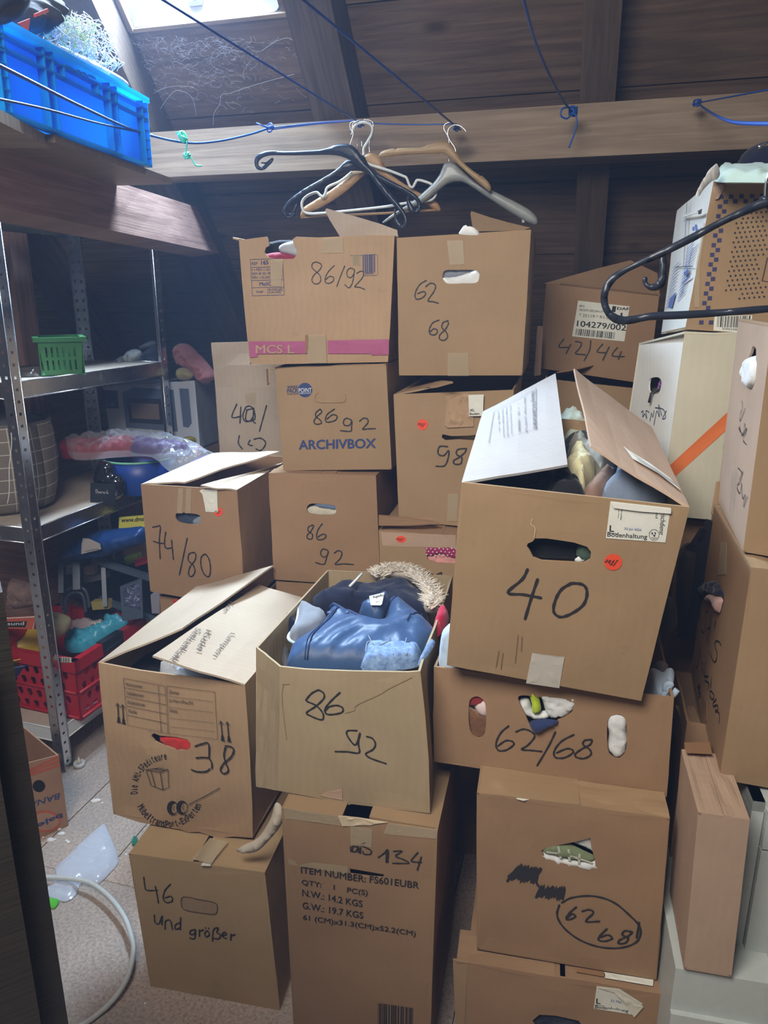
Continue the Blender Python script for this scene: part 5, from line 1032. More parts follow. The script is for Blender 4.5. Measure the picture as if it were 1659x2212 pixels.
peek('black_coat', 'black cloth filling the hand hole of box 40', c40, [(1130, 1155), (1285, 1165), (1290, 1225), (1135, 1220)], BLACKC, off=-.04, seed=13)
peek('green_hem', 'dark green cloth end in the right of the box 40 hand hole', c40, [(1246, 1210), (1252, 1185), (1268, 1180), (1280, 1190), (1282, 1218), (1262, 1222)], cloth('dark_green', (.06, .10, .07)), off=-.022, seed=14)
peek('white_hem', 'pale trim under the dark green cloth in box 40', c40, [(1243, 1216), (1262, 1206), (1274, 1210), (1266, 1222), (1246, 1224)], WHITEC, off=-.016, T=.004, seed=15)
peek('red_sleeve', 'dark red sleeve in the left slot of the tray box', cH, [(1008, 1500), (1052, 1500), (1050, 1520), (1030, 1532), (1008, 1530)], cloth('dark_red', (.33, .03, .03)), seed=16)
peek('pink_sock', 'pale pink cloth in the left slot of the tray box', cH, [(1022, 1530), (1040, 1516), (1056, 1518), (1056, 1552), (1035, 1550)], cloth('pale_pink', (.78, .62, .62)), off=-.014, seed=17)
peek('teddy_jacket', 'curly brown teddy fabric in the left slot of the tray box', cH, [(1006, 1540), (1030, 1545), (1056, 1545), (1056, 1600), (1008, 1602)], TEDDY, off=-.018, amp=.005, sc=140, seed=18)
peek('black_lining', 'black cloth in the middle hole of the tray box', cH, [(1110, 1495), (1250, 1500), (1245, 1560), (1160, 1590), (1120, 1560)], BLACKC, off=-.045, seed=19)
peek('lime_band', 'lime green band in the middle hole of the tray box', cH, [(1142, 1496), (1158, 1498), (1168, 1530), (1166, 1542), (1150, 1544), (1148, 1525)], LIME, off=-.008, amp=.002, seed=20)
peek('white_romper', 'pleated white cloth in the middle hole of the tray box', cH, [(1165, 1500), (1200, 1502), (1242, 1508), (1244, 1530), (1222, 1552), (1195, 1556), (1180, 1545), (1172, 1520)], WHITEC, off=-.010, amp=.005, sc=60, seed=21)
peek('white_bodysuit', 'white cloth left of the lime band in the tray box', cH, [(1118, 1522), (1140, 1518), (1152, 1545), (1185, 1545), (1185, 1560), (1150, 1562), (1125, 1545)], WHITEC, off=-.018, seed=22)
peek('navy_sock', 'navy sock hanging out of the middle hole of the tray box', cH, [(1146, 1558), (1170, 1552), (1206, 1556), (1198, 1566), (1184, 1570), (1162, 1582), (1146, 1572)], cloth('navy_sock_cloth', (.03, .045, .13)), off=.001, T=.012, amp=.002, seed=23)
peek('white_sock', 'white baby sock with grip dots in the right slot of the tray box', cH, [(1308, 1565), (1318, 1542), (1340, 1540), (1356, 1555), (1354, 1585), (1358, 1605), (1350, 1632), (1330, 1640), (1312, 1622), (1316, 1590)], WHITEC, off=-.012, T=.012, seed=24)
pl = Plane(cH.face.o, cH.face.u, cH.face.v); mb = MB()
for k in range(16): mb.panel(pl, pl.poly(disc(None, 1327 + (k % 4) * 5 + (k // 4) % 2 * 2, 1611 + (k // 4) * 5, 1.3, 1.3, 6)), (), .0003, None, lambda *a: .0022)
mb.build('grip_dots', plain('grip_grey', (.4, .42, .42), .6), bpy.data.objects['white_sock'])
peek('white_shirt', 'white cloth in the torn hole of the circled 62 68 box', cC, [(1165, 1842), (1200, 1850), (1240, 1858), (1290, 1862), (1292, 1885), (1230, 1880), (1175, 1860)], WHITEC, off=-.012, seed=25)
gp = peek('plaid_trousers', 'green plaid cloth in the torn hole of the circled 62 68 box', cC, [(1170, 1832), (1200, 1822), (1230, 1830), (1262, 1845), (1290, 1860), (1260, 1866), (1215, 1855), (1175, 1848)], GPLAID, off=-.010, seed=26)
pl = Plane(cC.face.o, cC.face.u, cC.face.v); mb = MB()
for s in ([(1206, 1826), (1211, 1852)], [(1228, 1832), (1230, 1858)], [(1252, 1842), (1250, 1864)], [(1180, 1838), (1225, 1845), (1280, 1862)]): mb.ribbon(pl, smooth(pl.poly(s)), .004, .003, False)
mb.build('plaid_stripes', cloth('plaid_pale', (.6, .6, .5)), gp)
peek('white_blouse', 'white pleated cloth above the plaid in the circled 62 68 box', cC, [(1222, 1826), (1250, 1812), (1285, 1800), (1290, 1855), (1262, 1842)], WHITEC, off=-.022, seed=27)
peek('navy_romper', 'navy cloth in the hand hole of the lowest right box', cE, [(1145, 2185), (1270, 2190), (1270, 2245), (1150, 2240)], NAVY, off=-.02, seed=28)
peek('red_cloth', 'bright red cloth in the hand hole of the moving box', c38, [(340, 1596), (365, 1590), (395, 1594), (416, 1600), (418, 1625), (380, 1626), (345, 1608)], REDC, off=-.014, seed=29)
peek('black_cloth', 'black cloth behind the red one in the moving box', c38, [(322, 1580), (415, 1584), (418, 1630), (325, 1605)], BLACKC, off=-.045, seed=30)
z = Z(1400, 1000, 5.53)
peek('navy_underwear', 'crumpled navy cloth in the hole of the underwear box', cU, [(660, 1530), (700, 1440), (780, 1400), (840, 1420), (880, 1500), (910, 1600), (820, 1600), (740, 1580), (690, 1610)], NAVY, z, .014, -.004, .006, 60, 31, cU.left)
peek('pink_underwear', 'printed pink cloth hanging from the hole of the underwear box', cU, [(700, 1650), (740, 1590), (800, 1550), (905, 1620), (895, 1700), (865, 1800), (830, 1720), (790, 1670)], PINK, z, .008, .002, .003, 60, 32, cU.left)
peek('white_lining', 'white cloth bulging out of the hole in the pinkish-sided box', cB, [(1606, 800), (1612, 780), (1622, 768), (1634, 775), (1634, 800), (1630, 830), (1620, 842), (1610, 830)], WHITEC, None, .014, -.008, .003, 30, 33, cB.left)
# loose clothes in and on other boxes
garment('light_blue_romper', 'light blue cuffed garment bulging at the right of the tray box', 'clothing', standing(1420, 1490, 1.30, 14), Z(1380, 1360, 5.53), [(70, 760), (110, 560), (150, 460), (230, 480), (290, 510), (330, 470), (390, 460), (425, 520), (410, 640), (385, 745), (330, 775), (200, 770)], LBLUE, .05, .03, .008, 18, 40, CL)
lb = bpy.data.objects['light_blue_romper']; q = standing(1420, 1490, 1.30, 14); zz3 = Z(1380, 1360, 5.53); mb = MB(); mb.tube([q.at(*p, .052) for p in smooth(q.poly(zz(zz3, [(280, 560), (285, 510), (320, 490), (345, 500), (310, 540), (280, 590), (260, 640), (300, 665), (370, 620), (415, 560)])), 5)], .006); mb.build('cuff', LBLUE, lb)
garment('grey_sock_ball', 'grey cloth lump behind the light blue garment', 'clothing', standing(1420, 1490, 1.34, 14), Z(1380, 1360, 5.53), [(160, 460), (230, 380), (270, 372), (330, 400), (350, 440), (320, 490), (240, 500)], GREYF, .03, .03, .004, 18, 41, CL)
garment('light_blue_sheet', 'light blue cloth squeezed at the left rim of the tray box', 'clothing', standing(955, 1440, 1.34, 14), Z(0, 0, 1), [(948, 1445), (952, 1380), (962, 1355), (985, 1350), (990, 1450), (965, 1452)], LBLUE, .02, .02, .003, 20, 42, CL)
garment('mint_towel', 'mint green cloth on top of the checker carton', 'clothing', lying(1580, 384, cX.F[0].z + .002, 20, 12), Z(0, 0, 1), [(1543, 392), (1550, 376), (1565, 371), (1600, 377), (1660, 376), (1760, 380), (1760, 394), (1600, 394)], MINT, .02, .02, .005, 20, 43, CL)
garment('grey_blanket', 'pale grey cloth curling over the left rim of the checker carton', 'clothing', lying(1530, 385, cX.F[0].z - .015, 20, 30), Z(1420, 350, 4.02), [(330, 290), (380, 200), (440, 120), (500, 90), (545, 100), (520, 150), (470, 170), (400, 240), (360, 300)], cloth('pale_grey_cloth', (.55, .53, .50)), .02, .015, .003, 20, 44, CL)
mb = MB(); c = at_y(1672, 372, 1.86); mb.blob(c, .085, .08, .065, None, .10, 14, 7); put(mb.build('navy_hat', NAVY), 'dark navy knitted lump on top of the checker carton', 'hat')
for (px, py, y, rx, ry, rz, m, nm, lab, sd) in ((320, 1452, 1.66, .10, .10, .05, BLACKC, 'black_clothing', 'black clothes inside the moving box left of the plastic bag', 51), (455, 1462, 1.60, .09, .08, .05, NAVY, 'navy_clothing', 'dark navy clothes inside the moving box right of the plastic bag', 52)):
    mb = MB(); c = at_y(px, py + 14, y); mb.blob(c, rx, ry, rz, None, .2, 12, sd); put(mb.build(nm, m), lab, 'clothing', CL)
q = lying(385, 1455, .765, 13, 20); garment('clear_bag', 'crumpled clear plastic bag inside the moving box', 'plastic bag', q, Z(0, 0, 1), [(345, 1452), (362, 1440), (395, 1438), (402, 1455), (440, 1462), (470, 1470), (430, 1475), (380, 1470)], film('clear_plastic', (.9, .95, 1), .5, .55, .15), .03, .02, .012, 40, 53)
# black bag with straps in the gap beside box 40
q = standing(1500, 1300, 1.52, 30); t = garment('tote_bag', 'black fabric bag with long straps in the dark gap beside box 40', 'bag', q, Z(1400, 1000, 5.53), [(330, 1500), (350, 1100), (480, 950), (610, 1070), (600, 1500), (520, 1900), (400, 2100), (330, 1900)], cloth('bag_brown_black', (.05, .038, .032)), .03, .04, .003, 12, 54)
mb = MB(); mb.strip([q.at(*p, .02) for p in smooth(q.poly(zz(Z(1400, 1000, 5.53), [(770, 660), (690, 900), (640, 1200), (590, 1600), (520, 1900), (420, 2060)])), 5)], q.u, .022, .004); mb.strip([q.at(*p, .02) for p in smooth(q.poly(zz(Z(1400, 1000, 5.53), [(690, 760), (600, 900), (540, 980), (500, 940)])), 5)], q.u, .018, .004); mb.build('strap', BLACKC, t)
garment('grey_jacket', 'grey and black striped garment low in the dark gap beside box 40', 'clothing', standing(1455, 1340, 1.46, 20), Z(1400, 1000, 5.53), [(180, 1750), (230, 1600), (320, 1640), (350, 1800), (340, 1950), (250, 2010), (170, 1900)], cloth('grey_jacket_cloth', (.14, .15, .16)), .03, .03, .006, 20, 55, CL)
# ------------------------------------------------------------------ metal shelf and everything on the left
def metal(name, col, rough=.3):
    m, nt, b = nodes(name); b.inputs['Base Color'].default_value = (*col, 1); b.inputs['Metallic'].default_value = 1
    t = N(nt, 'ShaderNodeTexCoord'); n = noise_t(nt, t.outputs['Object'], 14, 4); r = N(nt, 'ShaderNodeMapRange'); r.inputs[3].default_value = rough - .1; r.inputs[4].default_value = rough + .16
    nt.links.new(n, r.inputs[0]); nt.links.new(r.outputs[0], b.inputs['Roughness']); nt.links.new(mix(nt, n, mul(col, .8), mul(col, 1.1)), b.inputs['Base Color']); MATS[name] = m; return m
GALV = metal('galvanised_steel', (.68, .70, .74), .22); MDF = wood('shelf_board', (.58, .48, .39), (.70, .60, .50), .3, .7, False, .3)
LU, LV = ax(18); SH = -LU                       # LV runs along the shelf's long side, SH along its short side
P0 = at_z(141, 1668, 0); LL, LS, HTOP = .80, .385, 1.872
sh = thing('metal_shelf', 'galvanised slotted metal shelf unit with four boards against the left eaves', 'shelf', P0 + SH * LS / 2 + LV * LL / 2)
def post(c, sl, ss):
    """Slotted angle post at corner c; its flanges run along LV*sl and SH*ss."""
    mb = MB()
    for d, n in ((LV * sl, SH * -ss), (SH * ss, LV * -sl)):
        pl = Plane(c, d, UP); fl = 1 if pl.n.dot(n) > 0 else -1; q = pl
        holes = []
        for k in range(50):
            h = .03 + k * .0367; holes.append([(.012, h), (.022, h), (.022, h + .009), (.012, h + .009)])
        mb.panel(q, [(0, 0), (.036, 0), (.036, HTOP), (0, HTOP)], holes, .0018)
        mb.tube([q.at(.036, .0, 0), q.at(.036, HTOP, 0)], .0022, 6); 
    mb.tube([c, c + UP * HTOP], .0022, 6)
    return mb.build('post', GALV, sh)
post(P0, 1, 1); post(P0 + LV * LL, -1, 1); post(P0 + SH * LS, 1, -1); post(P0 + LV * LL + SH * LS, -1, -1)
WRAIL = plain('white_rail', (.66, .69, .72), .4)
for zt, mt in ((.165, WRAIL), (.8825, GALV), (1.338, GALV), (1.860, GALV)):
    mb = MB(); mb.box(P0 + LV * .004 + SH * .004 + UP * (zt - .008), LV, SH, UP, LL - .008, LS - .008, .008, (zt, zt * 3)); mb.build('shelf_board', MDF, sh)
    for (c, d, n, L) in ((P0, LV, -SH, LL), (P0 + SH * LS, LV, SH, LL), (P0, SH, -LV, LS), (P0 + LV * LL, SH, LV, LS)):
        mb = MB(); a = c + d * .037 + UP * (zt - .046); b = c + d * (L - .037) + UP * (zt - .046); h = UP * .050; o = n * .001
        q = [a + o, b + o, b + o + h, a + o + h]
        if (q[1] - q[0]).cross(q[3] - q[0]).dot(n) < 0: q = [q[1], q[0], q[3], q[2]]
        mb.slab(*q, .0015); mb.tube([a + o + h, b + o + h], .0025, 6); mb.tube([a + o, b + o], .0025, 6)
        rl = mb.build('rail', mt, sh)
        if L == LL:
            mb = MB(); mb.box((a + b) / 2 + o * 2 + UP * .016, d, UP, n, .006, .022, .002); mb.build('rail_clip', GALV, rl)
def rp(a, b, zc=0.0): return P0 + LV * a + SH * b + UP * zc
def plastic(n, c, r=.38): return plain(n, c, r, 0, .5)
# red folding crate on the lowest board
RC = plastic('red_plastic', (.46, .012, .022), .35); c0 = at_y(178, 1572, 2.285); c0.z = .166
cu_, cv_ = ax(19); cs = -cu_
rt = thing('folding_crate', 'red plastic folding crate full of toys on the lowest metal shelf', 'crate', c0 + cs * .23 + cv_ * .17)
CW_, CD_, CH_ = .395, .37, .235
def crate_wall(c, u, L, n):
    pl = Plane(c, u, UP); sg = 1 if pl.n.dot(n) > 0 else -1; holes = []
    for j in range(4):
        for i in range(int(L / .042)):
            x = .035 + i * .042 + (.018 if j % 2 else 0); y = .030 + j * .043 + (.006 if j > 1 else 0)
            if x > L - .045: continue
            holes.append([(x - .004, y - .013), (x + .008, y - .013), (x + .014, y - .004), (x + .010, y + .015), (x - .006, y + .015), (x - .012, y + .004)])
    mb = MB(); mb.panel(pl, [(0, 0), (L, 0), (L, CH_ - .03), (0, CH_ - .03)], holes, .004)
    for y in (.012, .108, CH_ - .035): mb.tube([pl.at(.004, y, .003 * sg), pl.at(L - .004, y, .003 * sg)], .0055, 6)
    mb.build('side_panel', RC, rt)
crate_wall(c0 + cs * CW_, -cs, CW_, -cv_); crate_wall(c0, cv_, CD_, -cs); crate_wall(c0 + cs * CW_ + cv_ * CD_, -cv_, CD_, cs); crate_wall(c0 + cv_ * CD_, cs, CW_, cv_)
mb = MB()
for c, d, L, n in ((c0 + cs * CW_, -cs, CW_, cv_), (c0, cv_, CD_, cs), (c0 + cv_ * CD_, cs, CW_, -cv_), (c0 + cs * CW_ + cv_ * CD_, -cv_, CD_, -cs)): mb.box(c - n * .012 + UP * (CH_ - .045) - d * .012, d, n, UP, L + .024, .024, .045)
o = mb.build('rim', RC, rt)
bv = o.modifiers.new('b', 'BEVEL'); bv.width = .006; bv.segments = 3
mb = MB(); mb.box(c0 - UP * .001, cs, cv_, UP, CW_, CD_, .004); mb.build('bottom', RC, rt)
GRIP = plastic('dark_grip', (.02, .024, .032), .5)
mb = MB(); mb.box(c0 - cs * .014 + cv_ * .13 + UP * (CH_ - .042), cv_, cs, UP, .11, .028, .046)
for k in range(7): mb.box(c0 - cs * .016 + cv_ * (.142 + k * .012) + UP * (CH_ - .036), (cv_ + UP * .9).normalized(), -cs, (UP - cv_).normalized(), .02, .003, .003)
mb.build('grip', GRIP, rt); mb = MB(); mb.box(c0 + cs * .13 + cv_ * (CD_ - .014) + UP * (CH_ - .042), cs, cv_, UP, .13, .028, .046); mb.build('grip', GRIP, rt)
pl = Plane(c0 + cs * .10 - cv_ * .0135, -cs, UP); o = patch(rt, pl, lambda a, b: (a, b), [(0, 0)] * 0 or [(122, 1419), (154, 1420), (155, 1431), (123, 1430)], PAPER, 'barcode_sticker', None, .001)
mb = MB(); barcode(mb, pl, lambda a, b: (a, b), [(123, 1420), (153, 1421), (153, 1430), (124, 1429)], 10, 4, .0018); mb.build('barcode', PR_K, o)
zc = c0.z + CH_ - .05
q = lying(210, 1380, zc + .01, 19, 22)
z7 = Z(60, 1130, 5.53)
garment('plastic_bag', 'bright blue plastic bag with toys in the red crate', 'plastic bag', q, z7, [(450, 1500), (445, 1420), (520, 1320), (620, 1285), (720, 1300), (900, 1240), (920, 1170), (1000, 1150), (1150, 1150), (1215, 1185), (1050, 1290), (900, 1390), (760, 1490), (650, 1540), (520, 1550)], plastic('bag_sky_blue', (.08, .45, .68), .35), .035, .03, .014, 45, 61, None, 0, .009)
garment('clear_bag', 'clear plastic bag with red and white print in the red crate', 'plastic bag', q.shift(.01), z7, [(440, 1330), (520, 1210), (620, 1165), (760, 1150), (790, 1190), (900, 1165), (920, 1215), (800, 1250), (640, 1290), (500, 1350)], film('clear_plastic2', (.8, .75, .8), .5, .68, .15), .02, .02, .006, 30, 62)
mb = MB(); pl = q.shift(.028)
for k in range(4): mb.panel(pl, pl.poly(zz(z7, [(790 + k * 30, 1188 - k * 4), (808 + k * 30, 1185 - k * 4), (818 + k * 30, 1222 - k * 4), (800 + k * 30, 1226 - k * 4)])), (), .001)
mb.build('bag_print', WHITE, bpy.data.objects['clear_bag.001'])
mb = MB(); mb.panel(pl.shift(-.003), pl.poly(zz(z7, [(740, 1210), (920, 1165), (925, 1215), (760, 1260)])), (), .001); mb.build('bag_print', REDC, bpy.data.objects['clear_bag.001'])
for k, (h, col, nm, lab) in enumerate(((0, (.012, .12, .36), 'blue_bowl', 'blue plastic bowl under the yellow one in the red crate'), (.028, (.62, .42, .03), 'yellow_bowl', 'yellow plastic bowl stacked in the red crate'))):
    c = at_y(40, 1415, 2.46); c.z = zc - .035 + h; mb = MB(); mb.lathe(c, [(.05, -.05), (.10, -.02), (.128, .028), (.133, .030), (.133, .026), (.12, .02), (.09, -.03)], 32, UP, 0, False); put(mb.build('plastic_bowl', plastic(nm, col)), lab, 'bowl', 'bowls in the red crate')
q = standing(40, 1350, 2.36, 19, -8); z8 = Z(0, 1280, 5.53)
t = thing('puzzle_box', 'orange flat box lettered "sund" leaning in the red crate', 'box', q.at(*q.px(40, 1360)))
mb = MB(); mb.panel(q, q.poly(zz(z8, [(-60, 310), (430, 285), (395, 440), (-60, 425)])), (), .02); mb.build('body', plastic('box_orange', (.55, .12, .06), .5), t)
mb = MB(); mb.panel(q, q.poly(zz(z8, [(-60, 350), (325, 343), (305, 415), (-60, 410)])), (), .0004, None, lambda *a: .0008); mb.build('title_band', plastic('box_dark', (.03, .02, .02), .5), t)
words(t, q, z8, [('gesund', (-10, 404), (290, 400), (-8, 352), .01)], WHITE, 'title', None, .0014); mb = MB(); mb.ribbon(q, q.poly(zz(z8, [(-60, 312), (428, 288), (395, 438)])), .003, .001, False); mb.build('white_edge', WHITE, t)
for k, (px, py, y, rx, m, nm, lab) in enumerate(((118, 1345, 2.42, .05, cloth('patterned', (.50, .46, .28)), 'toy_bag', 'pale patterned toy bag in the red crate behind the post'),)):
    mb = MB(); mb.blob(at_y(px, py + 6, y), rx, rx, .04, None, .2, 14, 63); put(mb.build(nm, m), lab, 'toy')
# curved grey handles rising behind the crate
mb = MB(); hz = [(136, 1318), (134, 1295), (138, 1282), (150, 1271), (165, 1267), (180, 1270), (189, 1285), (193, 1308), (194, 1325)]
q = standing(160, 1300, 2.62, 10); HG = plastic('grey_rubber', (.07, .09, .12), .3); mb.tube([q.at(*p) for p in smooth(q.poly([(136, 1315), (134, 1295), (139, 1280), (152, 1271), (166, 1268), (181, 1272), (189, 1287), (193, 1312)]), 5)], .006, 8)
mb.tube([q.at(*p, .015) for p in smooth(q.poly([(148, 1318), (147, 1297), (151, 1285), (160, 1278), (172, 1276), (183, 1282), (188, 1300), (190, 1318)]), 5)], .006, 8); mb.tube([q.at(*q.px(136, 1315)), q.at(*q.px(141, 1324), .008), q.at(*q.px(148, 1318), .015)], .006, 8); put(mb.build('doll_pram_handle', HG), 'curved double grey handle rising behind the red crate', 'handle')
# banana box on the floor, standing upside down
A = at_z(148, 1783, 0); B = at_z(74, 1817, 0); d = (A - B).normalized(); bp = Plane(B, d, UP); z6 = Z(0, 1450, 2.676)
PR_OB = plain('print_banana_orange', (.50, .11, .05), .7)
zt = bp.hit(127, 1630).z; bk = at_z(44, 1562, zt + .03) - bp.hit(127, 1630)
cBan = carton('cut-open banana box standing upside down on the floor by the shelf', bp, [(-30, 1672), (127, 1631), (148, 1783), (-20, 1862)], bk.length, cardboard('cardboard_banana', (.38, .22, .14)), seed=60, bdir=bk,
    outline=None)
r = cBan.root
for k in range(3): patch(r, bp, z6, [(148, 575 + k * 14), (340, 485 + k * 26), (345, 497 + k * 26), (150, 585 + k * 14)], PR_OB, 'orange_stripe', None, .001)
mb = MB(); mb.panel(bp, bp.poly(disc(None, 84, 1698, 13.5, 13)), (), .0004, None, lambda *a: .001); mb.build('hole_shade', M_DARK, r)  # flat dark disc painted for the shade inside a hole
words(r, bp, z6, [('BANANAS', (345, 702), (40, 800), (340, 738), .01)], PR_B); pb = patch(r, bp, z6, disc(None, 262, 866, 88, 62), PR_OB, 'logo_ring', None, .001); patch(pb, bp, z6, disc(None, 262, 866, 76, 50), cardboard('cardboard_logo', (.45, .26, .17)), 'logo_field', None, .0016)
words(pb, bp, z6, [('bajell', (352, 808), (172, 890), (362, 842), .03)], PR_B, 'logo_letters', None, .0024)
# green basket, dark bags and bits on the middle board
GB = plastic('green_plastic', (.06, .23, .075), .35)
def basket(c, u, w, d, h, label):
    t = thing('green_basket', label, 'basket', c + u * w / 2); v = UP.cross(u)
    def wall(a, b, nrm):
        o = .012; A, B = a, b; dirw = (B - A).normalized(); L = (B - A).length; pl = Plane(A, dirw, UP); hs = []
        for j in range(2):
            for i in range(int((L - .03) / .017)): x = .02 + i * .017; hs.append([(x, .018 + j * .042), (x + .006, .018 + j * .042), (x + .006, .050 + j * .042), (x, .050 + j * .042)])
        mb = MB(); mb.panel(pl, [(.012, 0), (L - .012, 0), (L, h), (0, h)], hs, .003); mb.build('side', GB, t)
    wall(c, c + u * w, 0); wall(c + u * w, c + u * w + v * d, 0); wall(c + u * w + v * d, c + v * d, 0); wall(c + v * d, c, 0)
    mb = MB()
    for a, b in ((c, c + u * w), (c + u * w, c + u * w + v * d), (c + u * w + v * d, c + v * d), (c + v * d, c)): dd = (b - a).normalized(); mb.box(a - dd * .012 + UP * (h - .006) - UP.cross(dd) * .014, dd, UP.cross(dd), UP, (b - a).length + .024, .018, .014)
    mb.build('rim', GB, t); mb = MB(); mb.box(c, u, v, UP, w, d, .003); mb.build('bottom', GB, t); return t
pb_ = at_z(90, 813, 1.339); basket(pb_, Vec((.90, .43, 0)).normalized(), .135, .20, .115, 'green slotted plastic basket on the middle metal shelf')
mb = MB(); c = rp(.16, .27, 1.376); mb.blob(c, .075, .06, .045, LU, .25, 16, 64); o = mb.build('black_bag', BLACKC); put(o, 'black bag with a metal clasp in front of the green basket', 'bag'); mb = MB(); mb.tube([at_y(66, 806, 2.30), at_y(73, 798, 2.30)], .003); mb.build('clasp', GALV, o)
mb = MB(); mb.box(rp(.06, .30, .98), LV, UP, SH, .05, .02, .01)
# laundry basket (grey cloth with white grid) on the low board
cb = rp(.20, .275, .885); tb = thing('laundry_basket', 'grey fabric storage basket with white grid on the low metal shelf', 'basket', cb)
def grid_mat():
    m, nt, b = nodes('grid_fabric'); uv = uvmap(nt); br = N(nt, 'ShaderNodeTexBrick'); br.offset = 0; br.inputs['Scale'].default_value = 1; br.inputs['Brick Width'].default_value = .075; br.inputs['Row Height'].default_value = .042; br.inputs['Mortar Size'].default_value = .0016
    br.inputs['Color1'].default_value = (.20, .17, .145, 1); br.inputs['Color2'].default_value = (.20, .17, .145, 1); br.inputs['Mortar'].default_value = (.55, .50, .42, 1); nt.links.new(uv, br.inputs['Vector']); nt.links.new(br.outputs[0], b.inputs['Base Color']); b.inputs['Roughness'].default_value = .9; return m
mb = MB(); vs = []; uv = []; seg = 40; prof = [(.115, 0), (.145, .015), (.165, .08), (.17, .18), (.165, .27), (.160, .30)]
for r_, h in prof:
    for k in range(seg + 1): a = 2 * math.pi * k / seg; rr = r_ + .004 * math.sin(5 * a + h * 20); vs.append(cb + LU * rr * math.cos(a) + LV * rr * math.sin(a) + UP * h); uv.append((a * .16, h))
mb.mesh(vs, [[j * (seg + 1) + k, j * (seg + 1) + k + 1, (j + 1) * (seg + 1) + k + 1, (j + 1) * (seg + 1) + k] for j in range(len(prof) - 1) for k in range(seg)], uv); mb.lathe(cb, [(.115, .002), (.001, .002)], 24); bd = mb.build('body', grid_mat(), tb); sd = bd.modifiers.new('s', 'SOLIDIFY'); sd.thickness = .004
mb = MB(); mb.tube([cb + LU * .160 * math.cos(a * .157) + LV * .160 * math.sin(a * .157) + UP * .30 for a in range(40)], .005, 6, True); mb.build('hem', cloth('grey_hem', (.18, .17, .16)), tb)
mb = MB(); mb.tube([at_y(px, py, 2.14) for px, py in smooth([(24, 935), (25, 960), (20, 1010), (20, 1060), (16, 1088)])], .0012); mb.build('thread', WHITEC, tb)
mb = MB(); mb.blob(cb + UP * .27, .12, .12, .06, None, .25, 10, 65); put(mb.build('grey_blanket', cloth('dark_grey_cloth', (.10, .11, .13))), 'dark grey cloth stuffed in the grid basket', 'blanket')
# heart ornament with a black card
c = at_z(232, 1078, .884); ht = thing('heart_ornament', 'glossy black heart-shaped ornament on the low metal shelf', 'ornament', c)
CHROME = plain('black_chrome', (.22, .21, .22), .05, 1.0)
mb = MB()
q = standing(232, 1078, c.y, 15); hp = smooth(q.poly([(205, 1040), (207, 1015), (218, 1000), (232, 997), (243, 1006), (246, 1022), (258, 1027), (267, 1040), (268, 1058), (262, 1073), (250, 1080), (225, 1078), (212, 1066)]), 4, True)
rr = .032
mb.panel(q, hp, (), .03, .006, lambda a, b, d: .030 * math.sqrt(max(0, 1 - (1 - min(1, d / rr)) ** 2)), lambda a, b, d: -.030 * math.sqrt(max(0, 1 - (1 - min(1, d / rr)) ** 2)), True); mb.build('heart', CHROME, ht)
q2 = standing(225, 1085, c.y - .045, 6); t = thing('name_card', 'black folded card with white handwriting leaning on the heart ornament', 'card', q2.at(*q2.px(225, 1087)))
mb = MB(); mb.panel(q2, q2.poly([(195, 1043), (250, 1046), (247, 1091), (195, 1087)]), (), .002); mb.build('card', plain('card_black', (.012, .017, .024), .5), t)
ink(t, q2, Z(0, 950, 6.38), [[(1330, 740), (1322, 690), (1340, 685), (1345, 710), (1330, 715)], [(1350, 740), (1360, 710), (1372, 735), (1385, 712), (1390, 738)], [(1400, 738), (1405, 715), (1420, 720)], [(1440, 715), (1425, 730), (1445, 738), (1460, 720), (1480, 738), (1478, 690), (1485, 738), (1500, 735)]], .0012, WHITE, 'handwriting', None, 4)
# blue tub and the plastic sack of red and purple things at the far end of the low board
c = at_y(305, 1045, 2.72); c.z = .884; mb = MB(); t = thing('blue_tub', 'blue plastic tub with pale green rim on the low metal shelf', 'tub', c); mb.lathe(c, [(.085, 0), (.10, .02), (.125, .13), (.123, .13), (.10, .02), (.03, .01)], 36, UP, 0, False); mb.build('body', plastic('tub_blue', (.012, .06, .36), .4), t)
mb = MB(); mb.tube([c + Vec((math.cos(a * .1745), math.sin(a * .1745), 0)) * .125 + UP * .131 for a in range(36)], .004, 6, True); mb.build('rim', plastic('rim_green', (.25, .65, .42), .4), t)
z4 = Z(180, 700, 5.184); q = lying(300, 985, 1.04, 18, 28)
garment('red_toy_box', 'red printed packaging inside the clear sack behind the heart ornament', 'packaging', q, z4, [(-250, 1500), (-200, 1380), (40, 1340), (300, 1330), (560, 1330), (760, 1400), (740, 1480), (400, 1490), (100, 1510)], plastic('pack_red', (.33, .015, .03), .4), .05, .03, .008, 20, 66)
garment('purple_toy', 'purple plastic toy inside the clear sack behind the heart ornament', 'toy', q.shift(.006), z4, [(540, 1480), (600, 1350), (720, 1330), (900, 1360), (1180, 1390), (1200, 1470), (950, 1500), (760, 1520)], plastic('toy_purple', (.10, .05, .20), .4), .05, .03, .008, 20, 67)
garment('clear_sack', 'large clear plastic sack draped over the toys on the low shelf', 'plastic bag', q.shift(.03), z4, [(-200, 1330), (0, 1290), (300, 1240), (640, 1240), (900, 1255), (1100, 1300), (1300, 1370), (1420, 1450), (1495, 1490), (1350, 1560), (1090, 1650), (1000, 1670), (900, 1600), (830, 1530), (700, 1480), (300, 1500), (-100, 1520)], film('sack_film', (.55, .58, .65), .9, .93, .07), .035, .05, .016, 30, 68, None, 0, .010)
garment('purple_tray', 'purple plastic lid under the right end of the clear sack', 'tray', lying(430, 1000, 1.0, 18, 15), z4, [(1180, 1580), (1400, 1480), (1490, 1490), (1495, 1530), (1300, 1610), (1160, 1640)], plastic('lid_purple', (.16, .06, .42), .35), .012, .01, .001, 10, 69)
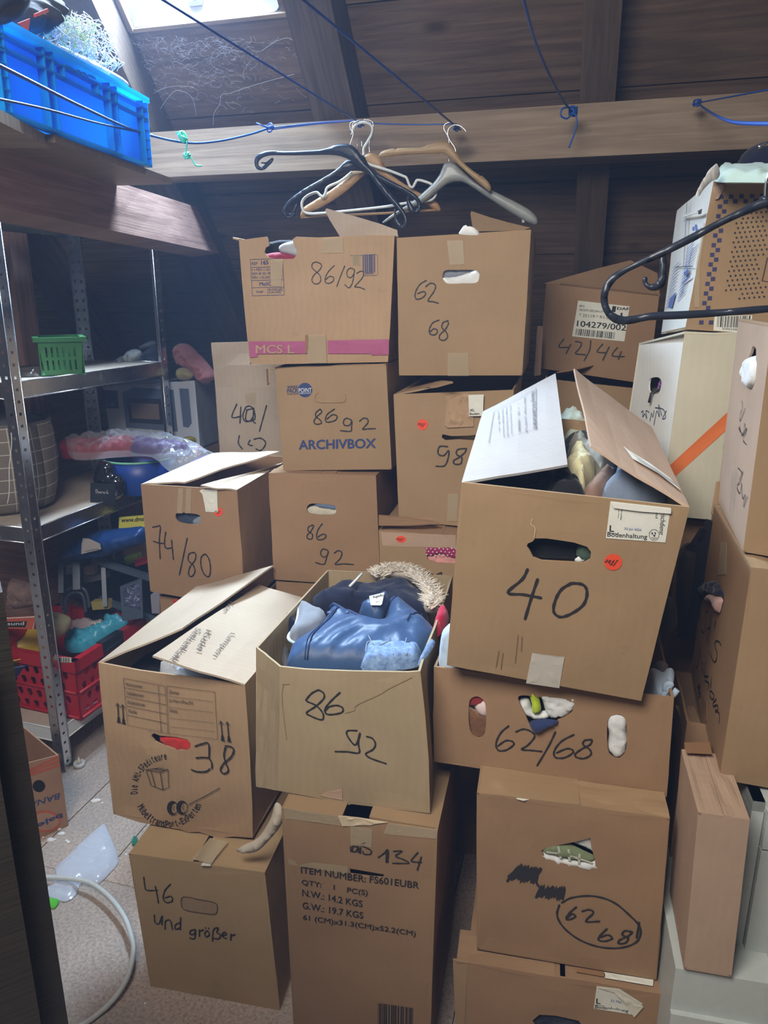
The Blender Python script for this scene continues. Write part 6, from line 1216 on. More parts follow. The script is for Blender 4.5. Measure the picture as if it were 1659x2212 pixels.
q = standing(420, 972, 2.66, 15); mb = MB()
for k in range(5): mb.tube([at_y(406 + k * .5, 966 + k * 4.2, 2.62), at_y(431, 966 + k * 4.2, 2.62)], .0042, 8)
o = mb.build('felt_pens', WHITE); put(o, 'row of white felt pens with red caps in the clear sack', 'pens'); mb = MB()
for k in range(5): mb.tube([at_y(427, 966 + k * 4.2, 2.62), at_y(434, 966 + k * 4.2, 2.62)], .0046, 8)
mb.build('caps', REDC, o)
# microwave carton beyond the shelf, with clothes on top
mw = standing(232, 945, 3.12, 15); cMw = carton('white microwave carton with printed oven picture beyond the shelf', mw, [(222, 835), (420, 822), (432, 968), (240, 955)], .30, cardboard('carton_bluish_white', (.62, .66, .74), .02, wear=.2), seed=70, amp=.001, backs=[mw.hit(222, 835) + HV * .3, at_y(466, 828, 3.35), at_y(476, 950, 3.35), mw.hit(240, 955) + HV * .3])
shut(cMw, None, .004, 71, ang=.2); r = cMw.root; GPR = plain('print_grey_blue', (.12, .16, .24), .5)
patch(r, mw, z4, [(440, 770), (560, 710), (1010, 735), (1060, 1205), (480, 1160)], GPR, 'oven_picture', 'printed picture of a grey microwave'); ob = None
patch(r, mw, z4, [(490, 830), (870, 835), (910, 1125), (520, 1100)], plain('print_dark', (.03, .035, .05), .4), 'oven_door', None, .0014); patch(r, mw, z4, [(535, 880), (845, 895), (860, 1070), (550, 1055)], plain('print_warm', (.22, .16, .13), .5), 'oven_glass', None, .0022); patch(r, mw, z4, [(900, 820), (935, 820), (980, 1170), (945, 1170)], plain('print_handle', (.40, .45, .52), .4), 'oven_handle', None, .0022)
patch(r, mw, z4, [(215, 740), (380, 745), (400, 945), (225, 940)], plain('print_navy_blue', (.03, .06, .13), .5), 'printed_panel', None, .0014); words(r, mw, z4, [('OVEN ERIES', (245, 918), (350, 918), (245, 890))], plain('print_pale', (.35, .42, .5), .5), 'panel_text', None, .0022)
patch(r, mw, z4, [(1075, 720), (1180, 725), (1215, 1110), (1180, 1160), (1120, 1150)], GPR, 'oven_picture', None, .0008)
patch(r, mw, z4, disc(None, 1195, 1295, 75, 38), plain('oval_yellow', (.60, .55, .04), .5), 'oval_sticker', 'yellow oval sticker', .003); mb = MB(); text(mb, mw, z4, 'HK2742', (1130, 1318), (1260, 1312), (1130, 1285), .01, .0045); mb.ribbon(mw, mw.poly(zz(z4, disc(None, 1195, 1295, 72, 35))), .002, .0045, False); mb.build('sticker_text', PR_K, r)
c = cMw.F[3]; p = standing(240, 958, 3.125, 15); a = p.px(240, 960); b = p.px(432, 972); cu7 = carton('plain brown box supporting the microwave carton', p, [a, b, (b[0], b[1] - .90), (a[0], a[1] - .925)], .30, CB_B, is2d=True, seed=72)
def cloth_on(name, label, px, py, y, rx, ry, rz, mat, seed, amp=.25, sc=14, cat='clothing'):
    mb = MB(); mb.blob(at_y(px, py, y), rx, ry, rz, LU, amp, sc, seed); return put(mb.build(name, mat), label, cat, 'clothes on the microwave carton')
OLD = cloth('old_pink', (.42, .17, .17))
garment('pink_blouse', 'dusty pink blouse hanging over the corner of the microwave carton', 'clothing', standing(420, 790, 3.06, 15), z4, [(1040, 240), (1110, 215), (1200, 240), (1290, 330), (1380, 420), (1480, 570), (1420, 660), (1370, 680), (1290, 620), (1240, 560), (1120, 480), (1060, 440), (1030, 330)], OLD, .05, .04, .020, 20, 81, 'clothes on the microwave carton')
garment('dark_jeans', 'dark blue jeans heaped on the microwave carton', 'clothing', standing(330, 780, 3.08, 15), z4, [(600, 450), (680, 320), (740, 270), (820, 240), (870, 290), (880, 380), (930, 430), (900, 470), (620, 470)], cloth('dark_jean', (.035, .045, .075)), .05, .04, .018, 24, 82, 'clothes on the microwave carton')
garment('striped_sleeve', 'grey blue collar loop on top of the dark jeans', 'clothing', standing(330, 770, 3.10, 15), z4, [(640, 250), (700, 210), (770, 185), (815, 205), (790, 250), (720, 270), (660, 290)], cloth('grey_blue', (.22, .27, .35)), .03, .02, .010, 40, 83, 'clothes on the microwave carton')
garment('rolled_towel', 'pale rolled towel left of the dark jeans', 'towel', standing(290, 785, 3.07, 15), z4, [(480, 370), (510, 300), (580, 278), (650, 310), (640, 400), (600, 460), (500, 440)], cloth('pale_towel', (.45, .50, .50)), .045, .03, .012, 34, 84, 'clothes on the microwave carton')
garment('patterned_scarf', 'black and white patterned scarf trailing over the middle shelf edge', 'scarf', standing(260, 785, 3.05, 15), z4, [(260, 440), (340, 430), (400, 370), (460, 360), (480, 440), (440, 470), (300, 465)], cloth('scarf_mix', (.22, .22, .24), 2.5, .9), .03, .02, .014, 60, 85, 'clothes on the microwave carton')
garment('yellow_sunhat', 'faded yellow cloth cap on the right front of the microwave carton', 'hat', standing(395, 815, 3.02, 15), z4, [(1060, 500), (1140, 490), (1210, 530), (1235, 580), (1180, 630), (1100, 630), (1060, 580)], cloth('faded_yellow', (.42, .36, .17)), .03, .025, .010, 40, 86, 'clothes on the microwave carton')
# under the low board: blue sack, black frame, pictures, books
garment('blue_sack', 'shiny blue sack with paper tag hanging under the low shelf', 'sack', standing(250, 1180, 2.55, 12), z7, [(430, 320), (480, 250), (620, 170), (800, 100), (1000, 70), (1200, 55), (1400, 50), (1400, 230), (1200, 300), (1000, 380), (800, 420), (560, 430), (440, 400)], plastic('sack_blue', (.010, .05, .20), .35), .05, .05, .010, 12, 90)
bs = bpy.data.objects['blue_sack']; q = standing(250, 1180, 2.47, 12); patch(bs, q, z7, [(660, 180), (735, 185), (865, 245), (878, 310), (640, 370), (645, 250)], plain('tag_grey', (.42, .39, .38), .6), 'paper_tag', 'grey paper tag'); words(bs, q, z7, [('Haushaltswaren', (690, 345), (845, 310), (688, 328), .01)], PR_K, 'tag_text')
q = standing(280, 1120, 2.66, 12); t = thing('yellow_poster', 'bright yellow printed bag with web address under the low shelf', 'bag', q.at(*q.px(285, 1140))); mb = MB(); mb.panel(q, q.poly([(257, 1118), (330, 1112), (330, 1150), (256, 1152)]), (), .01); mb.build('body', plastic('bag_yellow', (.72, .70, .12), .5), t); words(t, q, Z(0, 1000, 3.19), [('www.dmserve', (836, 410), (1060, 396), (840, 378), .02)], PR_K, 'printed_text')
BK = plain('black_frame', (.012, .016, .024), .4); SB = plain('steel_blue', (.07, .10, .15), .4)
fr = thing('black_rack', 'low black metal rack behind the red crate', 'rack', at_y(250, 1330, 2.70) * 1.0)
mb = MB()
for a, b, r_ in (((205, 1212), (330, 1252), .013), ((229, 1226), (233, 1310), .010), ((218, 1295), (345, 1345), .012), ((140, 1214), (140, 1282), .012), ((175, 1205), (176, 1275), .016)): mb.beam(at_y(*a, 2.66), at_y(*b, 2.60), UP, r_ * 1.6, r_ * 1.6)
mb.build('frame', SB, fr); mb = MB(); mb.slab(at_y(140, 1285, 2.95), at_y(330, 1330, 2.95), at_y(330, 1215, 2.95), at_y(140, 1205, 2.95), .01); mb.build('back_panel', BK, fr)
q = standing(285, 1300, 2.50, -12); t = thing('picture_frame', 'dark framed picture leaning above the back rim of the red crate', 'picture', q.at(*q.px(285, 1340))); mb = MB(); o4 = [(259, 1268), (306, 1250), (309, 1335), (264, 1342)]; i4 = [(266, 1273), (300, 1258), (303, 1318), (269, 1308)]
mb.panel(q, q.poly(o4), [q.poly(i4)], .012); mb.build('frame', SB, t); mb = MB(); mb.panel(q.shift(-.004), q.poly([(262, 1270), (304, 1254), (306, 1328), (266, 1335)]), (), .004)
def picmat():
    m, nt, b = nodes('dark_picture'); t_ = N(nt, 'ShaderNodeTexCoord'); n = noise_t(nt, t_.outputs['Object'], 38, 5, .7, 2); nt.links.new(ramp(nt, n, [(.35, (.015, .02, .06)), (.52, (.10, .11, .22)), (.66, (.45, .55, .70))]), b.inputs['Base Color']); b.inputs['Roughness'].default_value = .2; return m
mb.build('picture', picmat(), t)
for i, (pts, y, col, nm, lab) in enumerate((([(180, 1226), (200, 1222), (204, 1240), (182, 1243)], 2.80, (.45, .40, .36), 'card_box', 'small pale carton on the black rack behind the post'), ([(268, 1204), (296, 1196), (300, 1214), (272, 1220)], 2.82, (.25, .38, .03), 'lime_book', 'lime green booklet on top of the black rack'), ([(248, 1206), (268, 1204), (270, 1220), (250, 1222)], 2.83, (.03, .05, .11), 'navy_book', 'navy booklet left of the lime one'),
        ([(180, 1245), (228, 1236), (230, 1250), (182, 1260)], 2.84, (.26, .27, .30), 'grey_box', 'grey flat box inside the black rack'), ([(290, 1210), (320, 1204), (320, 1216), (292, 1224)], 2.72, (.50, .03, .04), 'red_folder', 'red folder edge beside the 74/80 box'), ([(325, 1285), (345, 1280), (345, 1325), (328, 1325)], 2.52, (.30, .30, .36), 'magazine', 'printed magazine standing beside the small sticker box'),
        ([(142, 1222), (160, 1218), (162, 1240), (143, 1241)], 2.86, (.28, .33, .38), 'pale_folder', 'pale folder in the left bay of the black rack'), ([(196, 1300), (232, 1298), (236, 1315), (200, 1318)], 2.62, (.40, .32, .10), 'chocolate_tin', 'yellow and brown tin behind the red crate rim'))):
    q = standing(*pts[3], y, 12); mb = MB(); mb.panel(q, q.poly(pts), (), .03); put(mb.build(nm, plain('c_' + nm, col, .5)), lab, 'box' if 'box' in nm or 'tin' in nm else 'book')
# tealight on the floor, wooden cupboard beyond the low board
c = at_z(172, 1655, 0); mb = MB(); mb.lathe(c, [(.019, 0), (.020, .016), (.017, .016), (.016, .012), (.001, .012)], 20); t = mb.build('electric_tealight', plastic('tealight_white', (.55, .55, .53), .5)); put(t, 'small white electric tealight on the floor beside the shelf foot', 'candle'); mb = MB(); mb.lathe(c + UP * .012, [(.006, 0), (.007, .008), (.003, .018), (.0005, .026)], 12); mb.build('flame', plastic('flame_cream', (.6, .58, .5), .4), t)
c = P0 + SH * .52 + LV * .55; mb = MB(); mb.box(c + UP * 0, LV, SH, UP, .38, .30, 1.12, (.4, .4)); t = mb.build('wooden_cupboard', M_TIE); put(t, 'reddish brown wooden cupboard left of the metal shelf', 'cupboard'); mb = MB(); mb.box(c - LV * .004 + SH * .01 + UP * .05, SH, UP, LV, .28, 1.0, .004, (.9, .1)); mb.build('door', M_TIE, t)
garment('fur_cushion', 'mottled brown plush bundle behind the red crate', 'cushion', standing(50, 1290, 2.60, 15), Z(0, 1000, 3.19), [(80, 820), (110, 800), (240, 850), (260, 960), (200, 990), (90, 985)], cloth('mottled_plush', (.26, .17, .15), 3, .7), .05, .04, .01, 50, 91)
# ------------------------------------------------------------------ boards, blue crate and things above the tie beam
LAM = wood('laminate_board', (.20, .125, .08), (.30, .20, .135), 1.5, .5, False, .4)
zb = 1.912
def zpoly(name, pts, t, mat, label, cat):
    pl = Plane(at_z(*pts[0], zb), Vec((1, 0, 0)), Vec((0, 1, 0))); mb = MB(); mb.panel(pl, pl.poly(pts), (), t); return put(mb.build(name, mat), label, cat)
A = at_z(118, 290, zb); B = at_z(371, 385, zb); C = B - Vec((.32, -.05, 0)); D = A - Vec((.40, 0, 0)); pl = Plane(A, Vec((1, 0, 0)), Vec((0, 1, 0))); to = lambda p: (p.x - A.x, p.y - A.y)
mb = MB(); mb.panel(pl, [to(A), to(B), to(C), to(D)], (), .016); put(mb.build('shelf_plank', LAM), 'brown laminated board lying on the tie beam under the blue crate', 'board')
A2 = at_z(-70, 198, zb + .001); B2 = at_z(118, 296, zb + .001); mb = MB(); pl2 = Plane(A2, Vec((1, 0, 0)), Vec((0, 1, 0))); t2 = lambda p: (p.x - A2.x, p.y - A2.y)
mb.panel(pl2, [t2(A2), t2(B2 - Vec((.008, .002, 0))), t2(B2 - Vec((.42, 0, 0))), t2(A2 - Vec((.3, 0, 0)))], (), .022); put(mb.build('chipboard_offcut', wood('raw_chipboard', (.34, .25, .17), (.52, .42, .32), 2, .9, False)), 'raw chipboard offcut with a broken edge beside the laminated board', 'board')
BL_ = at_y(10, 245, 1.54); BLUE = plastic('crate_blue', (.002, .36, .85), .32); glow_through(BLUE, (.0, .68, 1), .5)
BR_ = at_z(328, 362, BL_.z); d = (BR_ - BL_).normalized(); L = (BR_ - BL_).length; cf = Plane(BL_, d, UP); Hc = cf.px(321, 207)[1]
Hc = (Hc + cf.px(8, 53)[1]) / 2; ct = thing('euro_crate', 'bright blue stacking crate on the boards above the metal shelf', 'crate', BL_ + d * L / 2 - cf.n * .2); bk = -cf.n
mb = MB(); mb.box(BL_ + bk * .016, d, bk, UP, L, .004, Hc); mb.box(BL_ + bk * .38, d, bk, UP, L, .004, Hc); mb.box(BL_ + bk * .016, d, bk, UP, .004, .37, Hc); mb.box(BL_ + d * (L - .004) + bk * .016, d, bk, UP, .004, .37, Hc); mb.box(BL_ + bk * .016, d, bk, UP, L, .37, .004); mb.build('body', BLUE, ct)
U = lambda px, py: cf.px(px, py)[0]
def rib(u0, u1, v0, v1, nm='rib', dep=.018):
    mb = MB(); mb.box(cf.at(u0, v0, -.016), d, UP, cf.n, u1 - u0, v1 - v0, dep); mb.build(nm, BLUE, ct)
v2 = cf.px(160, 180)[1]; va = cf.px(96, 133)[1]; vb = cf.px(97, 150)[1]
rib(0, L, Hc - .012, Hc, 'rim', .024); rib(0, L, Hc * .83, Hc * .83 + .003); rib(0, L, Hc * .69, Hc * .69 + .003); rib(0, L, 0, .006)
for a in ((91, 93), (110, 101), (233, 165), (248, 174), (305, 204), (314, 206)): u = U(*a); rib(u - .0018, u + .0018, 0, Hc)
rib(0, .003, 0, Hc); rib(.022, .025, 0, Hc); rib(L - .003, L, 0, Hc)
for a in ((138, 150), (212, 190)): u = U(*a); rib(u - .0015, u + .0015, Hc * .69, Hc * .83)
for k in range(6): rib(L - .022, L, .02 + k * .022, .0225 + k * .022); rib(0, .022, .02 + k * .022, .0225 + k * .022)
mb = MB(); mb.tube([cf.at(*cf.px(x, y), .001) for x, y in smooth([(139, 140), (155, 149), (163, 154), (168, 152), (175, 158), (180, 157), (187, 164), (194, 163), (205, 170)])], .0018); mb.build('grip_wave', BLUE, ct)
words(ct, cf, Z(0, 0, 1), [('SCHÄFER', (33, 117), (82, 138), (34, 104), .01)], plastic('crate_blue_light', (.08, .30, .80), .4), 'embossed_text', None, -.0105)
# things in and on the crate
Z5 = Z(0, 0, 5.027)
q = standing(190, 150, 1.86, -25); q = Plane(at_y(190, 150, 1.95), d, UP)
garment('white_board', 'white curved board edge lying on the rim of the blue crate', 'board', q, Z5, [(545, 500), (600, 468), (700, 510), (1000, 660), (1330, 845), (1395, 935), (1300, 900), (900, 700)], plain('white_board', (.85, .86, .86), .4), .006, .006, 0, 10, 95)
pts = [(510, 300), (640, 180), (760, 200), (900, 260), (980, 330), (1050, 460), (1090, 600), (1190, 760), (1100, 740), (900, 620), (650, 500), (520, 470), (430, 400)]
P = q.poly(zz(Z5, pts)); rnd = random.Random(4)
for nm, mt, n, lab in (('white_raffia', plain('raffia_white', (.72, .74, .80), .6), 420, 'tangle of white crinkled strips heaped in the blue crate'), ('green_raffia', plain('raffia_green', (.55, .72, .35), .6), 110, 'pale green crinkled strips among the white tangle in the blue crate')):
    mb = MB(); k = 0
    while k < n:
        p = (rnd.uniform(min(a[0] for a in P), max(a[0] for a in P)), rnd.uniform(min(a[1] for a in P), max(a[1] for a in P)))
        if not inside(p, P) or (nm[0] == 'g' and p[0] > (P[0][0] * .45 + P[6][0] * .55)): continue
        k += 1; a = rnd.uniform(0, 6.28); b = a + rnd.uniform(-1.6, 1.6); w = rnd.uniform(-.03, .05); l = rnd.uniform(.008, .02)
        mb.tube(smooth([q.at(p[0] + math.cos(a) * l, p[1] + math.sin(a) * l, w), q.at(p[0], p[1], w + rnd.uniform(-.01, .02)), q.at(p[0] + math.cos(b + 3.1) * l, p[1] + math.sin(b + 3.1) * l, w)], 3), .0009, 4, False, False)
    o = mb.build(nm, mt); put(o, lab, 'raffia', None, 'stuff')
garment('yellow_folder', 'pale yellow sheet sticking up behind the white tangle', 'folder', q.shift(-.05), Z5, [(520, 25), (560, 60), (650, 200), (660, 260), (560, 250), (540, 160)], plain('pale_yellow', (.80, .85, .45), .5), .004, .004, 0, 10, 96)
garment('black_jacket', 'black jacket with red trim heaped behind the blue crate rim', 'jacket', q.shift(-.02), Z5, [(150, 60), (260, 0), (400, -60), (520, -40), (530, 120), (520, 280), (440, 380), (380, 400), (200, 300), (120, 200)], cloth('jacket_black', (.03, .035, .055)), .06, .05, .016, 16, 97)
bj = bpy.data.objects['black_jacket']; mb = MB(); q3 = q.shift(.048)
for s in ([(205, 250), (330, 200), (310, 330), (285, 355)], [(385, 150), (525, 90), (530, 130), (390, 185)]): mb.panel(q3, q3.poly(zz(Z5, s)), (), .004)
mb.build('red_trim', REDC, bj)
q = Plane(at_y(20, 40, 1.42), d, UP); garment('navy_bag', 'smooth dark navy bag hanging into the top left corner', 'bag', q, Z5, [(-300, -200), (205, -200), (212, 20), (180, 160), (120, 230), (0, 275), (-300, 250)], plastic('bag_navy', (.018, .025, .05), .45), .05, .06, .003, 8, 98)
# ------------------------------------------------------------------ clothes lines
CORD = plain('blue_cord', (.010, .085, .42), .35)
def cord(label, pts, two=0.0, r=.0024, mat=None, name='clothes_line', head=None, tail=None):
    mb = MB(); P = [Vec(p) for p in pts]; P = [Vec(p) for p in smooth([tuple(p) for p in P], 8)] if len(P) > 2 else [P[0] + (P[1] - P[0]) * k / 12 for k in range(13)]
    if head: P = [P[0] + (P[0] - P[2]).normalized() * head] + P
    if tail: P = P + [P[-1] + (P[-1] - P[-3]).normalized() * tail]
    mb.tube(P, r, 8)
    if two: mb.tube([p + Vec((two * (1 - k / len(P)), 0, -two * .6 * (1 - k / len(P)))) for k, p in enumerate(P)], r, 8)
    return put(mb.build(name, mat or CORD), label, 'cord', 'blue clothes lines' if name == 'clothes_line' else None)
def knot(o, px, py, y, s=1.0, mat=None, seed=1):
    mb = MB(); rnd = random.Random(seed); c = at_y(px, py, y)
    for k in range(4):
        a = Vec((rnd.uniform(-1, 1), rnd.uniform(-.6, .6), rnd.uniform(-1, 1))).normalized() * .010 * s; b = UP.cross(a).normalized() * .008 * s
        mb.tube([c + a * math.cos(t * .63) + b * math.sin(t * .63) for t in range(10)], .0024, 6, True)
    q = mb.build('knot', mat or CORD, o); return q
n1 = at_y(778, 266, 2.60); n2 = at_y(988, 276, 2.54)
o = cord('doubled blue line running up left past the roof window from the hanger hook', [n1, at_y(330, -14, 1.62) + (at_y(330, -14, 1.62) - n1) * 1.5], .012); knot(o, 776, 268, 2.60)
o = cord('doubled blue line running up from the right hanger hook past the rafter', [n2, at_y(640, -12, 1.52) + (at_y(640, -12, 1.52) - n2) * 1.5], .010); knot(o, 986, 276, 2.54, 1, None, 3)
o = cord('single blue line drooping to the purlin right of the hangers', [at_y(1238, 240, 2.42), at_y(1222, 225, 2.38), at_y(1195, 178, 2.2), at_y(1160, 100, 1.9), at_y(1128, -12, 1.45)], 0, .003, tail=1.4); knot(o, 1238, 240, 2.42, 1.5, None, 5)
mb = MB(); mb.tube([at_y(*p, 2.41) for p in smooth([(1240, 240), (1228, 232), (1214, 236), (1212, 250), (1225, 256), (1240, 244), (1246, 262), (1240, 290), (1229, 319)])], .0026); mb.build('loose_end', CORD, o)
o = cord('two thin blue lines from the knot at the far right of the purlin', [at_y(1505, 222, 2.36), at_y(1530, 218, 2.2), at_y(1680, 190, 1.7)], 0, .002, tail=1.0); knot(o, 1506, 222, 2.36, 1.2, None, 7)
mb = MB(); mb.tube([at_y(*p, 2.33 - i * .06) for i, p in enumerate(smooth([(1508, 224), (1530, 240), (1560, 256), (1600, 266), (1690, 268)]))], .0028); mb.build('lower_strand', CORD, o)
o = cord('thick blue line sagging across the blue crate to the purlin', [at_y(-20, 132, 1.30), at_y(60, 172, 1.42), at_y(180, 232, 1.70), at_y(300, 285, 2.1), at_y(400, 308, 2.35), at_y(470, 305, 2.48), at_y(540, 290, 2.58), at_y(583, 276, 2.63)], 0, .0032, head=1.2); knot(o, 583, 276, 2.63, 1.4, None, 9)
mb = MB(); mb.tube([at_y(554, 266, 2.6), at_y(583, 278, 2.62)], .0024); mb.build('loose_end', CORD, o)
cord('thin blue line across the lower half of the blue crate', [at_y(-20, 210, 1.34), at_y(100, 236, 1.52), at_y(220, 268, 1.85), at_y(330, 292, 2.22)], 0, .0022, head=1.2)
cord('blue line stretched along the purlin between the knots', [at_y(583, 276, 2.63), at_y(680, 266, 2.62), at_y(770, 260, 2.61)], .008, .0022)
cord('faint blue line along the purlin between the two hanger hooks', [at_y(790, 266, 2.60), at_y(880, 269, 2.57), at_y(985, 268, 2.54)], 0, .002)
GC = plain('green_cord', (.06, .55, .33), .4); o = cord('short turquoise cord knotted round the sagging line', [at_y(380, 288, 2.33), at_y(395, 284, 2.32), at_y(404, 302, 2.31), at_y(402, 330, 2.31), at_y(412, 340, 2.31), at_y(422, 356, 2.31), at_y(436, 358, 2.31)], 0, .0022, GC, 'knotted_cord'); knot(o, 394, 296, 2.31, 1.4, GC, 11); knot(o, 404, 336, 2.31, 1.0, GC, 12)
# ------------------------------------------------------------------ hangers
HW = wood('hanger_wood', (.42, .26, .12), (.62, .43, .22), 2, .4, False, .4); HO = wood('hanger_wood_orange', (.42, .22, .085), (.58, .34, .15), 2, .4, False, .4)
HB = plain('hanger_black', (.020, .026, .042), .32); HGR = plain('hanger_grey', (.36, .38, .36), .35); HWH = plain('hanger_white', (.74, .76, .72), .35); STEEL = metal('hook_steel', (.78, .78, .76), .22)
HG_ = 'clothes hangers on the blue lines'
z4b = Z(500, 240, 3.607); z5b = Z(780, 240, 4.1475); z8b = Z(1100, 500, 2.968)
def hanger(name, label, px, py, y, yaw): 
    q = standing(px, py, y, yaw); t = thing(name, label, 'hanger', q.at(0, 0), HG_); return t, q
def shape(t, q, z, pts, mat, nm, T=.006, holes=(), k=3, r=.010):
    mb = MB(); P = smooth(q.poly(zz(z, pts)), k, True); H = [smooth(q.poly(zz(z, h)), k, True) for h in holes]
    mb.panel(q, P, H, T, .008, lambda a, b, d: T * math.sqrt(max(0, 1 - (1 - min(1, d / r)) ** 2)), lambda a, b, d: -T * math.sqrt(max(0, 1 - (1 - min(1, d / r)) ** 2)), True); return mb.build(nm, mat, t)
def wire(t, q, z, pts, r, mat, nm, k=6, w=0, closed=False):
    mb = MB(); mb.tube([q.at(*p, w) for p in smooth(q.poly(zz(z, pts)), k, closed)], r, 8, closed); return mb.build(nm, mat, t)
t, q = hanger('wooden_hanger', 'orange wooden hanger with trouser bar, behind the white one', 790, 345, 2.575, 8)
shape(t, q, z4b, [(935, 470), (1040, 478), (1000, 530), (860, 650), (700, 752), (620, 785), (565, 832), (540, 838), (538, 800), (560, 752), (640, 700), (780, 610), (880, 530)], HO, 'left_arm'); shape(t, q, z4b, [(1035, 350), (1065, 330), (1110, 328), (1160, 365), (1195, 425), (1260, 505), (1400, 600), (1550, 680), (1605, 715), (1632, 770), (1598, 776), (1500, 712), (1380, 625), (1200, 525), (1080, 430), (1045, 390)], HO, 'right_arm')
shape(t, q, z4b, [(550, 822), (740, 806), (1200, 786), (1610, 760), (1612, 778), (1200, 806), (740, 824), (552, 836)], HO, 'trouser_bar', .006, (), 1); wire(t, q, z4b, [(1075, 330), (1075, 240), (1105, 170), (1100, 90), (1060, 68), (1000, 70), (930, 90), (925, 130), (940, 160), (930, 185)], .0016, STEEL, 'hook')
t, q = hanger('thin_hanger', 'thin white plastic hanger with strap notches', 780, 330, 2.55, 8)
wire(t, q, z4b, [(940, 475), (850, 545), (752, 592), (732, 640), (712, 668), (690, 655), (662, 633), (600, 655), (560, 690), (548, 730), (562, 778), (602, 798), (700, 796), (900, 778), (1200, 745), (1370, 715), (1500, 702), (1560, 690), (1590, 655), (1590, 620), (1560, 572), (1500, 547), (1450, 538), (1432, 560), (1412, 592), (1388, 580), (1365, 522), (1335, 505), (1230, 465), (1100, 425), (1040, 400)], .0042, HWH, 'frame', 5)
wire(t, q, z4b, [(1032, 345), (1032, 290), (1060, 240), (1095, 170), (1092, 115), (1042, 88), (985, 98), (952, 130), (945, 170)], .0042, HWH, 'hook')
t, q = hanger('plastic_hanger', 'black plastic hanger hanging level behind the tilted one', 770, 330, 2.52, 8)
shape(t, q, z4b, [(885, 385), (940, 370), (1000, 340), (1040, 360), (1070, 420), (1150, 490), (1300, 570), (1410, 630), (1462, 680), (1478, 730), (1465, 790), (1420, 802), (1395, 785), (1440, 765), (1450, 730), (1430, 690), (1360, 640), (1280, 600), (1140, 530), (1060, 470), (1000, 458), (900, 462), (800, 508), (680, 590), (560, 655), (480, 705), (430, 760), (425, 800), (450, 812), (490, 780), (505, 800), (470, 832), (425, 838), (398, 800), (405, 750), (450, 690), (540, 620), (640, 560), (760, 492), (830, 440)], HB, 'body', .007, (), 2, .008)
shape(t, q, z4b, [(500, 700), (518, 706), (512, 750), (480, 810), (440, 815), (430, 790), (445, 770), (450, 790), (480, 755)], HB, 'left_notch', .004, (), 2); shape(t, q, z4b, [(1375, 655), (1388, 665), (1385, 690), (1420, 745), (1440, 770), (1420, 800), (1390, 790), (1370, 740), (1362, 680)], HB, 'right_notch', .004, (), 2); wire(t, q, z4b, [(980, 320), (985, 210), (1015, 240), (1010, 300)], .0012, STEEL, 'hook', 2)
t, q = hanger('plastic_hanger', 'black plastic hanger tilted with its left arm raised', 755, 315, 2.47, 14)
shape(t, q, z4b, [(178, 400), (190, 350), (235, 320), (300, 305), (420, 312), (560, 306), (700, 296), (770, 275), (840, 255), (920, 258), (980, 300), (1020, 360), (1080, 430), (1180, 560), (1270, 670), (1345, 770), (1375, 840), (1372, 890), (1330, 918), (1290, 905), (1300, 885), (1335, 885), (1345, 850), (1325, 800), (1240, 710), (1140, 590), (1070, 495), (1000, 440), (930, 385), (850, 352), (780, 342), (690, 342), (560, 345), (400, 345), (310, 345), (250, 360), (215, 390), (212, 425), (240, 435), (270, 425), (280, 440), (240, 462), (195, 450)], HB, 'body', .008, (), 2, .009)
shape(t, q, z4b, [(312, 365), (328, 372), (318, 400), (270, 445), (235, 455), (240, 435), (262, 412), (232, 408), (238, 396), (270, 398)], HB, 'left_notch', .004, (), 2); shape(t, q, z4b, [(1268, 765), (1282, 775), (1290, 830), (1330, 880), (1345, 895), (1320, 912), (1290, 900), (1270, 860)], HB, 'right_notch', .004, (), 2); wire(t, q, z4b, [(918, 272), (935, 225), (948, 180), (940, 130), (952, 95), (1000, 72), (1050, 75), (1095, 105)], .0018, STEEL, 'hook')
t, q = hanger('suit_hanger', 'broad silver grey suit hanger behind the pale wooden one', 965, 355, 2.50, 8)
shape(t, q, z5b, [(750, 468), (800, 456), (850, 470), (900, 522), (970, 590), (1060, 650), (1200, 722), (1400, 820), (1520, 890), (1578, 955), (1586, 1010), (1545, 1022), (1440, 972), (1280, 872), (1100, 752), (950, 652), (880, 632), (800, 642), (720, 692), (600, 792), (480, 862), (380, 902), (280, 960), (210, 1002), (192, 992), (300, 910), (430, 830), (540, 742), (640, 650), (700, 572), (735, 490)], HGR, 'body', .016, (), 2, .016)
wire(t, q, z5b, [(785, 470), (790, 300), (772, 215), (742, 160), (750, 120), (790, 100), (820, 96)], .0016, STEEL, 'hook'); mb = MB(); mb.box(q.at(*q.px(*z5b(1440, 1000)), -.004), q.u, UP, q.n, .008, .03, .006); mb.build('clip', HGR, t)
t, q = hanger('wooden_hanger', 'pale wooden hanger with notched shoulders in front of the grey one', 955, 320, 2.46, 10)
shape(t, q, z5b, [(158, 398), (180, 365), (230, 345), (292, 336), (312, 348), (330, 332), (440, 330), (540, 324), (600, 300), (680, 274), (745, 268), (800, 292), (850, 362), (910, 452), (1000, 532), (1055, 568), (1065, 582), (1082, 578), (1140, 632), (1164, 680), (1156, 716), (1130, 708), (1000, 600), (850, 462), (742, 380), (700, 382), (500, 388), (320, 402), (200, 416), (160, 414)], HW, 'body', .008, (), 2, .010)
wire(t, q, z5b, [(850, 365), (835, 322), (790, 252), (776, 200), (790, 152), (832, 125), (880, 130), (920, 158), (942, 186)], .0022, STEEL, 'hook')
t, q = hanger('plastic_hanger', 'large black hanger close to the viewer at the right edge', 1480, 600, 1.02, 4)
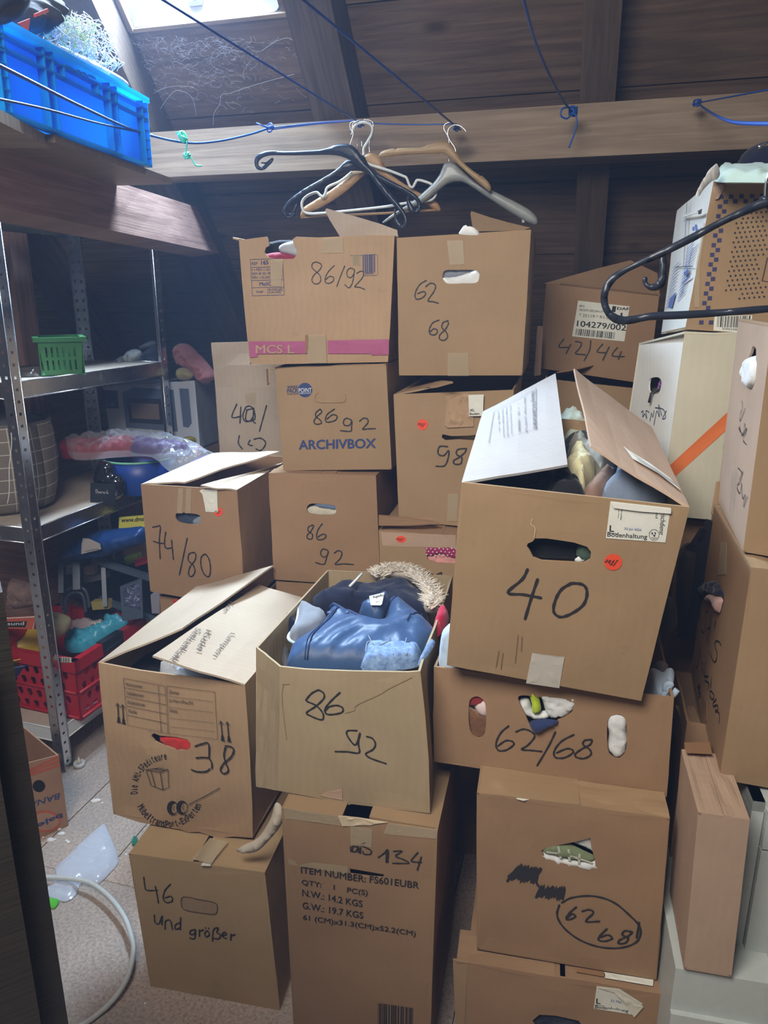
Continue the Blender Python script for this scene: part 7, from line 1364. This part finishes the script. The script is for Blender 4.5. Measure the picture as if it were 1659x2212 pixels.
shape(t, q, z8b, [(585, 420), (600, 350), (640, 290), (720, 240), (900, 150), (1100, 50), (1330, -70), (1560, -185), (1640, -222), (1700, -240), (1700, -160), (1640, -150), (1480, -90), (1330, -20), (1200, 55), (1000, 155), (880, 205), (760, 260), (690, 310), (650, 360), (632, 420), (640, 480), (670, 520), (740, 545), (850, 530), (920, 518), (1100, 510), (1400, 495), (1700, 470), (1700, 515), (1400, 540), (1100, 562), (900, 570), (800, 590), (730, 598), (670, 585), (620, 540), (592, 480)], HB, 'body', .007, (), 2, .010)
shape(t, q, z8b, [(1600, -215), (1650, -150), (1720, 60), (1760, 180), (1800, 160), (1740, -20), (1690, -160), (1660, -230)], HB, 'right_arm', .007, (), 2); shape(t, q, z8b, [(965, 150), (1005, 140), (1008, 280), (1000, 340), (960, 375), (910, 380), (870, 355), (853, 310), (868, 288), (888, 298), (885, 320), (905, 338), (935, 330), (958, 290), (962, 220)], HB, 'strap_hook', .006, (), 2, .008)
wire(t, q, z8b, [(1640, -215), (1650, -330), (1690, -420), (1700, -500), (1660, -560), (1600, -540)], .0018, STEEL, 'hook')
# ------------------------------------------------------------------ floor bits, white furniture on the right, cobwebs
z6 = Z(0, 1450, 2.676)
q = lying(180, 1860, .004, 0); garment('clear_bag', 'thin clear plastic bag lying flat on the floor by the cable', 'plastic bag', q, z6, [(318, 1140), (370, 1090), (480, 980), (590, 885), (612, 900), (660, 1010), (687, 1100), (640, 1160), (572, 1228), (520, 1222), (468, 1220), (440, 1290), (380, 1332), (300, 1312), (243, 1272), (330, 1200)], film('floor_film', (.75, .80, .92), .5, .55, .2), .008, .05, .007, 34, 101, None, 0, .010, None, .001, 2)
mb = MB(); cp = [at_z(*z6(*p), .008 + .03 * math.sin(math.pi * min(1, i / 11))) for i, p in enumerate([(150, 1190), (225, 1191), (330, 1193), (440, 1203), (540, 1233), (640, 1312), (720, 1422), (762, 1540), (772, 1620), (740, 1760), (660, 1892), (540, 2002), (430, 2070)])]
mb.tube([Vec(p) for p in smooth([tuple(p) for p in cp], 8)], .0065, 10); put(mb.build('cable', plastic('cable_white', (.62, .64, .63), .4)), 'white cable looping over the chipboard floor at the left', 'cable')
q = lying(105, 1955, .004, 0); garment('fabric_leaf', 'bright green fabric leaf on the floor below the plastic bag', 'leaf', q, z6, [(215, 1330), (260, 1318), (330, 1314), (342, 1335), (312, 1372), (278, 1366), (246, 1398), (215, 1390)], cloth('leaf_green', (.12, .62, .06)), .006, .01, .003, 40, 102)
q = lying(290, 1815, .004, 0); garment('green_scrap', 'small dark green scrap behind the box marked 46', 'scrap', q, z6, [(765, 965), (790, 955), (800, 1000), (765, 1005)], cloth('scrap_green', (.02, .22, .14)), .006, .008, .002, 40, 103)
mb = MB(); rnd = random.Random(9)
for x, y, s in [(545, 752, 9), (565, 748, 8), (590, 762, 4), (292, 978, 9), (318, 972, 4), (345, 942, 5), (360, 940, 7), (340, 912, 6), (395, 988, 5), (385, 980, 4), (730, 1060, 4), (840, 1920, 3), (650, 1668, 2), (420, 1920, 2), (250, 960, 3)]:
    c = at_z(*z6(x, y), .001); mb.blob(c, .0012 * s, .0008 * s, .0007 * s, None, .4, 300, x, 8, 6)
put(mb.build('crumbs', plain('crumb_white', (.75, .75, .74), .8)), 'white crumbs of plaster scattered on the floor', 'crumbs', None, 'stuff')
q = standing(550, 1800, 1.335, 11, 0); garment('crumpled_paper', 'crumpled packing paper wedged on the box marked 46', 'paper', q, z6, [(1622, 772), (1590, 765), (1565, 850), (1495, 960), (1402, 1008), (1368, 1040), (1440, 1052), (1500, 1032), (1560, 972), (1622, 895), (1640, 830)], plain('packing_paper', (.60, .52, .41), .75), .004, .02, .008, 55, 104)
WF = plain('white_furniture', (.52, .56, .54), .45)
A = at_z(1627, 1730, .755); u, b = ax(12); t = thing('white_cabinet', 'white cabinet at the lower right edge under the underwear box', 'cabinet', A + u * .2 + b * .2 - UP * .755)
mb = MB(); mb.box(A - UP * .755, u, b, UP, .020, .42, .755); mb.box(A - UP * .755 + u * .38, u, b, UP, .020, .42, .755); mb.box(A - UP * .02, u, b, UP, .40, .42, .02); mb.box(A - UP * .755 + b * .40, u, b, UP, .40, .02, .755); mb.build('body', WF, t)
mb = MB(); mb.box(A - UP * .75 + u * .0215 + b * -.012, u, b, UP, .36, .018, .66); mb.build('door', WF, t); mb = MB(); mb.box(A - UP * .085 + u * .0215 - b * .012, u, b, UP, .36, .018, .075); mb.build('drawer_front', WF, t)
A = at_z(1463, 2092, .462); mb = MB(); A.z = 0; t = thing('white_chest', 'low grey-white chest under the plain brown box at the right', 'chest', A + u * .09); mb.box(A + b * .01, u, b, UP, .165, .42, .452); mb.build('body', WF, t); mb = MB(); mb.box(A, u, b, UP, .163, .012, .36); mb.build('front_panel', WF, t)
# cobwebs on the boards by the window
mb = MB(); rnd = random.Random(12)
for k in range(560):
    px = rnd.gauss(440, 95); py = 75 + abs(rnd.gauss(0, 70))
    if px < 250 or px > 665 or py > 265: continue
    c = ROOF.px(px, py); a = rnd.gauss(.12, .45); l = rnd.uniform(.004, .026); w = rnd.uniform(.006, .03); bnd = rnd.uniform(-.6, .6); pts = [ROOF.at(c[0] + math.cos(a + bnd * s) * l * s, c[1] + math.sin(a + bnd * s) * l * s, w + .004 * s) for s in (-1, -.4, .2, 1)]
    mb.tube([Vec(p) for p in smooth([tuple(p) for p in pts], 3)], rnd.choice((.0002, .0003, .0003, .0005)), 3, False, False)
for s in ([(322, 205), (350, 185), (385, 176), (425, 178)], [(466, 262), (468, 235), (480, 215), (484, 195), (500, 192)], [(330, 270), (350, 230), (370, 200), (390, 185), (420, 200), (430, 240)], [(500, 192), (560, 172), (640, 150)], [(570, 100), (600, 80), (625, 72), (640, 78)]): mb.tube([ROOF.at(*p, .03) for p in smooth(ROOF.poly(s), 8)], .0006, 4)
put(mb.build('cobwebs', plain('cobweb', (.85, .87, .92), .9)), 'dusty cobwebs on the roof boards below the window', 'cobweb', None, 'stuff')
